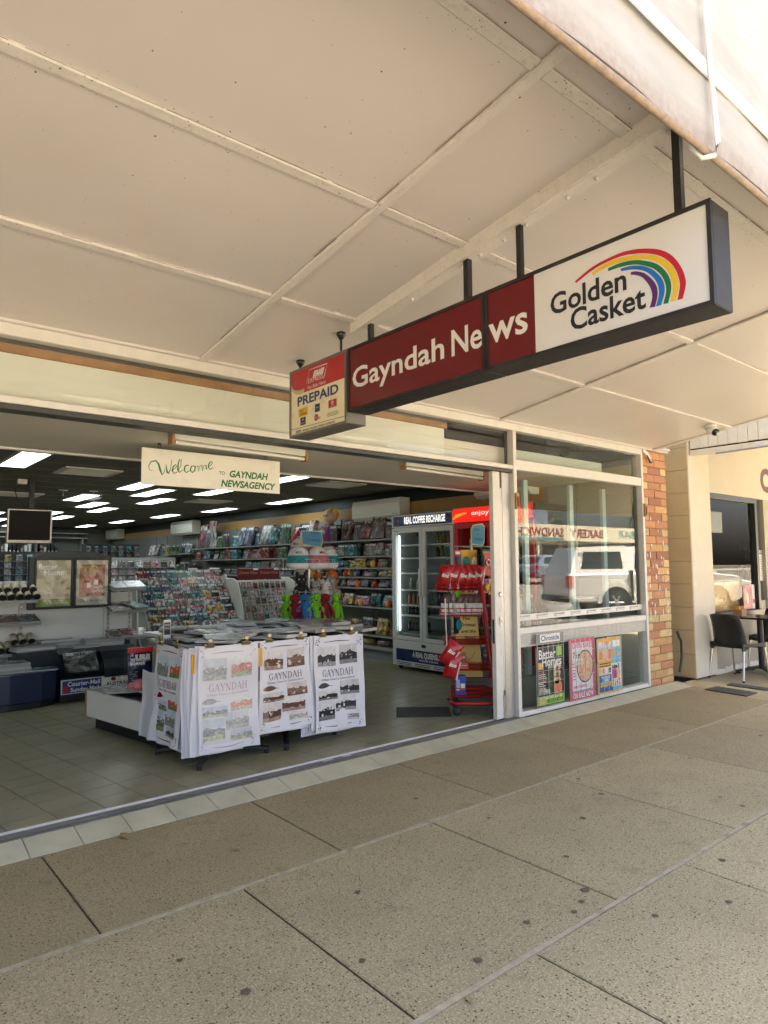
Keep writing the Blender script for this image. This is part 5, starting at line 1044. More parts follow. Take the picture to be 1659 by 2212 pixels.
b = MB(); fz = lambda u, v, d_=0: V((u, 4.018 - d_, v)); disc(b, fz, 5.38, 1.06, .19, .19, darkred, .0, 22); disc(b, fz, 5.25, .62, .2, .2, darkred, .0, 22); disc(b, fz, 5.46, 1.2, .1, .06, M['soft_white'], .001, 16); b.text('Proudly Supporting', (5.30, 4.0165, 1.1), X, Z, M['white'], cap=.018, w=.18); o = b.build('print', cp); o.location = cpo
# far greeting card bays (dark, mid shop) and back wall pigeonholes
for gi, (gx0, gx1, gy, gz, nr, nc) in enumerate(((3.3, 4.9, 7.6, .75, 7, 11), (2.3, 3.9, 9.4, 1.0, 6, 9), (4.9, 6.2, 13.0, 1.15, 7, 7))):
    lab = ('card gondola behind the white partition', 'tall dark rack in the middle of the shop', 'far dark rack of stationery at the back right')[gi]
    t = thing('gondola', 'grey ' + lab, 'gondola', ((gx0 + gx1) / 2, gy, .04)); MB().box(-(gx1 - gx0) / 2, (gx1 - gx0) / 2, .0, .3, 0, gz + nr * .12, M['charcoal'] if gi else M['shelf']).build('body', t)
    for r in range(nr):
        MB().box(-(gx1 - gx0) / 2, (gx1 - gx0) / 2, -.06, -.002, gz - .06 + r * .12, gz - .052 + r * .12, M['shelf'] if gi < 1 else M['rail_grey']).build('ledge', t)
        for k in range(nc):
            c = rk.choices(CK, (2, 1, 2, 1, 4 if gi == 0 else 1, 3, 1, 1, 1, 4))[0]
            link('greeting_card', mag(c, .11, .12, .004), None, (gx0 + .07 + (gx1 - gx0 - .14) * k / (nc - 1), gy - .045, .04 + gz - .05 + r * .12), (math.radians(-14), 0, rk.uniform(-.1, .1)), label='%s card on the %s, %s row, %s from left' % (CN[c], ('near card gondola', 'tall dark middle rack', 'far dark back rack')[gi], nth(r), nth(k)), category='greeting card', group='cards on the mid shop gondolas')
sv = thing('back_shelf', 'pale open shelf unit with ring binders on the back wall', 'shelving', (3.4, 16.6, .04)); svo = -V((3.4, 16.6, .04))
b = MB().box(1.0, 7.0 - .3, 16.95, 17.0, .04, 2.45, mat('unit_back', (.12, .125, .11), .6))
for z in (1.56, 2.32, 1.1, 2.45): b.box(1.0, 6.0, 16.62, 16.94, z - .02, z, M['shelf'])
for x in (1.0, 2.2, 3.4, 4.63, 5.86): b.box(x - .012, x + .012, 16.62, 16.94, .04, 2.32, M['shelf'])
o = b.build('carcass', sv); o.location = svo
for k in range(22):
    x = 3.1 + k * .098
    if 4.55 < x < 4.7: continue
    c = ['black', 'black', 'navy', 'white', 'white', 'black', 'red', 'brown', 'white', 'black'][k % 10]; o = MB().box(-.035, .035, -.22, 0, 0, .48 + .04 * (k % 3), covers[c] if c not in 'black white' else M[c]).box(-.015, .015, -.223, -.2205, .2, .38, M['paper']).build('ring_binder', label='%s ring binder on the back shelf, %s from the left' % (c, nth(k)), category='binder', group='ring binders on the back shelf'); o.location = (x, 16.9, 1.562)
for k in range(16):
    c = rk.choice(CK); lay(1.9 + k * .14, 8.2 + U(-.1, .1), 1.16 + .0, U(-.2, .2), c, '%s booklet standing on the counter behind the poster board, %s from the left' % (CN[c], nth(k)), math.radians(75), .12, .16, .01, 'booklet', 'booklets behind the poster board')
ct = thing('counter', 'grey service counter behind the white partition', 'counter', (2.8, 8.5, .04)); MB().box(-1.4, 1.3, -.4, .3, 0, 1.04, M['shelf']).build('body', ct, .01); MB().box(-1.45, 1.35, -.45, .35, 1.041, 1.075, M['soft_white']).build('top', ct, .004)
o = MB().box(-.11, .11, -.01, .01, 0, .22, M['ink']).text('P', (-.05, -.0105, .05), X, Z, M['white'], cap=.12, bold=.03).build('small_sign', label='small black sign with white letter P on the counter', category='sign'); o.location = (2.0, 7.9, 1.2)
# ------------------------------------------------------------------ low display bin, magazine table
bn = thing('display_bin', 'low white display bin on a dark plinth left of the tea towels', 'display bin', (2.28, 1.75, .04), (0, 0, math.radians(9.5)))
MB().box(-.30, .42, -.62, .62, .105, .335, M['partition']).build('box', bn, .003); MB().box(-.24, .36, -.55, .55, 0, .104, M['black']).build('plinth', bn); MB().box(-.306, -.3005, .60, .625, .105, .335, M['timber']).build('edge_strip', bn)
MB().box(-.27, .39, -.59, .59, .3355, .339, M['charcoal']).build('lining', bn)
for i, (x, y, c, r, l) in enumerate(((2.02, 2.12, 'teal', .3, 'teal booklet at the far end of the bin'), (2.15, 2.0, 'black', .1, 'black folder in the bin'), (2.05, 1.85, 'brown', -.4, 'kraft paper booklet lying across the bin'), (2.22, 1.82, 'grey', .5, 'grey pamphlet in the middle of the bin'), (2.18, 1.62, 'brown', .15, 'kraft envelope nearest the towels'), (2.3, 2.15, 'red', .2, 'dark red pamphlet at the back of the bin'), (2.35, 1.95, 'green', -.2, 'green booklet on the right of the bin'))):
    lay(x, y, .384 + i * .012, r, c, l, U(-.04, .04), .24, .30, .012, 'booklet', 'papers in the low display bin')
o = MB().ell((0, 0, .05), (.07, .05, .05), mat('pig_pink', (.5, .16, .18), .6), 14, 8).ell((-.07, 0, .05), (.03, .028, .028), M['white'] if False else bpy.data.materials['pig_pink'], 10, 6).build('toy_pig', label='small pink toy pig at the near end of the display bin', category='toy'); o.location = (2.05, 1.45, .46)
bk = thing('book_stand', 'clear stand holding a blue and red book at the left of the towels', 'book stand', (2.06, 1.5, .48), (0, 0, -.1))
MB().box(-.12, .12, 0, .006, 0, .36, M['acrylic']).box(-.12, .12, -.10, 0, 0, .006, M['acrylic']).build('stand', bk); b = MB().box(-.095, .095, -.03, -.008, .01, .29, covers['navy']).text('THE LANCASTER', (-.08, -.031, .22), X, Z, W_, cap=.022, w=.16, bold=.02).text('BOMBER', (-.08, -.031, .19), X, Z, W_, cap=.022, w=.12, bold=.02).box(-.1, .1, -.034, -.006, .291, .33, M['red']); b.build('book', bk)
tb = thing('magazine_table', 'low table heaped with loose magazines behind the tea towels', 'table', (3.05, 1.45, .04))
MB().box(-.72, .82, -.35, .42, (.77), .80, M['soft_white']).build('top', tb, .004); MB().box(-.3, .75, -.28, .36, 0, .769, M['charcoal']).build('base', tb)
rt = random.Random(21)
for i in range(84):
    layer = i // 12; x = 2.36 + (i % 12) * .125 + rt.uniform(-.05, .05); y = 1.22 + rt.uniform(0, .5) if layer < 4 else .66 + rt.uniform(0, .46); c = rt.choices(['grey', 'white', 'black', 'brown', 'red', 'teal'], (5, 6, 2, 2, 1, 1))[0]
    lay(x, y, (.842 + layer * .030 if layer < 4 else .884 + (layer - 4) * .022) + rt.uniform(0, .012), rt.uniform(-.7, .7), c, '%s magazine in the %s of the heap, %s layer, %s from left' % (CN[c], 'back' if layer < 4 else 'front', nth(layer % 4), nth(i % 12)), rt.uniform(-.06, .06), .22, .29, rt.choice((.01, .018, .026)), 'magazine', 'magazines heaped on the table')
lay(2.50, 1.02, .935, .5, 'yellow', 'orange and black comic curled on the near left of the heap', .15, .2, .27, .01)
pc = thing('price_card', 'narrow white price card standing left of the heap', 'card', (2.19, 1.25, .80)); MB().box(-.03, .03, 0, .004, 0, .24, M['paper']).box(-.025, .025, -.002, -.0005, .12, .22, M['ink']).box(-.025, .025, -.002, -.0005, .01, .09, covers['brown']).text('2000', (-.02, -.003, .19), X, Z, M['white'], cap=.018, w=.04).text('PIECE', (-.02, -.003, .165), X, Z, M['white'], cap=.014, w=.04).build('card', pc)

# ------------------------------------------------------------------ tea towel stands
def stand(label, x, y, w_, d_, rz=0., ft=(0, 0)):
    t = thing('towel_stand', label, 'display stand', (x, y, .04))
    MB().tube([(ft[0], ft[1], .06), (ft[0], ft[1], .82)], .022, M['black'], 10).build('pole', t)
    for k in range(4):
        a = rz + math.pi / 2 * k; c_, s_ = math.cos(a), math.sin(a)
        MB(frame((ft[0], ft[1], 0), (c_, s_, 0), (-s_, c_, 0))).prism([(0, -.03, .06), (.43, -.018, .022), (.43, .018, .022), (0, .03, .06)], (0, 0, .028), M['black']).lathe([(.02, 0), (.022, .02)], M['rubber'], (.415, 0, 0), 10).build('leg', t, .004)
    b = MB(); b.box(-w_, w_, -d_, d_, .83, .838, M['charcoal']).box(-w_, w_, -d_, -d_ + .01, .55, .829, M['charcoal']).box(-w_, -w_ + .01, -d_ + .011, d_, .55, .829, M['charcoal']).box(w_ - .01, w_, -d_ + .011, d_, .55, .829, M['charcoal']); b.build('box', t)
    b = MB(); b.box(-w_ - .02, w_ + .02, -d_ - .008, -d_ - .002, .66, .80, M['yellow']).box(-w_ - .008, -w_ - .002, -d_ - .02, d_ + .02, .66, .80, M['yellow']).box(w_ + .002, w_ + .008, -d_ - .02, d_ + .02, .66, .80, M['yellow']).box(-w_ - .02, w_ + .02, d_ + .002, d_ + .008, .66, .80, M['yellow']); b.build('card_panel', t)
    return t
stand('black four-legged stand with yellow cards under the two coloured towels', 2.37, .86, .27, .33, math.radians(52), (0, -.09)); stand('black four-legged stand with yellow cards under the sepia and black printed towels', 3.12, .90, .45, .33, math.radians(60), (-.06, -.06))
def cloth(o, u, v, w_, h, seed, amp=.012, flare=.04, nu=14, nv=18, corner=0.):
    """hanging towel: o = top left, u along the top edge, outward normal = u x z"""
    rr = random.Random(seed); ph = [rr.uniform(0, 6) for _ in range(4)]; n = u.cross(Z); b = MB(); P_ = {}
    def pos(s, t_):
        d = amp * t_ * (math.sin(s * 7 + ph[0]) * .6 + math.sin(s * 13 + ph[1] + t_ * 2) * .3) + amp * .25 * math.sin(t_ * 9 + ph[2]) + flare * t_ * t_
        sag = -.012 * math.sin(math.pi * s) * (1 - t_); wob = .012 * math.sin(t_ * 5 + ph[3]) * (s - .5)
        q = o + u * (w_ * s + wob + .06 * t_ * (s - .5) * w_) + Z * (-h * t_ + sag + .012 * s * t_ * (1 if seed % 2 else -1)) + n * d
        if corner and s > .8: q += n * .05 * (s - .8) * 5 * (1 - t_ * .5) + u * (-.25 * (s - .8) * w_ * max(0, .5 - t_)) + Z * (-.22 * (s - .8) * max(0, .35 - t_))
        return q
    for q in range(nu + 1):
        for r in range(nv + 1): P_[q, r] = b.pt(pos(q / nu, r / nv))
    for q in range(nu):
        for r in range(nv): b.fc([P_[q, r + 1], P_[q + 1, r + 1], P_[q + 1, r], P_[q, r]], M['cloth'], True)
    return b, pos
def clip_(p, u, lab):
    n = u.cross(Z); t = thing('bulldog_clip', lab, 'clip', p); b = MB(frame((0, 0, 0), u, Z, n * 1.0))
    b.prism([(-.034, -.02, .012), (.034, -.02, .012), (.034, .006, .02), (-.034, .006, .02)], (0, 0, -.03), M['brass']); b.build('jaw', t, .003)
    b = MB(frame((0, 0, 0), u, Z, n)); b.lathe([(.02, -.003), (.02, .004), (.012, .006)], M['brass'], (0, .035, .01), 14, ax=(0, .25, 1)).tube([(-.012, .004, .012), (0, .03, .012), (.012, .004, .012)], .004, M['brass'], 6); b.build('thumb_plate', t)
PH = {}
def photo(nm, sky, mid, low):
    k = nm
    if k not in PH: PH[k] = [mat('towel_%s_%d' % (nm, i), c, .9, var=v, vs=s) for i, (c, v, s) in enumerate(((sky, .15, 25), (mid, .55, 70), (low, .5, 45)))]
    return PH[k]
def _arc(cx, cy, rx, ry, a0, a1, n, w0, w1):
    out = []; P2 = [(cx + rx * math.cos(math.radians(a0 + (a1 - a0) * k / n)), cy + ry * math.sin(math.radians(a0 + (a1 - a0) * k / n))) for k in range(n + 1)]
    for k in range(n):
        a = math.radians(a0 + (a1 - a0) * (k + .5) / n); out.append((P2[k], P2[k + 1], w0 + (w1 - w0) * abs(math.cos(a)) ** 1.5))
    return out
_sf = lambda x, y, w2=.15: ((x - w2, y), (x + w2, y), .05)
SERIF = {'A': [((.06, .0), (.44, 1), .06), ((.42, 1), (.84, 0), .15), ((.2, .34), (.66, .34), .05), _sf(.06, .02, .13), _sf(.84, .02)],
         'Y': [((.06, 1), (.46, .46), .15), ((.86, 1), (.46, .46), .06), ((.46, .5), (.46, 0), .14), _sf(.06, .98), _sf(.86, .98, .12), _sf(.46, .02)],
         'N': [((.12, 0), (.12, 1), .06), ((.1, 1), (.84, 0), .15), ((.84, 0), (.84, 1), .06), _sf(.12, .02, .13), _sf(.08, .98, .12), _sf(.84, .98, .13)],
         'D': [((.16, 0), (.16, 1), .14), _sf(.12, .02), _sf(.12, .98)] + _arc(.36, .5, .52, .48, 90, -90, 10, .05, .15) + [((.1, .98), (.4, .98), .05), ((.1, .02), (.4, .02), .05)],
         'H': [((.14, 0), (.14, 1), .14), ((.80, 0), (.80, 1), .14), ((.14, .52), (.80, .52), .05)] + [_sf(x, y) for x in (.14, .80) for y in (.02, .98)],
         'G': _arc(.50, .5, .45, .48, 48, 318, 14, .05, .15) + [((.80, .44), (.80, .12), .14), _sf(.78, .44), ((.80, .98), (.80, .76), .05)]}
def towel_print(b, pos, n, pal, title, ink, faded=False):
    """flat print that follows the folds: photographs, headline, border"""
    L_ = .0025
    def patch(s0, s1, t0, t1, m, l=L_, nx=4, ny=4, edge=None):
        g = {}
        for q in range(nx + 1):
            for r in range(ny + 1):
                s = s0 + (s1 - s0) * q / nx; t_ = t0 + (t1 - t0) * r / ny
                if edge and r == 0: t_ += edge * rp.uniform(0, 1) * (t1 - t0)
                g[q, r] = b.pt(pos(s, t_) + n * l)
        for q in range(nx):
            for r in range(ny): b.fc([g[q, r + 1], g[q + 1, r + 1], g[q + 1, r], g[q, r]], m, True)
    def words(st, s0, t0, s1, cap, m, shear=0., bold=0.):
        vs, fs = text_mesh(st, bold, shear); x0 = min(p[0] for p in vs); x1 = max(p[0] for p in vs)
        ids = [b.pt(pos(s0 + (s1 - s0) * (p[0] - x0) / (x1 - x0), t0 - cap * p[1] / CAP) + n * (L_ + .001)) for p in vs]
        for f_ in fs: b.fc([ids[i] for i in f_], m)
    def headline(s0, t0, s1, cap, m):
        adv = [.98, .92, .9, 1.02, .98, .92, .95]; tot = sum(adv); x = 0
        for chx, a in zip('GAYNDAH', adv):
            for (p, q, wd_) in SERIF[chx]:
                p, q = V(p), V(q); d = (q - p).normalized(); nrm = V((-d.y, d.x)) * wd_ / 2; e = d * (.0 if wd_ > .06 else .01)
                c4 = [p - e + nrm, p - e - nrm, q + e - nrm, q + e + nrm]
                b.face([pos(s0 + (s1 - s0) * (x + k.x * .86 + .05) / tot, t0 - cap * k.y) + n * (L_ + .001) for k in c4], m)
            x += a
    def pic(s0, s1, t0, t1, p3):
        h = t1 - t0
        patch(s0, s1, t0, t0 + h * .42, p3[0]); patch(s0, s1, t0 + h * .36, t0 + h * .8, p3[1], L_ + .0006, 7, 3, .35); patch(s0, s1, t0 + h * .78, t1, p3[2], L_ + .0009)
        for _ in range(7): s = rp.uniform(s0, s1 - .06); t_ = rp.uniform(t0 + h * .3, t1 - h * .25); patch(s, s + rp.uniform(.02, .06), t_, t_ + h * rp.uniform(.05, .2), rp.choice([p3[2], p3[0], p3[1]]), L_ + .0012 + .0001 * _, 1, 1)
    rp = random.Random(len(title) + len(pal))
    pic(.08, .46, .115, .325, pal[0]); pic(.54, .89, .105, .315, pal[1])
    headline(.17, .435, .82, .074, ink); words('Oldest Town in Queensland', .14, .475, .84, .022, ink, .35)
    g = []   # fish
    for k in range(13):
        a = k / 12; g.append((.06 + .30 * a, .535 - .012 * math.sin(a * 3), .006 + .05 * math.sin(min(a * 1.25, 1) * math.pi) ** .7))
    for k in range(12): 
        p0, p1 = g[k], g[k + 1]; b.face([pos(p0[0], p0[1] + p0[2] / 2) + n * L_, pos(p1[0], p1[1] + p1[2] / 2) + n * L_, pos(p1[0], p1[1] - p1[2] / 2) + n * L_, pos(p0[0], p0[1] - p0[2] / 2) + n * L_], ink if not faded else pal[0][1])
    pic(.06, .47, .575, .675, pal[2]); pic(.53, .90, .49, .64, pal[1]); pic(.43, .84, .645, .81, pal[0]); pic(.06, .41, .685, .885, pal[2]); pic(.50, .88, .815, .915, pal[3 % len(pal)])
    for (a0, a1, tt, sg) in ((.2, .75, .07, 1), (.2, .75, .95, -1)):
        for k in range(10):
            s = a0 + (a1 - a0) * k / 10; s2_ = a0 + (a1 - a0) * (k + 1) / 10; th_ = .004 + .006 * math.sin(math.pi * k / 10); e = sg * .012 * math.sin(math.pi * (k + .5) / 10)
            patch(s, s2_, tt - e - th_ / 2, tt - e + th_ / 2, ink, L_, 1, 1)
    for (cs_, ct_) in ((.06, .06), (.90, .06), (.90, .93), (.06, .93)):
        for k in range(10): s = cs_ + rp.uniform(-.045, .045); t_ = ct_ + rp.uniform(-.05, .05); patch(s, s + rp.uniform(.006, .03), t_, t_ + rp.uniform(.003, .012), ink, L_ + .0002 * k, 1, 1)
G3 = lambda a, b_, c_: (a, b_, c_)
colour = [photo('tank', (.5, .62, .7), (.2, .22, .18), (.25, .27, .2)), photo('orange', (.6, .66, .7), (.55, .10, .04), (.12, .2, .06)), photo('bush', (.45, .55, .62), (.10, .14, .08), (.2, .26, .1)), photo('dark', (.4, .5, .55), (.05, .06, .06), (.3, .3, .26))]
faint = [photo('f1', (.52, .56, .60), (.34, .36, .36), (.44, .45, .40)), photo('f2', (.68, .68, .66), (.55, .24, .20), (.40, .45, .34)), photo('f3', (.5, .56, .60), (.26, .30, .31), (.48, .53, .32)), photo('f4', (.5, .57, .62), (.36, .38, .32), (.55, .50, .34))]
sep = [photo('s1', (.66, .62, .60), (.13, .06, .035), (.35, .25, .2)), photo('s2', (.60, .54, .5), (.22, .13, .09), (.16, .09, .06)), photo('s3', (.6, .55, .52), (.09, .04, .025), (.3, .22, .18)), photo('s4', (.66, .62, .6), (.4, .33, .29), (.6, .55, .5))]
blk = [photo('k1', (.6, .6, .6), (.04, .04, .04), (.3, .3, .3)), photo('k2', (.5, .5, .5), (.03, .03, .03), (.2, .2, .2)), photo('k3', (.6, .6, .6), (.02, .02, .02), (.16, .16, .16)), photo('k4', (.66, .66, .66), (.25, .25, .25), (.5, .5, .5))]
u1 = V((-.06, -1, 0)).normalized(); U_ = X
fish = mat('faint_ink', (.40, .30, .30), .9)
sets = [('colour printed tea towel with town pictures on the left face of the left stand', V((2.045, 1.09, .885)), V((.05, -1, 0)).normalized(), .45, .74, colour, M['maroon'], 7, 'the colour printed towel', 0.),
        ('faded tea towel under cloudy plastic film, front of the left stand', V((2.125, .50, .895)), U_, .47, .755, faint, fish, 2, 'the faded film covered towel', 0.),
        ('sepia printed tea towel with town pictures, left front of the right stand', V((2.635, .525, .893)), U_, .46, .70, sep, M['sepia'], 3, 'the sepia towel', 0.),
        ('black printed tea towel with folded corner, right front of the right stand', V((3.135, .515, .897)), U_, .47, .775, blk, M['ink'], 4, 'the black printed towel', 1.)]
for si, (lab, o_, u, w_, h, pal, ink, seed, short, cor) in enumerate(sets):
    n = u.cross(Z); b, pos = cloth(o_, u, Z, w_, h, seed, .02, .035, corner=cor); tw = b.build('tea_towel', label=lab, category='tea towel', group='printed tea towels')
    pb = MB(); towel_print(pb, pos, n, pal, lab, ink, si == 1); pb.build('print', tw)
    for k in range(5 if si != 2 else 3):   # bundle hanging behind, edges fanned out
        off = -n * (.012 + .014 * k) + u * ((.030 + .016 * k) * (1 if si == 0 else -1) * (1 if si != 3 else 1)) + Z * (-.004 * k + U(-.01, .005))
        b2, _p = cloth(o_ + off, u, Z, w_, h + U(-.02, .012), seed * 10 + k, .014, .03, 12, 12); b2.build('tea_towel', label='%s white towel back in the bundle behind %s' % (nth(k), short), category='tea towel', group='bundled towels behind %s' % short)
    if si == 3:
        b3, _p = cloth(o_ + u * .30 - n * .02 + Z * .0, (u * .9 + n * -.25).normalized(), Z, .22, h - .08, 77, .02, .02, 8, 10); b3.build('tea_towel', label='plain white towel turned outward at the right end of the right stand', category='tea towel')
    for s, wd in ((.17, 'left'), (.80, 'right')): clip_(o_ + u * w_ * s + Z * .004, u, 'brass bulldog clip on the %s corner of %s' % (wd, short))
# cloudy film over the faded towel and the crumpled clear bag on the far left
b, pos = cloth(V((2.135, .492, .90)), U_, Z, .53, .70, 2, .016, .045); b.mats = [glass_mat('cloudy_film', (.93, .93, .94), 1.5, .25, 1.5)]; b.build('plastic_film', label='loose cloudy plastic film hanging over the faded tea towel', category='film')
b, pos = cloth(V((2.02, 1.30, .66)), V((.05, -1, 0)).normalized(), Z, .28, .52, 9, .03, .03); b.mats = [mat('bag_film', (.62, .64, .66), .35)]; b.build('plastic_bag', label='crumpled whitish plastic bag hanging at the far left of the left stand', category='bag')

# ------------------------------------------------------------------ plush toy spinner behind the table
sp = thing('toy_spinner', 'chrome two tier plush toy spinner topped by a blue and yellow sign', 'display stand', (4.20, 2.2, .04))
MB().tube([(0, 0, .02), (0, 0, 1.72)], .016, M['steel'], 10).build('pole', sp)
def basket(z, r, h):
    b = MB(); n = 28
    for zz in (z, z + h): b.tube([(r * math.cos(6.2832 * k / n), r * math.sin(6.2832 * k / n), zz) for k in range(n + 1)], .003, M['steel'], 5)
    for k in range(n): a = 6.2832 * k / n; b.tube([(r * math.cos(a), r * math.sin(a), z), (r * math.cos(a), r * math.sin(a), z + h)], .0018, M['steel'], 4)
    for k in range(6): a = math.pi * k / 6; b.tube([(r * math.cos(a), r * math.sin(a), z), (-r * math.cos(a), -r * math.sin(a), z)], .003, M['steel'], 4)
    b.build('basket', sp)
basket(1.39, .30, .11); basket(1.03, .34, .12); basket(.35, .34, .1)
MB().lathe([(.3, 0), (.3, .02), (.02, .05)], M['steel'], n=20).build('base', sp)
b = MB(); hx = [(-.13, 1.66), (.12, 1.63), (.15, 1.70), (.13, 1.82), (-.14, 1.82), (-.15, 1.75)]
b.prism([(x, -.06, z) for x, z in hx], (0, .008, 0), mat('tim_yellow', (.6, .45, .08), .4)); b.prism([(x * .92, -.064, 1.735 + (z - 1.735) * .88) for x, z in hx], (0, .003, 0), mat('tim_blue', (.02, .19, .38), .4)); b.text('TIM', (-.03, -.0645, 1.775), X, Z, M['ink'], cap=.032, w=.11, bold=.0).text('the', (.0, -.0645, 1.75), X, Z, M['ink'], cap=.014).text('TOYMAN', (-.1, -.0645, 1.695), X, Z, M['ink'], cap=.036, w=.2, bold=.0); b.build('top_sign', sp)
fur = {}
def furm(n, c): fur[n] = mat('fur_' + n, c, .95, var=.25, vs=60, bump=.6, bs=180); return fur[n]
furm('lime', (.16, .52, .02)); furm('red', (.22, .005, .012)); furm('blue', (.02, .15, .40)); furm('black', (.015, .015, .015)); furm('grey', (.32, .33, .31)); furm('white', (.62, .61, .56)); furm('orange', (.55, .14, .02)); furm('beige', (.38, .29, .2)); furm('teal', (.02, .24, .28)); furm('pink', (.48, .15, .20)); furm('cream', (.55, .5, .3))
def ape(c):
    b = MB(); m = fur[c]; J = .05
    b.ell((0, 0, .36), (.058, .05, .052), m, 14, 10, J).tube([(0, 0, .33), (0, 0, .27), (0, 0, .2), (0, .0, .15)], [.028, .042, .048, .04], m, 12)
    for s in (-1, 1):
        b.tube([(s * .03, 0, .30), (s * .088, -.005, .24), (s * .108, -.01, .15), (s * .112, -.01, .07)], [.022, .02, .018, .024], m, 8); b.tube([(s * .022, 0, .18), (s * .042, -.005, .1), (s * .05, -.008, .02), (s * .054, -.03, -.005)], [.028, .023, .021, .026], m, 8); b.ell((s * .05, .0, .375), (.016, .01, .02), m, 8, 6)
    for k in range(40):  # fur tufts
        a, z = U(0, 6.28), U(.02, .40); r = .05 if z > .15 else .03; b.face([(r * math.cos(a), r * .9 * math.sin(a), z), (r * math.cos(a + .25), r * .9 * math.sin(a + .25), z), (r * 1.35 * math.cos(a + .12), r * 1.25 * math.sin(a + .12), z - .02)], m)
    bd_ = b.mesh('body'); f_ = MB(); [f_.ell((s * .02, -.047, .37), (.008, .006, .009), M['black'], 8, 6) for s in (-1, 1)]; f_.ell((0, -.049, .345), (.02, .008, .008), M['black'], 8, 6)
    return bd_, f_.mesh('face')
for i, (c, ang) in enumerate((('lime', -165), ('red', -148), ('blue', -130), ('lime', -112), ('red', -95), ('lime', -68))):
    bd_, fc_ = ape(c); a = math.radians(ang)
    t = thing('plush_monkey', 'long furry %s plush monkey hanging from the spinner, %s from the left' % (c, nth(i)), 'plush toy', (4.20 + .36 * math.cos(a), 2.2 + .36 * math.sin(a), .76), (0, 0, a + math.pi / 2), group='plush monkeys on the spinner')
    link('body', bd_, t); link('face', fc_, t); t.scale = (.95, .9, 1.0); MB().tube([(0, 0, .40), (0, .0, .44), (.01, .03, .45)], .003, M['white'], 5).build('hanger_loop', t)
def carton(c):
    m = fur[c]; w2 = M['cloth']; b = MB(); b.lathe([(.10, 0), (.125, .03), (.128, .06), (.13, .07), (.128, .14), (.118, .145), (.10, .20), (.05, .235), (.012, .24), (.0, .24)], w2, n=18, bands=[w2, w2, m, m, m, w2, w2, w2, w2], sy=.9)
    f_ = MB(); f_.text('MILK', (-.035, -.104, .165), X, (0, .35, 1), fur['red'] if c == 'pink' else fur['teal'], cap=.026, w=.07, bold=.02)
    for s in (-1, 1): f_.ribbon([(s * .045 - .015, .10), (s * .045, .108), (s * .045 + .015, .10)], .005, V((0, -.121, 0)), X, Z, M['ink']); f_.ell((s * .07, -.105, .088), (.012, .004, .006), fur['red'], 8, 5)
    f_.ribbon([(-.012, .09), (0, .083), (.012, .09)], .005, V((0, -.121, 0)), X, Z, M['ink'])
    return b.mesh('body'), f_.mesh('face')
for i, (c, x, y, z, l) in enumerate((('teal', -.20, -.1, 0, 'left'), ('pink', .0, -.17, 0, 'front centre'), ('teal', .21, -.08, 0, 'right'), ('pink', -.07, .06, .10, 'raised behind'), ('teal', .15, .16, .06, 'back right'))):
    bd_, fc_ = carton(c); t = thing('plush_carton', '%s and white plush milk carton with a smiling face, %s in the top basket' % (c, l), 'plush toy', (4.20 + x, 2.2 + y, 1.437 + z), (0, 0, math.atan2(x, -y) * .5), group='plush milk cartons'); link('body', bd_, t); link('face', fc_, t)
for i, (c, x, y, z, s, l) in enumerate((('black', -.20, -.15, .06, 1.25, 'black plush dog at the left of the lower basket'), ('grey', -.05, -.2, .03, 1., 'grey plush koala left of the pole'), ('white', .06, -.22, .03, .95, 'white plush bunny in the middle of the lower basket'), ('grey', .16, -.18, .05, 1.05, 'pale grey plush cat right of the pole'), ('beige', .25, -.16, -.06, .9, 'beige plush bear slumped over the basket rim'), ('orange', .27, -.02, .10, 1.3, 'orange plush fox at the right of the lower basket'), ('orange', .12, .05, .12, 1.0, 'smaller orange plush behind the pale cat'), ('cream', -.02, .1, .12, 1.1, 'cream plush duck by the pole'), ('white', -.1, .0, .30, .7, 'white plush mouse on the top basket, left'), ('white', .1, .05, .33, .7, 'white plush mouse on the top basket, right'))):
    b = MB(); m = fur[c]; b.ell((0, 0, .06), (.065 * s, .06 * s, .07 * s), m, 12, 8, .08).ell((0, -.025, .06 + .095 * s), (.052 * s, .05 * s, .048 * s), m, 12, 8, .06)
    for q in (-1, 1): b.ell((q * .035 * s, -.01, .06 + .145 * s), (.016 * s, .012 * s, .026 * s), m, 8, 6).ell((q * .055 * s, -.04, .05), (.02 * s, .03 * s, .02 * s), m, 8, 6).ell((q * .03 * s, -.05 * s, .01), (.022 * s, .035 * s, .02 * s), m, 8, 6)
    t = thing('plush_animal', l, 'plush toy', (4.20 + x, 2.2 + y, 1.075 + z), (0, 0, math.atan2(x, -y) * .6), group='plush animals on the spinner'); b.build('body', t)
    f_ = MB(); [f_.ell((q * .02 * s, -.025 - .048 * s, .065 + .1 * s), (.006 * s,) * 3, M['black'] if c != 'black' else M['white'], 8, 6) for q in (-1, 1)]; f_.ell((0, -.025 - .05 * s, .05 + .09 * s), (.008 * s,) * 3, M['ink'], 8, 6); f_.build('face', t)

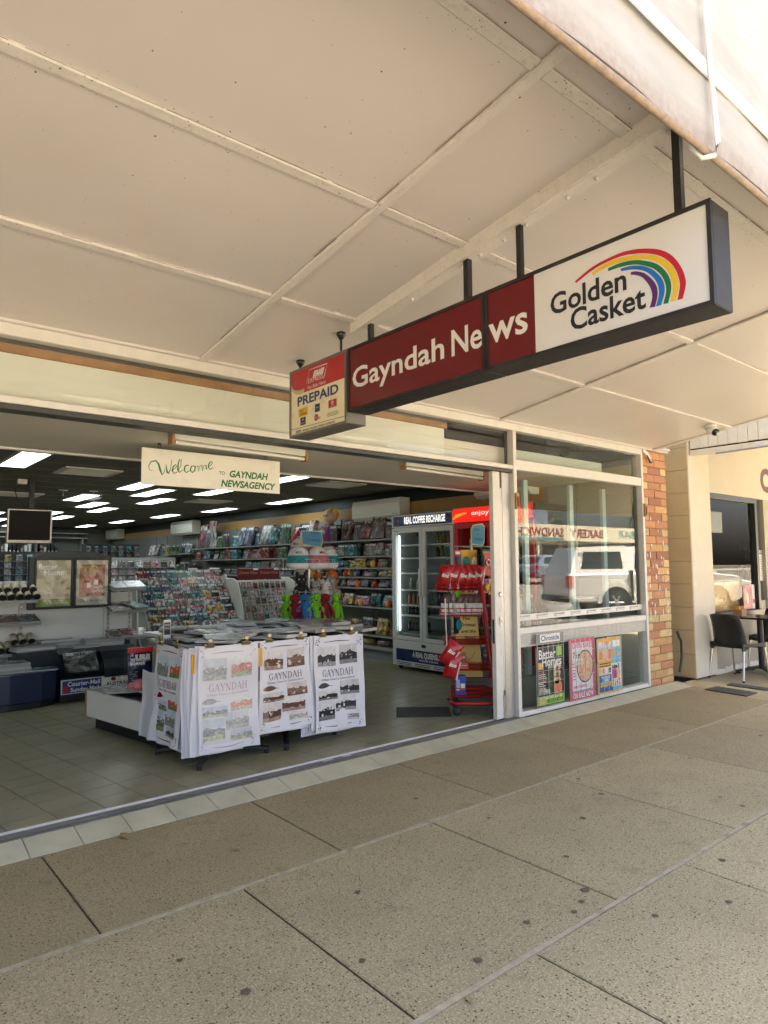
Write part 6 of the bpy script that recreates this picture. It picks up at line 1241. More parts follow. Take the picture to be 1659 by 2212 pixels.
# ------------------------------------------------------------------ red snack rack at the right of the doorway
sn = thing('snack_rack', 'red wheeled snack rack with five wire trays and a yellow poster', 'display stand', (4.8, .4, .04)); sno = -V((4.8, .4, .04))
def SN(b, n, bev=0.): o = b.build(n, sn, bev); o.location = sno; return o
A0, du, dd, ln = V((4.665, .42, 0)), V((.315, -.268, 0)), V((.262, .29, 0)), V((.05, .30, 0))
def sp_(u, d, z): return A0 + du * u + dd * d + ln * (z / 1.42) * (1 - .75 * d) + Z * z + V((-.02, 0, 0)) * (z / 1.42)
SN(MB().tube([sp_(0, .95, .15), sp_(0, .08, .15), sp_(.06, 0, .15), sp_(1.0, 0, .15)], .02, M['red_metal'], 8).tube([sp_(0.02, 1, .15), sp_(1.0, 1, .15)], .02, M['red_metal'], 8).tube([sp_(1.0, 0, .15), sp_(1.0, 1, .15)], .018, M['red_metal'], 8), 'base_frame')
SN(MB().tube([sp_(1.04, .02, .14), sp_(1.04, .12, .6), sp_(1.03, .28, 1.36), sp_(1.0, .42, 1.43), sp_(.9, .5, 1.44)], .023, M['red_metal'], 8), 'side_frame'); SN(MB().tube([sp_(1.0, 1.0, .15), sp_(.96, .85, 1.1), sp_(.92, .7, 1.42)], .018, M['red_metal'], 8), 'back_frame')
for i, (u, d) in enumerate(((.08, .02), (.98, .02), (.1, .95), (.98, .95))): p = sp_(u, d, .06); SN(MB().lathe([(0, -.014), (.042, -.012), (.042, .012), (0, .014)], M['charcoal'], (p.x, p.y, .083), 14, ax=(du.y, -du.x, 0)).box(p.x - .012, p.x + .012, p.y - .012, p.y + .012, .085, .14, M['charcoal']), 'castor')
TZ = [1.215, .965, .695, .455, .215]
for z in TZ:
    b = MB(); c4 = [sp_(0, 0, z), sp_(1.02, 0, z), sp_(1.0, .85, z + .05), sp_(.02, .85, z + .05)]
    b.face([p for p in c4], mat('tray_red', (.20, .01, .01), .4) if 'tray_red' not in bpy.data.materials else bpy.data.materials['tray_red'])
    for zz in (0, .035, .075): q = [p + Z * zz for p in c4]; b.tube(q + [q[0]], .0045, M['red_metal'], 5)
    for k in range(5): b.tube([sp_(.25 * k, 0, z), sp_(.25 * k, 0, z) + Z * .075], .003, M['red_metal'], 4)
    SN(b, 'tray')
b = MB(); yl = mat('snack_yellow', (.62, .43, .07), .4); 
zs = [.36, .5, .7, .95, 1.15, 1.19]
for k in range(5): b.face([sp_(.24, .62, zs[k]), sp_(.80, .62, zs[k]), sp_(.80, .62, zs[k + 1]), sp_(.24, .62, zs[k + 1])], yl, True)
uu = (sp_(.8, .62, .7) - sp_(.24, .62, .7)).normalized(); vv = (sp_(.24, .62, .9) - sp_(.24, .62, .7)).normalized()
for i, (s, u) in enumerate((('The', .44), ('Original', .36), ('and the', .38), ('Best!', .44))): b.text(s, sp_(u, .605, .915 - i * .062), uu, vv, M['ink'], cap=.03, w=.05 + .018 * len(s) - .03, bold=.02, shear=.3)
cdi = sp_(.52, .60, 1.10); b.ribbon([(-.07, -.01), (0, .055), (.07, -.01)], .008, cdi, uu, vv, M['ink']).ribbon([(-.05, -.02), (0, .03), (.05, -.02)], .004, cdi, uu, vv, M['red']); cdi = sp_(.52, .60, .57); b.ribbon([(-.06, .03), (0, -.05), (.06, .03)], .007, cdi, uu, vv, M['green_ink']); SN(b, 'poster')
foil = mat('foil_red', (.42, .008, .012), .22, var=.1, vs=20, coat=.4); foilw = mat('foil_white', (.7, .7, .68), .25, coat=.4); foilo = mat('foil_orange', (.55, .2, .03), .25)
def packet(w_, h, d, m, m2, word=None):
    b = MB(); n, k = 8, 8; rows = []
    for side in (1, -1):
        g = {}
        for q in range(n + 1):
            for r in range(k + 1):
                s, t_ = q / n, r / k; bul = (math.sin(math.pi * s) ** .6) * (math.sin(math.pi * t_) ** .5); g[q, r] = b.pt((w_ * (s - .5) * (1 - .06 * math.sin(math.pi * t_)), -side * (d * bul * .5 + .001) + .004 * math.sin(s * 19) * (1 - bul), h * t_))
        for q in range(n):
            for r in range(k): f4 = [g[q, r], g[q + 1, r], g[q + 1, r + 1], g[q, r + 1]]; b.fc(f4 if side > 0 else f4[::-1], m2 if (q > n - 2 and r < 6) and m2 else m, True)
    me = b.mesh('packet'); return me
cm = packet(.15, .23, .085, foil, foilw); wd = MB().text('itos', (-.04, -.045, .12), X, (0, .0, 1), W_, cap=.035, w=.07, bold=.05, shear=.2).mesh('lettering')
rzf = math.atan2(du.y, du.x)
for i in range(5):
    p = sp_(.12 + .19 * i, .30 + .02 * i, TZ[0] + .02); t = link('chip_packet', cm, None, p, (.1, U(.12, .3), rzf + U(-.2, .2)), label='red foil chip packet in the top tray of the snack rack, %s from the left' % nth(i), category='chip packet', group='red chip packets in the top tray'); link('lettering', wd, t)
for i, (dx, dz) in enumerate(((-.12, .50), (-.075, .36))):
    p = sp_(0, .1, 0); t = link('chip_packet', cm, None, (p.x + dx, p.y - .0 - .02 * i, .04 + dz), (.1, .55 - .3 * i, rzf), label=('upper' if i == 0 else 'lower') + ' red chip packet dangling on the clip strip left of the rack', category='chip packet', group='chip packets on the clip strip'); link('lettering', wd, t)
cl = thing('clip_strip', 'thin black clip strip hanging down the left of the snack rack', 'strip', (4.63, .40, .2)); MB().tube([(0, 0, 0), (.0, .0, .35), (.01, .05, .8), (.03, .08, 1.1)], .006, M['black'], 5).build('strip', cl); MB().tube([(-.05, .02, .42), (-.055, .03, .7), (-.06, .03, .95)], .005, M['white'], 5).lathe([(.03, 0), (.03, .004)], M['rail_grey'], (.02, -.02, .83), 10, ax=(0, -1, 0)).build('tag', cl)
wm = packet(.075, .115, .06, foilw, M['acrylic']); brn = mat('jerky_brown', (.14, .07, .05), .35, var=.4, vs=40); w2m = packet(.085, .14, .045, brn, M['black'])
for i in range(7):
    p = sp_(.08 + .145 * i, .18, TZ[1] + .01); link('snack_bag', wm, None, p, (-.1, U(-.1, .2), rzf + U(-.2, .2)), label='clear topped white snack bag in the second tray, %s from the left' % nth(i), category='snack bag', group='white snack bags in the second tray')
    p = sp_(.10 + .145 * i, .5, TZ[1] + .07); link('snack_bag', w2m, None, p, (-.05, U(-.2, .2), rzf + U(-.3, .3)), label='dark jerky bag behind the white snack bags, %s from the left' % nth(i), category='snack bag', group='dark bags in the second tray')
def carton_box(name, lab, u, d, z, w_, h, dp, m, m2, dz=0):
    b = MB(TR(sp_(u, d, z) + Z * dz, rzf)); b.box(0, w_, 0, dp, 0, h, m, zp=M['paper'] if m2 else m).box(w_ * .1, w_ * .42, -.0015, -.0004, h * .25, h * .8, W_); b.box(w_ * .5, w_ * .92, -.0015, -.0004, h * .3, h * .6, W_)
    for k in range(6): b.box(w_ * (.13 + .045 * k), w_ * (.145 + .045 * k), -.003, -.0018, h * .35, h * .75, M['ink'])
    o = b.build(name, None, .002, label=lab, category='carton')
orb = mat('carton_orange', (.62, .10, .03), .4); carton_box('carton', 'orange carton with barcode at the front of the fourth tray', .08, .04, TZ[3] + .008, .17, .062, .12, orb, True); carton_box('carton', 'orange carton set behind on the fourth tray', .05, .45, TZ[3] + .04, .16, .07, .1, orb, True, .03)
carton_box('carton', 'upright blue biscuit carton in the lowest tray', .10, .06, TZ[4] + .008, .10, .185, .06, mat('carton_blue', (.01, .06, .40), .35), False)
# hanging novelty toys on the panel behind the snack rack
ht = thing('novelty_stand', 'wire novelty toy panel with hooks and a blue sign behind the snack rack', 'display stand', (5.35, .80, .04)); 
MB().tube([(0, .0, 0), (0, 0, 1.70)], .016, M['steel'], 8).box(-.2, .2, -.2, .2, 0, .02, M['black']).build('post', ht)
b = MB()
for z in (1.0, 1.32, 1.62): b.tube([(-.45, -.06, z), (.35, -.16, z)], .004, M['steel'], 5); [b.tube([(-.42 + .16 * k, -.06 - .02 * k, z), (-.42 + .16 * k, -.20 - .02 * k, z - .02)], .003, M['steel'], 4) for k in range(5)]
b.build('hook_rail', ht)
b = MB(); hx2 = [(-.11, 1.64), (.06, 1.62), (.10, 1.66), (.11, 1.84), (.07, 1.87), (-.07, 1.85), (-.11, 1.80)]; b.prism([(x + .0, -.10, z) for x, z in hx2], (0, .008, 0), bpy.data.materials['tim_yellow']); b.prism([(x * .9 + .0, -.103, 1.745 + (z - 1.745) * .9) for x, z in hx2], (0, .003, 0), bpy.data.materials['tim_blue']); b.text('TIM', (-.08, -.104, 1.78), X, Z, M['ink'], cap=.03, w=.09).text('the', (-.02, -.104, 1.745), X, Z, M['ink'], cap=.014).text('TOYMAN', (-.08, -.104, 1.68), X, Z, M['ink'], cap=.032, w=.15); b.build('top_sign', ht)
r8 = random.Random(4)
for i in range(26):
    row, k = divmod(i, 7); c = r8.choices(CK, (3, 3, 2, 3, 2, 2, 3, 1, 2, 3))[0]; z = (1.58, 1.28, .96, .64)[row]; w_ = r8.uniform(.08, .13); h = r8.uniform(.14, .22)
    bm_ = {'teal': fur['teal'], 'red': M['red'], 'navy': fur['blue'], 'yellow': M['yellow'], 'white': M['white'], 'grey': M['shelf'], 'brown': bpy.data.materials['jerky_brown'], 'pink': fur['pink'], 'green': fur['lime'], 'black': M['ink']}
    b = MB().box(-w_ / 2, w_ / 2, -.004, 0, -h, 0, bm_[c]).ell((0, -.018, -h * .6), (w_ * .36, .016, h * .27), bm_[r8.choice(CK)], 10, 6).box(-w_ * .4, w_ * .4, -.006, -.0045, -h * .26, -h * .1, bm_[r8.choice(['white', 'yellow', 'red', 'navy'])])
    b.build('novelty_pack', label='%s backed hanging novelty toy, %s row down, %s from left' % (CN[c], nth(row), nth(k)), category='toy', group='hanging novelty toys').location = (4.92 + k * .12, .62 - k * .02 + r8.uniform(-.03, .03), z + .04)
hc = MB()
for s in (-1, 1): hc.tube([(s * .035 + .03 * math.cos(6.2832 * k / 12), 0, .03 * math.sin(6.2832 * k / 12) - s * .02) for k in range(13)], .007, M['chrome'], 6)
hc.box(-.09, .09, .006, .01, -.11, .12, M['red']); o = hc.build('toy_handcuffs', label='chrome toy handcuffs on a red card hanging beside the door post', category='toy'); o.location = (5.22, .42, 1.47)
# door mat
mt = MB(TR((4.56, .74, .042), math.radians(-41))); mt.box(-.262, .262, -.208, .208, 0, .004, M['charcoal'])
for k in range(30): mt.box(-.258 + k * .0174, -.2495 + k * .0174, -.204, .204, .004, .008, mat('mat_rib', (.035, .03, .02), .9, var=.3, vs=60) if k == 0 else bpy.data.materials['mat_rib'])
mt.build('door_mat', label='dark ribbed rubber mat on the tiles before the snack rack', category='mat')

# ------------------------------------------------------------------ window display behind the big pane
wd_ = thing('window_display', 'display shelving with pale uprights and glass shelves behind the window', 'shelving', (6.3, .45, .04)); wdo = -V((6.3, .45, .04))
def WD(b, n): o = b.build(n, wd_); o.location = wdo; return o
M['upright'] = mat('upright_pale', (.50, .58, .57), .4)
for x in (5.70, 6.52, 7.19): WD(MB().box(x - .035, x + .035, .33, .37, .3, 2.36, M['upright']), 'upright')
WD(MB().box(5.3, 6.83, .30, .86, .9, .915, M['glass_thin']).box(5.3, 6.83, .30, .31, .898, .917, M['upright']), 'shelf'); WD(MB().box(5.15, 6.84, .25, .88, .04, .33, M['rail_grey']), 'plinth'); WD(MB().box(5.3, 6.8, .30, .86, .62, .632, M['glass_thin']), 'shelf')
por = mat('porcelain', (.62, .62, .58), .3, var=.05); 
def ware(n, lab, cat, prof, loc, m=por, fl=None):
    o = MB().lathe(prof, m, n=20).build(n, label=lab, category=cat); o.location = loc
ware('cake_stand', 'white footed cake stand on the glass shelf in the window', 'cake stand', [(.09, 0), (.05, .02), (.028, .09), (.05, .14), (.19, .152), (.20, .165), (.0, .16)], (6.75, .46, .917)); ware('bowl', 'fluted white bowl left of the cake stand in the window', 'bowl', [(.07, 0), (.09, .01), (.19, .10), (.18, .102), (.08, .02), (0, .02)], (6.42, .5, .917)); ware('bowl', 'wide low grey bowl right of the cake stand in the window', 'bowl', [(.10, 0), (.21, .09), (.2, .092), (.1, .012), (0, .012)], (6.62, .72, .917), M['shelf'])
ware('vase', 'ribbed white vase near the left window upright', 'vase', [(.04, 0), (.06, .08), (.07, .2), (.05, .22), (0, .21)], (5.5, .45, .917)); ware('jug', 'squat pale jug beside the ribbed vase', 'jug', [(.07, 0), (.11, .08), (.09, .17), (.07, .2), (0, .19)], (5.72, .55, .917)); ware('candle', 'cream candle on the low window shelf', 'candle', [(.03, 0), (.03, .1), (0, .1)], (5.4, .42, .634), M['cream_board'])
for i in range(7):
    c = ['teal', 'white', 'brown', 'red', 'navy', 'grey', 'pink'][i]; link('boxed_gift', boxmesh(c, .2, .2, .06), None, (5.4 + i * .2, .62 + .1 * (i % 2), .634), (-.15, 0, U(-.3, .3)), label='%s boxed gift on the lower window shelf, %s from the left' % (CN[c], nth(i)), category='gift', group='gifts in the window')
for i, (x, c, z) in enumerate(((5.95, 'white', .917), (6.1, 'grey', .917), (5.85, 'navy', .334), (6.3, 'black', .334))): link('boxed_gift', boxmesh(c, .14, .22, .04), None, (x, .6, z), (-.2, 0, .3), label='%s boxed gift %s' % (CN[c], ('standing by the jug', 'left of the fluted bowl', 'low on the window plinth at left', 'low on the window plinth at centre')[i]), category='gift', group='gifts in the window')
# inner side walls of the window bay
bay_wall = MB().box(7.46, 7.5, .105, 1.6, 0, 2.764, mat('block_wall', (.34, .35, .31), .7, var=.05)).build('wall', kind='structure')
bw = bay_wall
for k in range(13): MB().box(7.452, 7.4595, .11, 1.6, .05 + k * .205, .05 + k * .205 + .196, mat('block_face', (.36, .37, .33), .7, var=.06, vs=4) if k == 0 else bpy.data.materials['block_face']).build('block', bw, .003)
MB().box(6.845, 7.5, .89, .94, 0, 4.6, M['wall_grey']).build('wall', kind='structure')
# ------------------------------------------------------------------ cafe next door
cf = thing('cafe_building', 'cream painted cafe front with dark framed window and maroon letter C', 'building', (9.5, .5, 0)); cfo = -V((9.5, .5, 0))
def CF(b, n, bev=0., **kw): o = b.build(n, cf, bev, **kw); o.location = cfo; return o
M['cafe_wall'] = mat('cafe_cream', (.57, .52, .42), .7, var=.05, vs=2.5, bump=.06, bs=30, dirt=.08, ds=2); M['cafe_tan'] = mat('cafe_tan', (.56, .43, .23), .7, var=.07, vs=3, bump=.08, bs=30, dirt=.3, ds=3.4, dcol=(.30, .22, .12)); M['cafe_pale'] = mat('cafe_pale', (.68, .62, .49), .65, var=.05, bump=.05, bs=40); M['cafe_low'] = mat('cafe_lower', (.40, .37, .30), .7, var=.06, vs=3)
M['frame_dark'] = mat('frame_dark', (.028, .034, .028), .4)
CF(MB().box(8.47, 9.045, -.10, .25, .02, 6.5, M['cafe_pale']), 'pillar', .006)
for k in range(15):   # block courses of the side wall
    z = .03 + k * .292; CF(MB().box(8.455, 8.468, -.092, .9, z, z + .286, M['cafe_tan']), 'block', .003)
CF(MB().box(8.469, 8.6, .251, 9, 0, 6.5, M['cafe_tan']), 'side_wall')
CF(MB().box(9.046, 14, -.06, .1, 2.41, 6.5, M['cafe_wall']), 'upper_wall', .004); CF(MB().box(9.046, 10.60, -.055, .1, .02, .70, M['cafe_low']), 'lower_wall', .004); CF(MB().box(10.9, 14, -.055, .1, .02, 2.409, M['cafe_low']), 'lower_wall')
b = MB()
for k in range(16): x = 9.05 + k * .1; b.prism([(x, -.075, .0), (x + .1, -.075, .0), (x + .1, -.06, U(.05, .09)), (x, -.06, U(.05, .09))], (0, .03, 0), M['cafe_pale'])
CF(b, 'render_skirt')
CF(MB().box(9.046, 10.68, -.085, .06, .70, .782, M['frame_dark']), 'sill', .004)
for a in ((9.046, 10.68, 2.34, 2.409), (9.046, 9.10, .783, 2.34), (10.60, 10.68, .783, 2.34)): CF(MB().box(a[0], a[1], -.05, .06, a[2], a[3], M['frame_dark']), 'window_frame', .003)
CF(MB().box(9.10, 10.60, -.0, .006, .783, 2.34, M['glass_cafe']), 'pane'); CF(MB().box(10.68, 14, .0, .006, .25, 2.40, M['glass_cafe']), 'pane'); CF(MB().box(10.68, 10.9, -.03, .06, .02, .9, M['cafe_low']), 'door_panel'); CF(MB().box(11.12, 11.2, -.04, .06, .02, 2.40, M['frame_dark']), 'window_frame')
CF(MB().box(9.10, 10.3, .10, .12, .783, 1.19, mat('varnished_ply', (.60, .34, .10), .3, var=.18, vs=5)).box(9.1, 10.3, .09, .13, 1.191, 1.225, M['frame_dark']), 'timber_panel')
b = MB().box(10.17, 10.47, -.006, -.003, .79, 1.14, mat('ice_print', (.42, .10, .14), .4, var=.6, vs=22)).box(10.471, 10.56, -.006, -.003, .79, 1.14, W_); b.lathe([(.035, 0), (.035, .001)], M['red'], (10.515, -.006, .90), 14, ax=(0, -1, 0)); 
for k in range(3): b.ell((10.24 + k * .07, -.006, 1.0 - .05 * (k % 2)), (.03, .002, .09), [bpy.data.materials['print_tan'], M['white'], covers['brown']][k], 10, 6)
CF(b, 'ice_cream_poster')
CF(MB().text('C', (10.83, -.0625, 2.55), X, Z, mat('cafe_maroon', (.10, .018, .02), .5), cap=.32, w=.36, bold=.05), 'lettering')
CF(MB().box(10.74, 11.0, -.006, -.003, 1.60, 1.645, W_).text('PUSH', (10.78, -.0065, 1.61), X, Z, M['ink'], cap=.022, w=.12, bold=.02), 'push_sign'); b = MB().box(10.745, 11.08, -.006, -.003, 1.19, 1.585, W_)
for k in range(9): b.box(10.77, 10.77 + U(.1, .25), -.0075, -.0065, 1.54 - k * .035, 1.546 - k * .035, M['rail_grey'])
CF(b, 'notice')
CF(MB().box(9.5, 9.95, .15, .155, 1.89, 2.19, M['shelf']), 'hung_paper')
# cafe room
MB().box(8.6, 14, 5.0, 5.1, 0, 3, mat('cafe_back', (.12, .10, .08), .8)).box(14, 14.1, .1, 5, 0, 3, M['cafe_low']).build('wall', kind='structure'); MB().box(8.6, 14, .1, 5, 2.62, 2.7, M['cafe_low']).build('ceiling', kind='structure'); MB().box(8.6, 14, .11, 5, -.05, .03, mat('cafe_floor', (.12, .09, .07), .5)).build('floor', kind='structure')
# cafe awning: painted boards on the end, steel angle and conduit below
ca_ = thing('cafe_awning', 'cafe awning end clad in weathered cream boards above a steel angle', 'awning', (8.7, -1.5, 2.9)); cao = -V((8.7, -1.5, 2.9))
def CA(b, n, bev=0.): o = b.build(n, ca_, bev); o.location = cao; return o
M['board'] = mat('weathered_board', (.82, .75, .56), .65, var=.06, vs=9, dirt=.35, ds=22, dcol=(.45, .42, .33))
zb = lambda y: 2.925 - .0 * y
for k in range(28):
    y = -.115 - k * .118; r_ = U(-.003, .003); CA(MB().box(8.50 + r_, 8.525 + r_, y - .113, y, zb(y) + U(-.003, .003), 4.2, M['board']), 'board', .004)
CA(MB().box(8.49, 8.50, -3.4, -.115, 2.835, 2.905, M['board']).box(8.5005, 8.57, -3.4, -.115, 2.835, 2.845, M['board']), 'steel_angle'); CA(MB().box(8.53, 8.56, -3.4, -.115, 2.85, 4.2, M['black']), 'backing'); CA(MB().box(8.56, 14, -3.4, -.065, 3.42, 3.46, M['cafe_wall']), 'soffit'); CA(MB().box(8.5, 14, -3.42, -3.40, 2.46, 4.2, M['board']), 'front_fascia')
CA(MB().tube([(8.47, -.45, 2.822), (8.47, -1.0, 2.83), (8.55, -1.3, 2.84), (9.6, -1.9, 3.0)], .012, M['rail_grey'], 6), 'conduit')
for y in (-.5, -.95): CA(MB().box(8.462, 8.489, y - .02, y + .02, 2.815, 2.86, M['alu_pale']), 'clip')
# downpipe stub by the brick pillar
MB().tube([(8.20, -.0, .62), (8.21, -.015, .55), (8.25, -.02, .50), (8.25, -.02, .3), (8.20, -.01, .12)], .016, M['frame_dark'], 7).build('bent_pipe', label='short bent dark pipe in the gap right of the brick pillar', category='pipe')
# covers in the pavement in front of the cafe
for (o_, u, v, a, b_, l) in (((7.84, -.93, .004), (.06, .48, 0), (.3, .0, 0), 1, 1, 'nearer the tiled step'), ((8.36, -.95, .004), (.02, .46, 0), (.17, .02, 0), 1, 1, 'under the near cafe chair')):
    o_, u, v = V(o_), V(u), V(v); t = thing('drain_cover', 'dark grey metal cover plate in the pavement ' + l, 'cover', o_, group='cover plates by the cafe'); MB().prism([(0, 0, .008), v + Z * .008, u + v + Z * .008, u + Z * .008], (0, 0, -.01), mat('cover_grey', (.055, .058, .056), .6, var=.2, vs=8)).build('plate', t, .002); b = MB()
    for k in range(1, 6): q = u * (k / 6); b.prism([q + Z * .009, q + v + Z * .009, q + v + u * .01 + Z * .009, q + u * .01 + Z * .009], (0, 0, -.001), M['black'])
    b.build('groove_lines', t)
# chairs and table
def chair(lab, loc, rz):
    t = thing('cafe_chair', lab, 'chair', loc, (0, 0, rz), group='black cafe chairs'); pl = M['black_plastic'] if 'black_plastic' in M else P('black_plastic', (.012, .012, .012), .45, var=.15, vs=10)
    n, k = 8, 8
    def shell(fn, th): 
        b = MB(); g = {}
        for sd in (0, 1):
            for q in range(n + 1):
                for r in range(k + 1): g[sd, q, r] = b.pt(fn(q / n, r / k, sd * th))
            for q in range(n):
                for r in range(k): f4 = [g[sd, q, r], g[sd, q + 1, r], g[sd, q + 1, r + 1], g[sd, q, r + 1]]; b.fc(f4 if sd == 0 else f4[::-1], pl, True)
        for q in range(n): b.fc([g[0, q, 0], g[1, q, 0], g[1, q + 1, 0], g[0, q + 1, 0]], pl); b.fc([g[0, q, k], g[0, q + 1, k], g[1, q + 1, k], g[1, q, k]], pl)
        for r in range(k): b.fc([g[0, 0, r], g[0, 0, r + 1], g[1, 0, r + 1], g[1, 0, r]], pl); b.fc([g[0, n, r], g[1, n, r], g[1, n, r + 1], g[0, n, r + 1]], pl)
        return b
    shell(lambda s, v, d: V(((s - .5) * (.46 - .06 * v), .21 + .10 * v * v + .07 * (1 - (2 * s - 1) ** 2) - .06 + d, .40 + .43 * v - .03 * (2 * s - 1) ** 2 * v)), .012).build('backrest', t)
    shell(lambda s, v, d: V(((s - .5) * .45, -.22 + .45 * v, .455 - .02 * math.sin(math.pi * s) - .03 * (1 - v) ** 4 - d)), .03).build('seat', t)
    b = MB()
    for s in (-1, 1): b.prism([(s * .222, -.22, .38), (s * .222, -.15, .425), (s * .222, .05, .43), (s * .222, .22, .36), (s * .222, .24, .40), (s * .222, .24, .46), (s * .222, -.22, .455)], (-.02 * s, 0, 0), pl)
    b.build('apron', t, .003)
    for sx in (-1, 1):
        for y, yb, zt in ((-.20, -.24, .40), (.21, .27, .37)): MB().tube([(sx * .215, y, zt), (sx * .235, yb, .02)], [.016, .013], M['steel'], 10).build('leg', t); MB().tube([(sx * .235, yb, .022), (sx * .2355, yb, 0)], .015, M['rubber'], 8).build('foot', t)
    return t
chair('near black moulded chair with bright metal legs left of the cafe table', (9.02, -.38, .0), math.radians(78)); chair('far black moulded chair on the right of the cafe table', (10.2, -.36, .0), math.radians(-95))
ct = thing('cafe_table', 'square dark topped cafe table on a black pedestal by the window', 'table', (9.62, -.42, 0)); MB().box(-.33, .33, -.33, .30, .725, .75, mat('table_top', (.035, .018, .014), .25, var=.2, vs=6)).build('top', ct, .006); MB().tube([(0, 0, .06), (0, 0, .724)], .038, M['black'], 12).build('pedestal', ct)
for k in range(4): a = math.radians(45 + 90 * k); MB(frame((0, 0, 0), (math.cos(a), math.sin(a), 0), (-math.sin(a), math.cos(a), 0))).prism([(0, -.045, .08), (.34, -.035, .02), (.34, .035, .02), (0, .045, .08)], (0, 0, .02), M['black']).box(.28, .33, -.025, .025, .0, .02, M['rubber']).build('foot', ct, .004)
bx = thing('sachet_box', 'small timber box of sugar sachets on the cafe table', 'box', (9.5, -.22, .751)); MB().box(-.075, .075, -.055, .055, 0, .005, M['timber']).box(-.075, .075, -.055, -.049, .005, .085, M['timber']).box(-.075, .075, .049, .055, .005, .085, M['timber']).box(-.075, -.069, -.049, .049, .005, .085, M['timber']).box(.069, .075, -.049, .049, .005, .085, M['timber']).build('box', bx)
for k in range(7): MB(TR((-.05 + k * .017, 0, .03), U(-.3, .3), U(-.2, .2), U(-.3, .3))).box(-.003, .003, -.03, .03, 0, .075 + U(0, .03), [M['yellow'], M['white'], M['orange']][k % 3]).build('sachet', bx)
# person seen through the cafe glass
ps = thing('person', 'grey haired person in dark grey T-shirt standing inside the cafe window', 'person', (11.9, .62, .03), (0, 0, math.radians(35)))
def person_body():
    vs = [(0, 0, .95, .14), (0, 0, 1.12, .15), (0, .0, 1.32, .165), (0, 0, 1.44, .10), (0, -.01, 1.52, .055), (0, -.03, 1.60, .085), (0, -.03, 1.70, .085),
          (-.20, 0, 1.40, .06), (-.27, -.02, 1.14, .045), (-.24, -.18, .98, .036), (-.2, -.27, .97, .04), (.20, 0, 1.40, .06), (.27, -.02, 1.14, .045), (.24, -.18, .98, .036), (.2, -.27, .97, .04),
          (-.1, 0, .84, .10), (-.11, -.02, .48, .065), (-.11, .02, .08, .045), (-.12, -.12, .03, .04), (.1, 0, .84, .10), (.11, -.02, .48, .065), (.11, .02, .08, .045), (.12, -.12, .03, .04)]
    es = [(0, 1), (1, 2), (2, 3), (3, 4), (4, 5), (5, 6), (2, 7), (7, 8), (8, 9), (9, 10), (2, 11), (11, 12), (12, 13), (13, 14), (0, 15), (15, 16), (16, 17), (17, 18), (0, 19), (19, 20), (20, 21), (21, 22)]
    me = bpy.data.meshes.new('skeleton'); me.from_pydata([v[:3] for v in vs], es, []); o = bpy.data.objects.new('skeleton', me); C.objects.link(o)
    md = o.modifiers.new('skin', 'SKIN'); o.modifiers.new('sub', 'SUBSURF').levels = 2
    for i, v in enumerate(vs): me.skin_vertices[0].data[i].radius = (v[3], v[3] * .85)
    me.skin_vertices[0].data[0].use_root = True
    dg = bpy.context.evaluated_depsgraph_get(); out = bpy.data.meshes.new_from_object(o.evaluated_get(dg)); bpy.data.objects.remove(o)
    skn = mat('skin', (.42, .25, .17), .6); sh = mat('tshirt', (.05, .06, .07), .9); tr = mat('trousers', (.03, .035, .05), .9); out.materials.clear()
    for m in (sh, tr, skn): out.materials.append(m)
    for p in out.polygons:
        c = p.center; p.use_smooth = True; p.material_index = 2 if (c.z > 1.47 or (abs(c.x) > .17 and c.z < 1.2 and c.z > .9 and c.y < -.03) or (abs(c.x) > .22 and c.z < 1.17)) else (0 if c.z > .93 else 1)
    return out
link('body', person_body(), ps); MB().ell((0, -.01, 1.69), (.10, .11, .095), mat('grey_hair', (.28, .27, .26), .9, var=.2, vs=50), 14, 8, .03).build('hair', ps)
b = MB(); [b.ell((s * .033, -.112, 1.655), (.012, .007, .008), M['ink'], 8, 6) for s in (-1, 1)]; b.ell((0, -.125, 1.625), (.013, .02, .022), bpy.data.materials['skin'], 8, 6).ell((0, -.108, 1.585), (.022, .006, .006), M['maroon'], 8, 6); b.build('face', ps)

# ------------------------------------------------------------------ street seen in the window reflections
M['car_white'] = mat('car_white', (.78, .78, .76), .25, coat=.6); M['car_blue'] = mat('car_blue', (.28, .36, .5), .25, metal=.5, coat=.6); M['car_glass'] = mat('car_glass', (.012, .014, .016), .06); M['tyre'] = mat('tyre', (.015, .015, .015), .8); M['rim'] = mat('rim', (.5, .5, .5), .3, metal=.8); M['tail_red'] = mat('tail_red', (.5, .02, .02), .2)
def wheel(t, x, y, r):
    w_ = MB().lathe([(r * .62, -.10), (r * .93, -.11), (r, -.08), (r, .08), (r * .93, .11), (r * .62, .10)], M['tyre'], n=24, ax=(0, 1, 0)).build('wheel', t); w_.location = (x, y, r)
    b = MB()
    for sd in (-1, 1):
        b.lathe([(r * .63, .0), (r * .60, .012 * sd), (r * .55, -.02 * sd)], M['rim'], (0, sd * .10, 0), 20, ax=(0, 1, 0))
        for k in range(6): a = 6.2832 * k / 6; b.tube([(0, sd * .10, 0), (r * .58 * math.cos(a), sd * .098, r * .58 * math.sin(a))], [.045, .03], M['rim'], 6)
        b.lathe([(.07, -.01), (.06, .015), (0, .02)], M['rim'], (0, sd * .10, 0), 12, ax=(0, sd, 0))
    b.build('rim', w_)
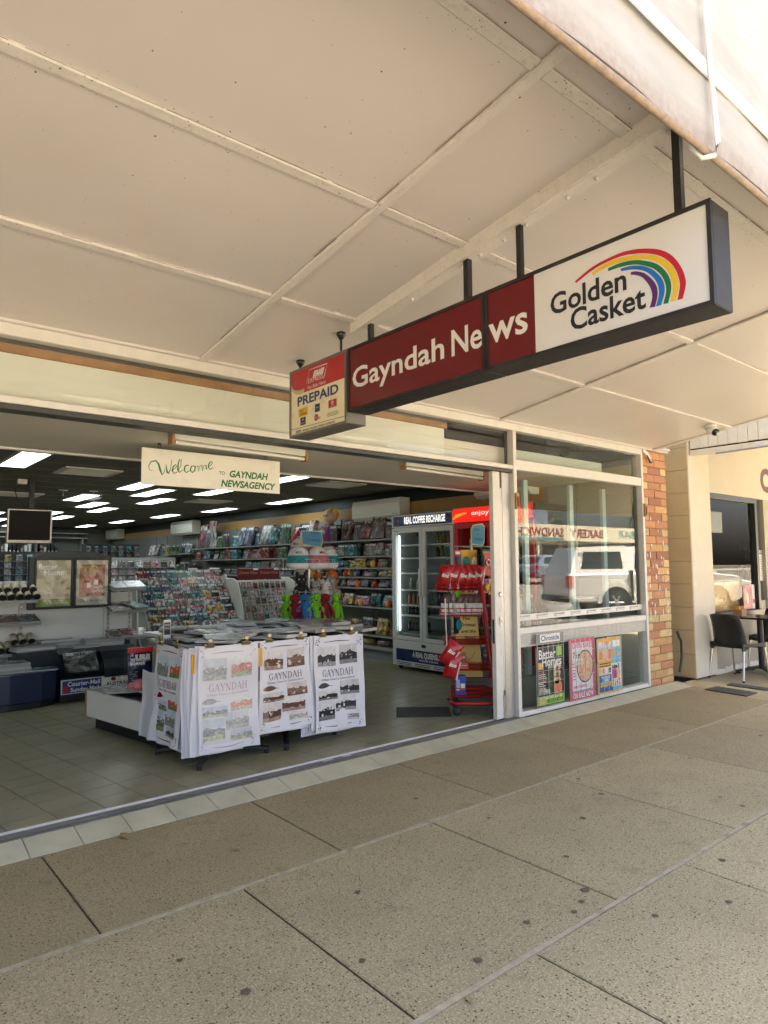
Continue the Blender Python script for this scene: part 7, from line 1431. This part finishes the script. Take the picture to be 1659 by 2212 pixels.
def car(name, label, cat, loc, rz, m, side, roof, wins, L_, W2, wheels, r, tails=()):
    """side = lower body outline (x, z); roof = glasshouse outline, narrowed at the top; nose towards +x"""
    t = thing(name, label, cat, loc, (0, 0, rz)); zmax = max(z for x, z in side)
    b = MB(); n = len(side)
    b.prism([(x, -W2, z) for x, z in side], (0, 2 * W2, 0), m, smooth=False); bo = b.build('body', t, .05)
    zb_ = min(z for x, z in roof); zt = max(z for x, z in roof); ty = lambda z: W2 - .03 - .20 * (z - zb_) / (zt - zb_)
    b = MB(); fr_ = [(x, -ty(z), z) for x, z in roof]; bk_ = [(x, ty(z), z) for x, z in roof]; k_ = len(roof)
    b.face(fr_, m); b.face(bk_[::-1], m)
    for q in range(k_): b.face([fr_[q], bk_[q], bk_[(q + 1) % k_], fr_[(q + 1) % k_]], m)
    b.build('cabin', t, .03)
    for pl in wins:
        for sd in (-1, 1):
            q = [(x, sd * (ty(z) + .006), z) for x, z in pl]; b = MB(); b.face(q if sd < 0 else q[::-1], M['car_glass']); b.build('window', t)
    fx = [p for p in roof]; lo_r, hi_r = roof[0], roof[-1]
    b = MB(); q = [(lo_r[0] - .02, lo_r[1] + .06), (roof[1][0] - .03, roof[1][1] - .10)] if False else None
    for (a, c_) in ((roof[-1], roof[-2]), (roof[0], roof[1])):
        s = 1 if a is roof[0] else -1; p0 = V((a[0], 0, a[1])).lerp(V((c_[0], 0, c_[1])), .12); p1 = V((a[0], 0, a[1])).lerp(V((c_[0], 0, c_[1])), .86); off = V((s * .012, 0, .012)); y0, y1 = ty(p0.z) - .10, ty(p1.z) - .10
        b = MB(); b.face([p0 + off + V((0, -y0, 0)), p0 + off + V((0, y0, 0)), p1 + off + V((0, y1, 0)), p1 + off + V((0, -y1, 0))], M['car_glass']); b.build('windscreen', t)
    for x in wheels:
        for sd in (-1, 1): wheel(t, x, sd * (W2 - .10), r); b = MB(); b.lathe([(r * 1.18, 0), (r * 1.18, .012), (r * 1.02, .014)], M['black'], (x, sd * (W2 - .004), r), 24, ax=(0, sd, 0)); b.build('wheel_arch', t)
    for (x0, x1, z0, z1) in tails:
        for sd in (-1, 1): MB().box(x0, x1, sd * (W2 + .008), sd * (W2 - .16), z0, z1, M['tail_red']).build('tail_light', t, .01)
    mn, mx_ = min(x for x, z in side), max(x for x, z in side)
    for sd in (-1, 1): MB().box(mx_ - .14, mx_ + .012, sd * (W2 - .35), sd * (W2 - .03), .72, .86, M['acrylic']).build('headlight', t, .01)
    MB().box(mn - .06, mn + .05, -W2 + .05, W2 - .05, .42, .58, M['alu_dark']).build('bumper', t, .02); MB().box(mx_ - .05, mx_ + .05, -W2 + .05, W2 - .05, .38, .58, M['alu_dark']).build('bumper', t, .02); MB().box(mn - .015, mn + .0, -.26, .26, .72, .83, M['white']).build('number_plate', t)
    for sd in (-1, 1): MB().box(wheels[-1] - .95, wheels[-1] - .8, sd * (W2 + .02), sd * (W2 + .17), 1.08, 1.24, m).build('mirror', t, .02); MB().box(wheels[0] + .75, wheels[0] + .93, sd * (W2 + .002), sd * (W2 + .02), .93, .96, M['alu_dark']).build('handle', t)
    return t
# ute with canopy parked at the kerb in front of the cafe
ute = car('parked_ute', 'white ute with canopy parked at the kerb by the cafe', 'ute', (15.95, -7.32, -.03), math.radians(28), M['car_white'], [(0, .55), (.0, 1.12), (.05, 1.17), (3.9, 1.20), (5.0, 1.08), (5.15, .95), (5.18, .5), (4.9, .38), (.3, .42)], [(.06, 1.165), (.36, 1.88), (1.75, 1.92), (1.85, 1.88), (2.05, 1.90), (3.2, 1.84), (3.98, 1.20)], [[(.40, 1.30), (1.62, 1.30), (1.62, 1.76), (.54, 1.76)], [(1.95, 1.28), (2.75, 1.28), (2.72, 1.72), (2.05, 1.72)], [(2.85, 1.28), (3.7, 1.28), (3.2, 1.7), (2.85, 1.72)]], 5.2, .83, (1.35, 4.25), .39, ((-.012, .16, .80, 1.14),))
for sd in (-1, 1):
    b = MB()
    for k in range(13):
        a = math.pi * k / 12; a2 = math.pi * (k + 1) / 12
        if k < 12: b.prism([(1.35 + .56 * math.cos(a), sd * .87, .39 + .56 * math.sin(a)), (1.35 + .56 * math.cos(a2), sd * .87, .39 + .56 * math.sin(a2)), (1.35 + .44 * math.cos(a2), sd * .87, .39 + .44 * math.sin(a2)), (1.35 + .44 * math.cos(a), sd * .87, .39 + .44 * math.sin(a))], (0, -.06 * sd, 0), M['car_white'])
    b.build('wheel_flare', ute)
ute.scale = (1.04, 1, 1.03)
MB().box(.5, 1.7, -.75, -.71, 1.93, 1.97, M['black']).box(.5, 1.7, .71, .75, 1.93, 1.97, M['black']).build('roof_rack', ute); MB().box(1.79, 1.82, -.92, .92, .45, 1.25, M['black']).build('tray_gap', ute)
car('parked_wagon', 'blue grey wagon with roof rails parked across the street', 'car', (28.9, -18.6, rz(-18.6)), 0, M['car_blue'], [(0, .5), (.02, .95), (.12, 1.02), (3.4, 1.0), (4.4, .88), (4.6, .7), (4.6, .4), (4.3, .3), (.2, .32)], [(.1, 1.01), (.62, 1.50), (1.0, 1.56), (2.3, 1.55), (3.4, .99)], [[(.62, 1.08), (1.5, 1.08), (1.45, 1.44), (.85, 1.42)], [(1.56, 1.08), (2.9, 1.08), (2.3, 1.45), (1.52, 1.45)]], 4.6, .88, (.9, 3.6), .34, ((-.01, .12, .80, 1.0),))
car('parked_sedan', 'white car parked at the kerb beyond the ute', 'car', (19.4, -7.4, -.03), math.radians(22), M['car_white'], [(0, .5), (.02, .95), (.12, 1.02), (3.4, 1.0), (4.4, .88), (4.6, .7), (4.6, .4), (4.3, .3), (.2, .32)], [(.1, 1.01), (.62, 1.42), (1.0, 1.48), (2.3, 1.47), (3.4, .99)], [[(.62, 1.08), (1.5, 1.08), (1.45, 1.36), (.85, 1.34)], [(1.56, 1.08), (2.9, 1.08), (2.3, 1.38), (1.52, 1.38)]], 4.6, .88, (.9, 3.6), .34, ((-.01, .12, .80, 1.0),))
# bakery row across the road
br = thing('bakery_building', 'cream bakery shopfront with deep fascia sign across the road', 'building', (44, -27, rz(-24))); bro = -V((44, -27, rz(-24))); gz_ = rz(-24) + .14
def BR(b, n): o = b.build(n, br); o.location = bro; return o
cr = mat('bakery_cream', (.66, .60, .46), .6, var=.04); fas = mat('bakery_fascia', (.70, .64, .48), .5)
BR(MB().box(30, 56, -36, -29.5, gz_, 4.6, cr), 'wall'); BR(MB().box(30, 56, -29.5, -26.3, 3.2, 3.35, M['soft_white']), 'awning'); BR(MB().box(30, 56, -26.3, -26.1, 3.15, 4.35, fas), 'fascia')
b = MB(); dr = mat('bakery_red', (.22, .02, .03), .5); mX = V((-1, 0, 0))
b.text('BAKERY', (48.6, -26.08, 3.45), mX, Z, dr, cap=.62, w=4.6, bold=.02).text('SANDWICH', (43.2, -26.08, 3.45), mX, Z, dr, cap=.62, w=5.6, bold=.02).text('BAR', (53.5, -26.08, 3.5), mX, Z, mat('bakery_teal', (.05, .28, .28), .5), cap=.6, w=2.6, shear=.2); b.box(37.5, 43.2, -26.085, -26.07, 3.2, 3.36, bpy.data.materials['bakery_teal']); BR(b, 'lettering')
for k in range(9): BR(MB().box(31 + k * 2.8, 33.2 + k * 2.8, -29.49, -29.44, gz_ + .4, 3.0, M['car_glass'] if k % 3 else dr), 'window')
for k in range(6): BR(MB().box(30.4 + k * 4.9, 30.55 + k * 4.9, -26.4, -26.25, gz_, 3.15, M['white']), 'post')
g2 = thing('gabled_building', 'white gabled building behind the bakery with cream tower', 'building', (36, -34, gz_)); go_ = -V((36, -34, gz_))
o = MB().prism([(28, -33, gz_), (38, -33, gz_), (38, -33, 5.6), (34, -33, 7.3), (28, -33, 5.2)][::-1], (0, -9, 0), M['white']).build('wall', g2); o.location = go_
o = MB().box(39, 42.5, -36.5, -33, gz_, 7.2, mat('tower_yellow', (.6, .48, .2), .6)).box(39.6, 40.4, -32.99, -32.9, 5.3, 6.5, M['ink']).box(41.1, 41.9, -32.99, -32.9, 5.3, 6.5, M['ink']).build('tower', g2); o.location = go_
o = MB().box(46, 52, -42, -36.2, gz_, 6.9, bricks[0]).box(52, 55, -42, -36.2, gz_, 7.0, M['car_blue']).build('brick_block', label='red brick block rising behind the bakery', category='building')
# ladders leaning on the bakery awning are the ute's roof load in the reflection; a power line and pole
pl = thing('power_pole', 'timber power pole with wires across the road', 'pole', (33, -24.8, gz_)); MB().tube([(0, 0, 0), (0, 0, 9)], [.16, .11], M['timber'], 10).build('pole', pl); MB().box(-1.1, 1.1, -.06, .06, 8.2, 8.35, M['timber']).build('cross_arm', pl)
for s in (-1, 0, 1): MB().tube([(s - 40 + 8 * k, 0, 8.4 - .8 * math.sin(math.pi * k / 10)) for k in range(11)], .015, M['black'], 4).build('wire', pl)
# distant trees
fol = mat('foliage', (.055, .085, .03), .8, rnd=.25, var=.2, vs=2)
for i in range(7):
    x, y, h = (22, 45, 58, 64, 10, -14, 72)[i], (-46, -52, -44, -30, -40, -34, -50)[i], U(8, 12); t = thing('tree', 'broad green tree beyond the far shops, %s along the skyline' % nth(i), 'tree', (x, y, 0), group='trees beyond the far shops'); MB().tube([(0, 0, 0), (.1, 0, h * .4), (.3, .2, h * .7)], [.35, .25, .1], M['timber'], 8).build('trunk', t); b = MB()
    cl_ = [(V((U(-1, 1), U(-1, 1), U(-.6, 1))) * h * .28 + V((0, 0, h * .68)), U(.10, .2) * h) for _ in range(16)]
    for _ in range(1500):
        c_, r_ = cl_[int(R() * 16)]; d = V((random.gauss(0, 1), random.gauss(0, 1), random.gauss(0, 1))).normalized() * r_ * U(.5, 1.05); p = c_ + d; s = U(.12, .28); a_ = V((U(-1, 1), U(-1, 1), U(-1, 1))).normalized(); q_ = a_.orthogonal().normalized(); b.face([p - a_ * s, p + q_ * s * .6, p + a_ * s, p - q_ * s * .6], fol)
    b.build('crown', t)
# buildings of the shop's own side that bound the street
lb_ = thing('brick_building', 'neighbouring brick building on the left of the newsagency', 'building', (-10, 4, 0)); MB().box(-5, 3.7, -3.9, 8, 0, 5, bricks[2]).build('wall', lb_)
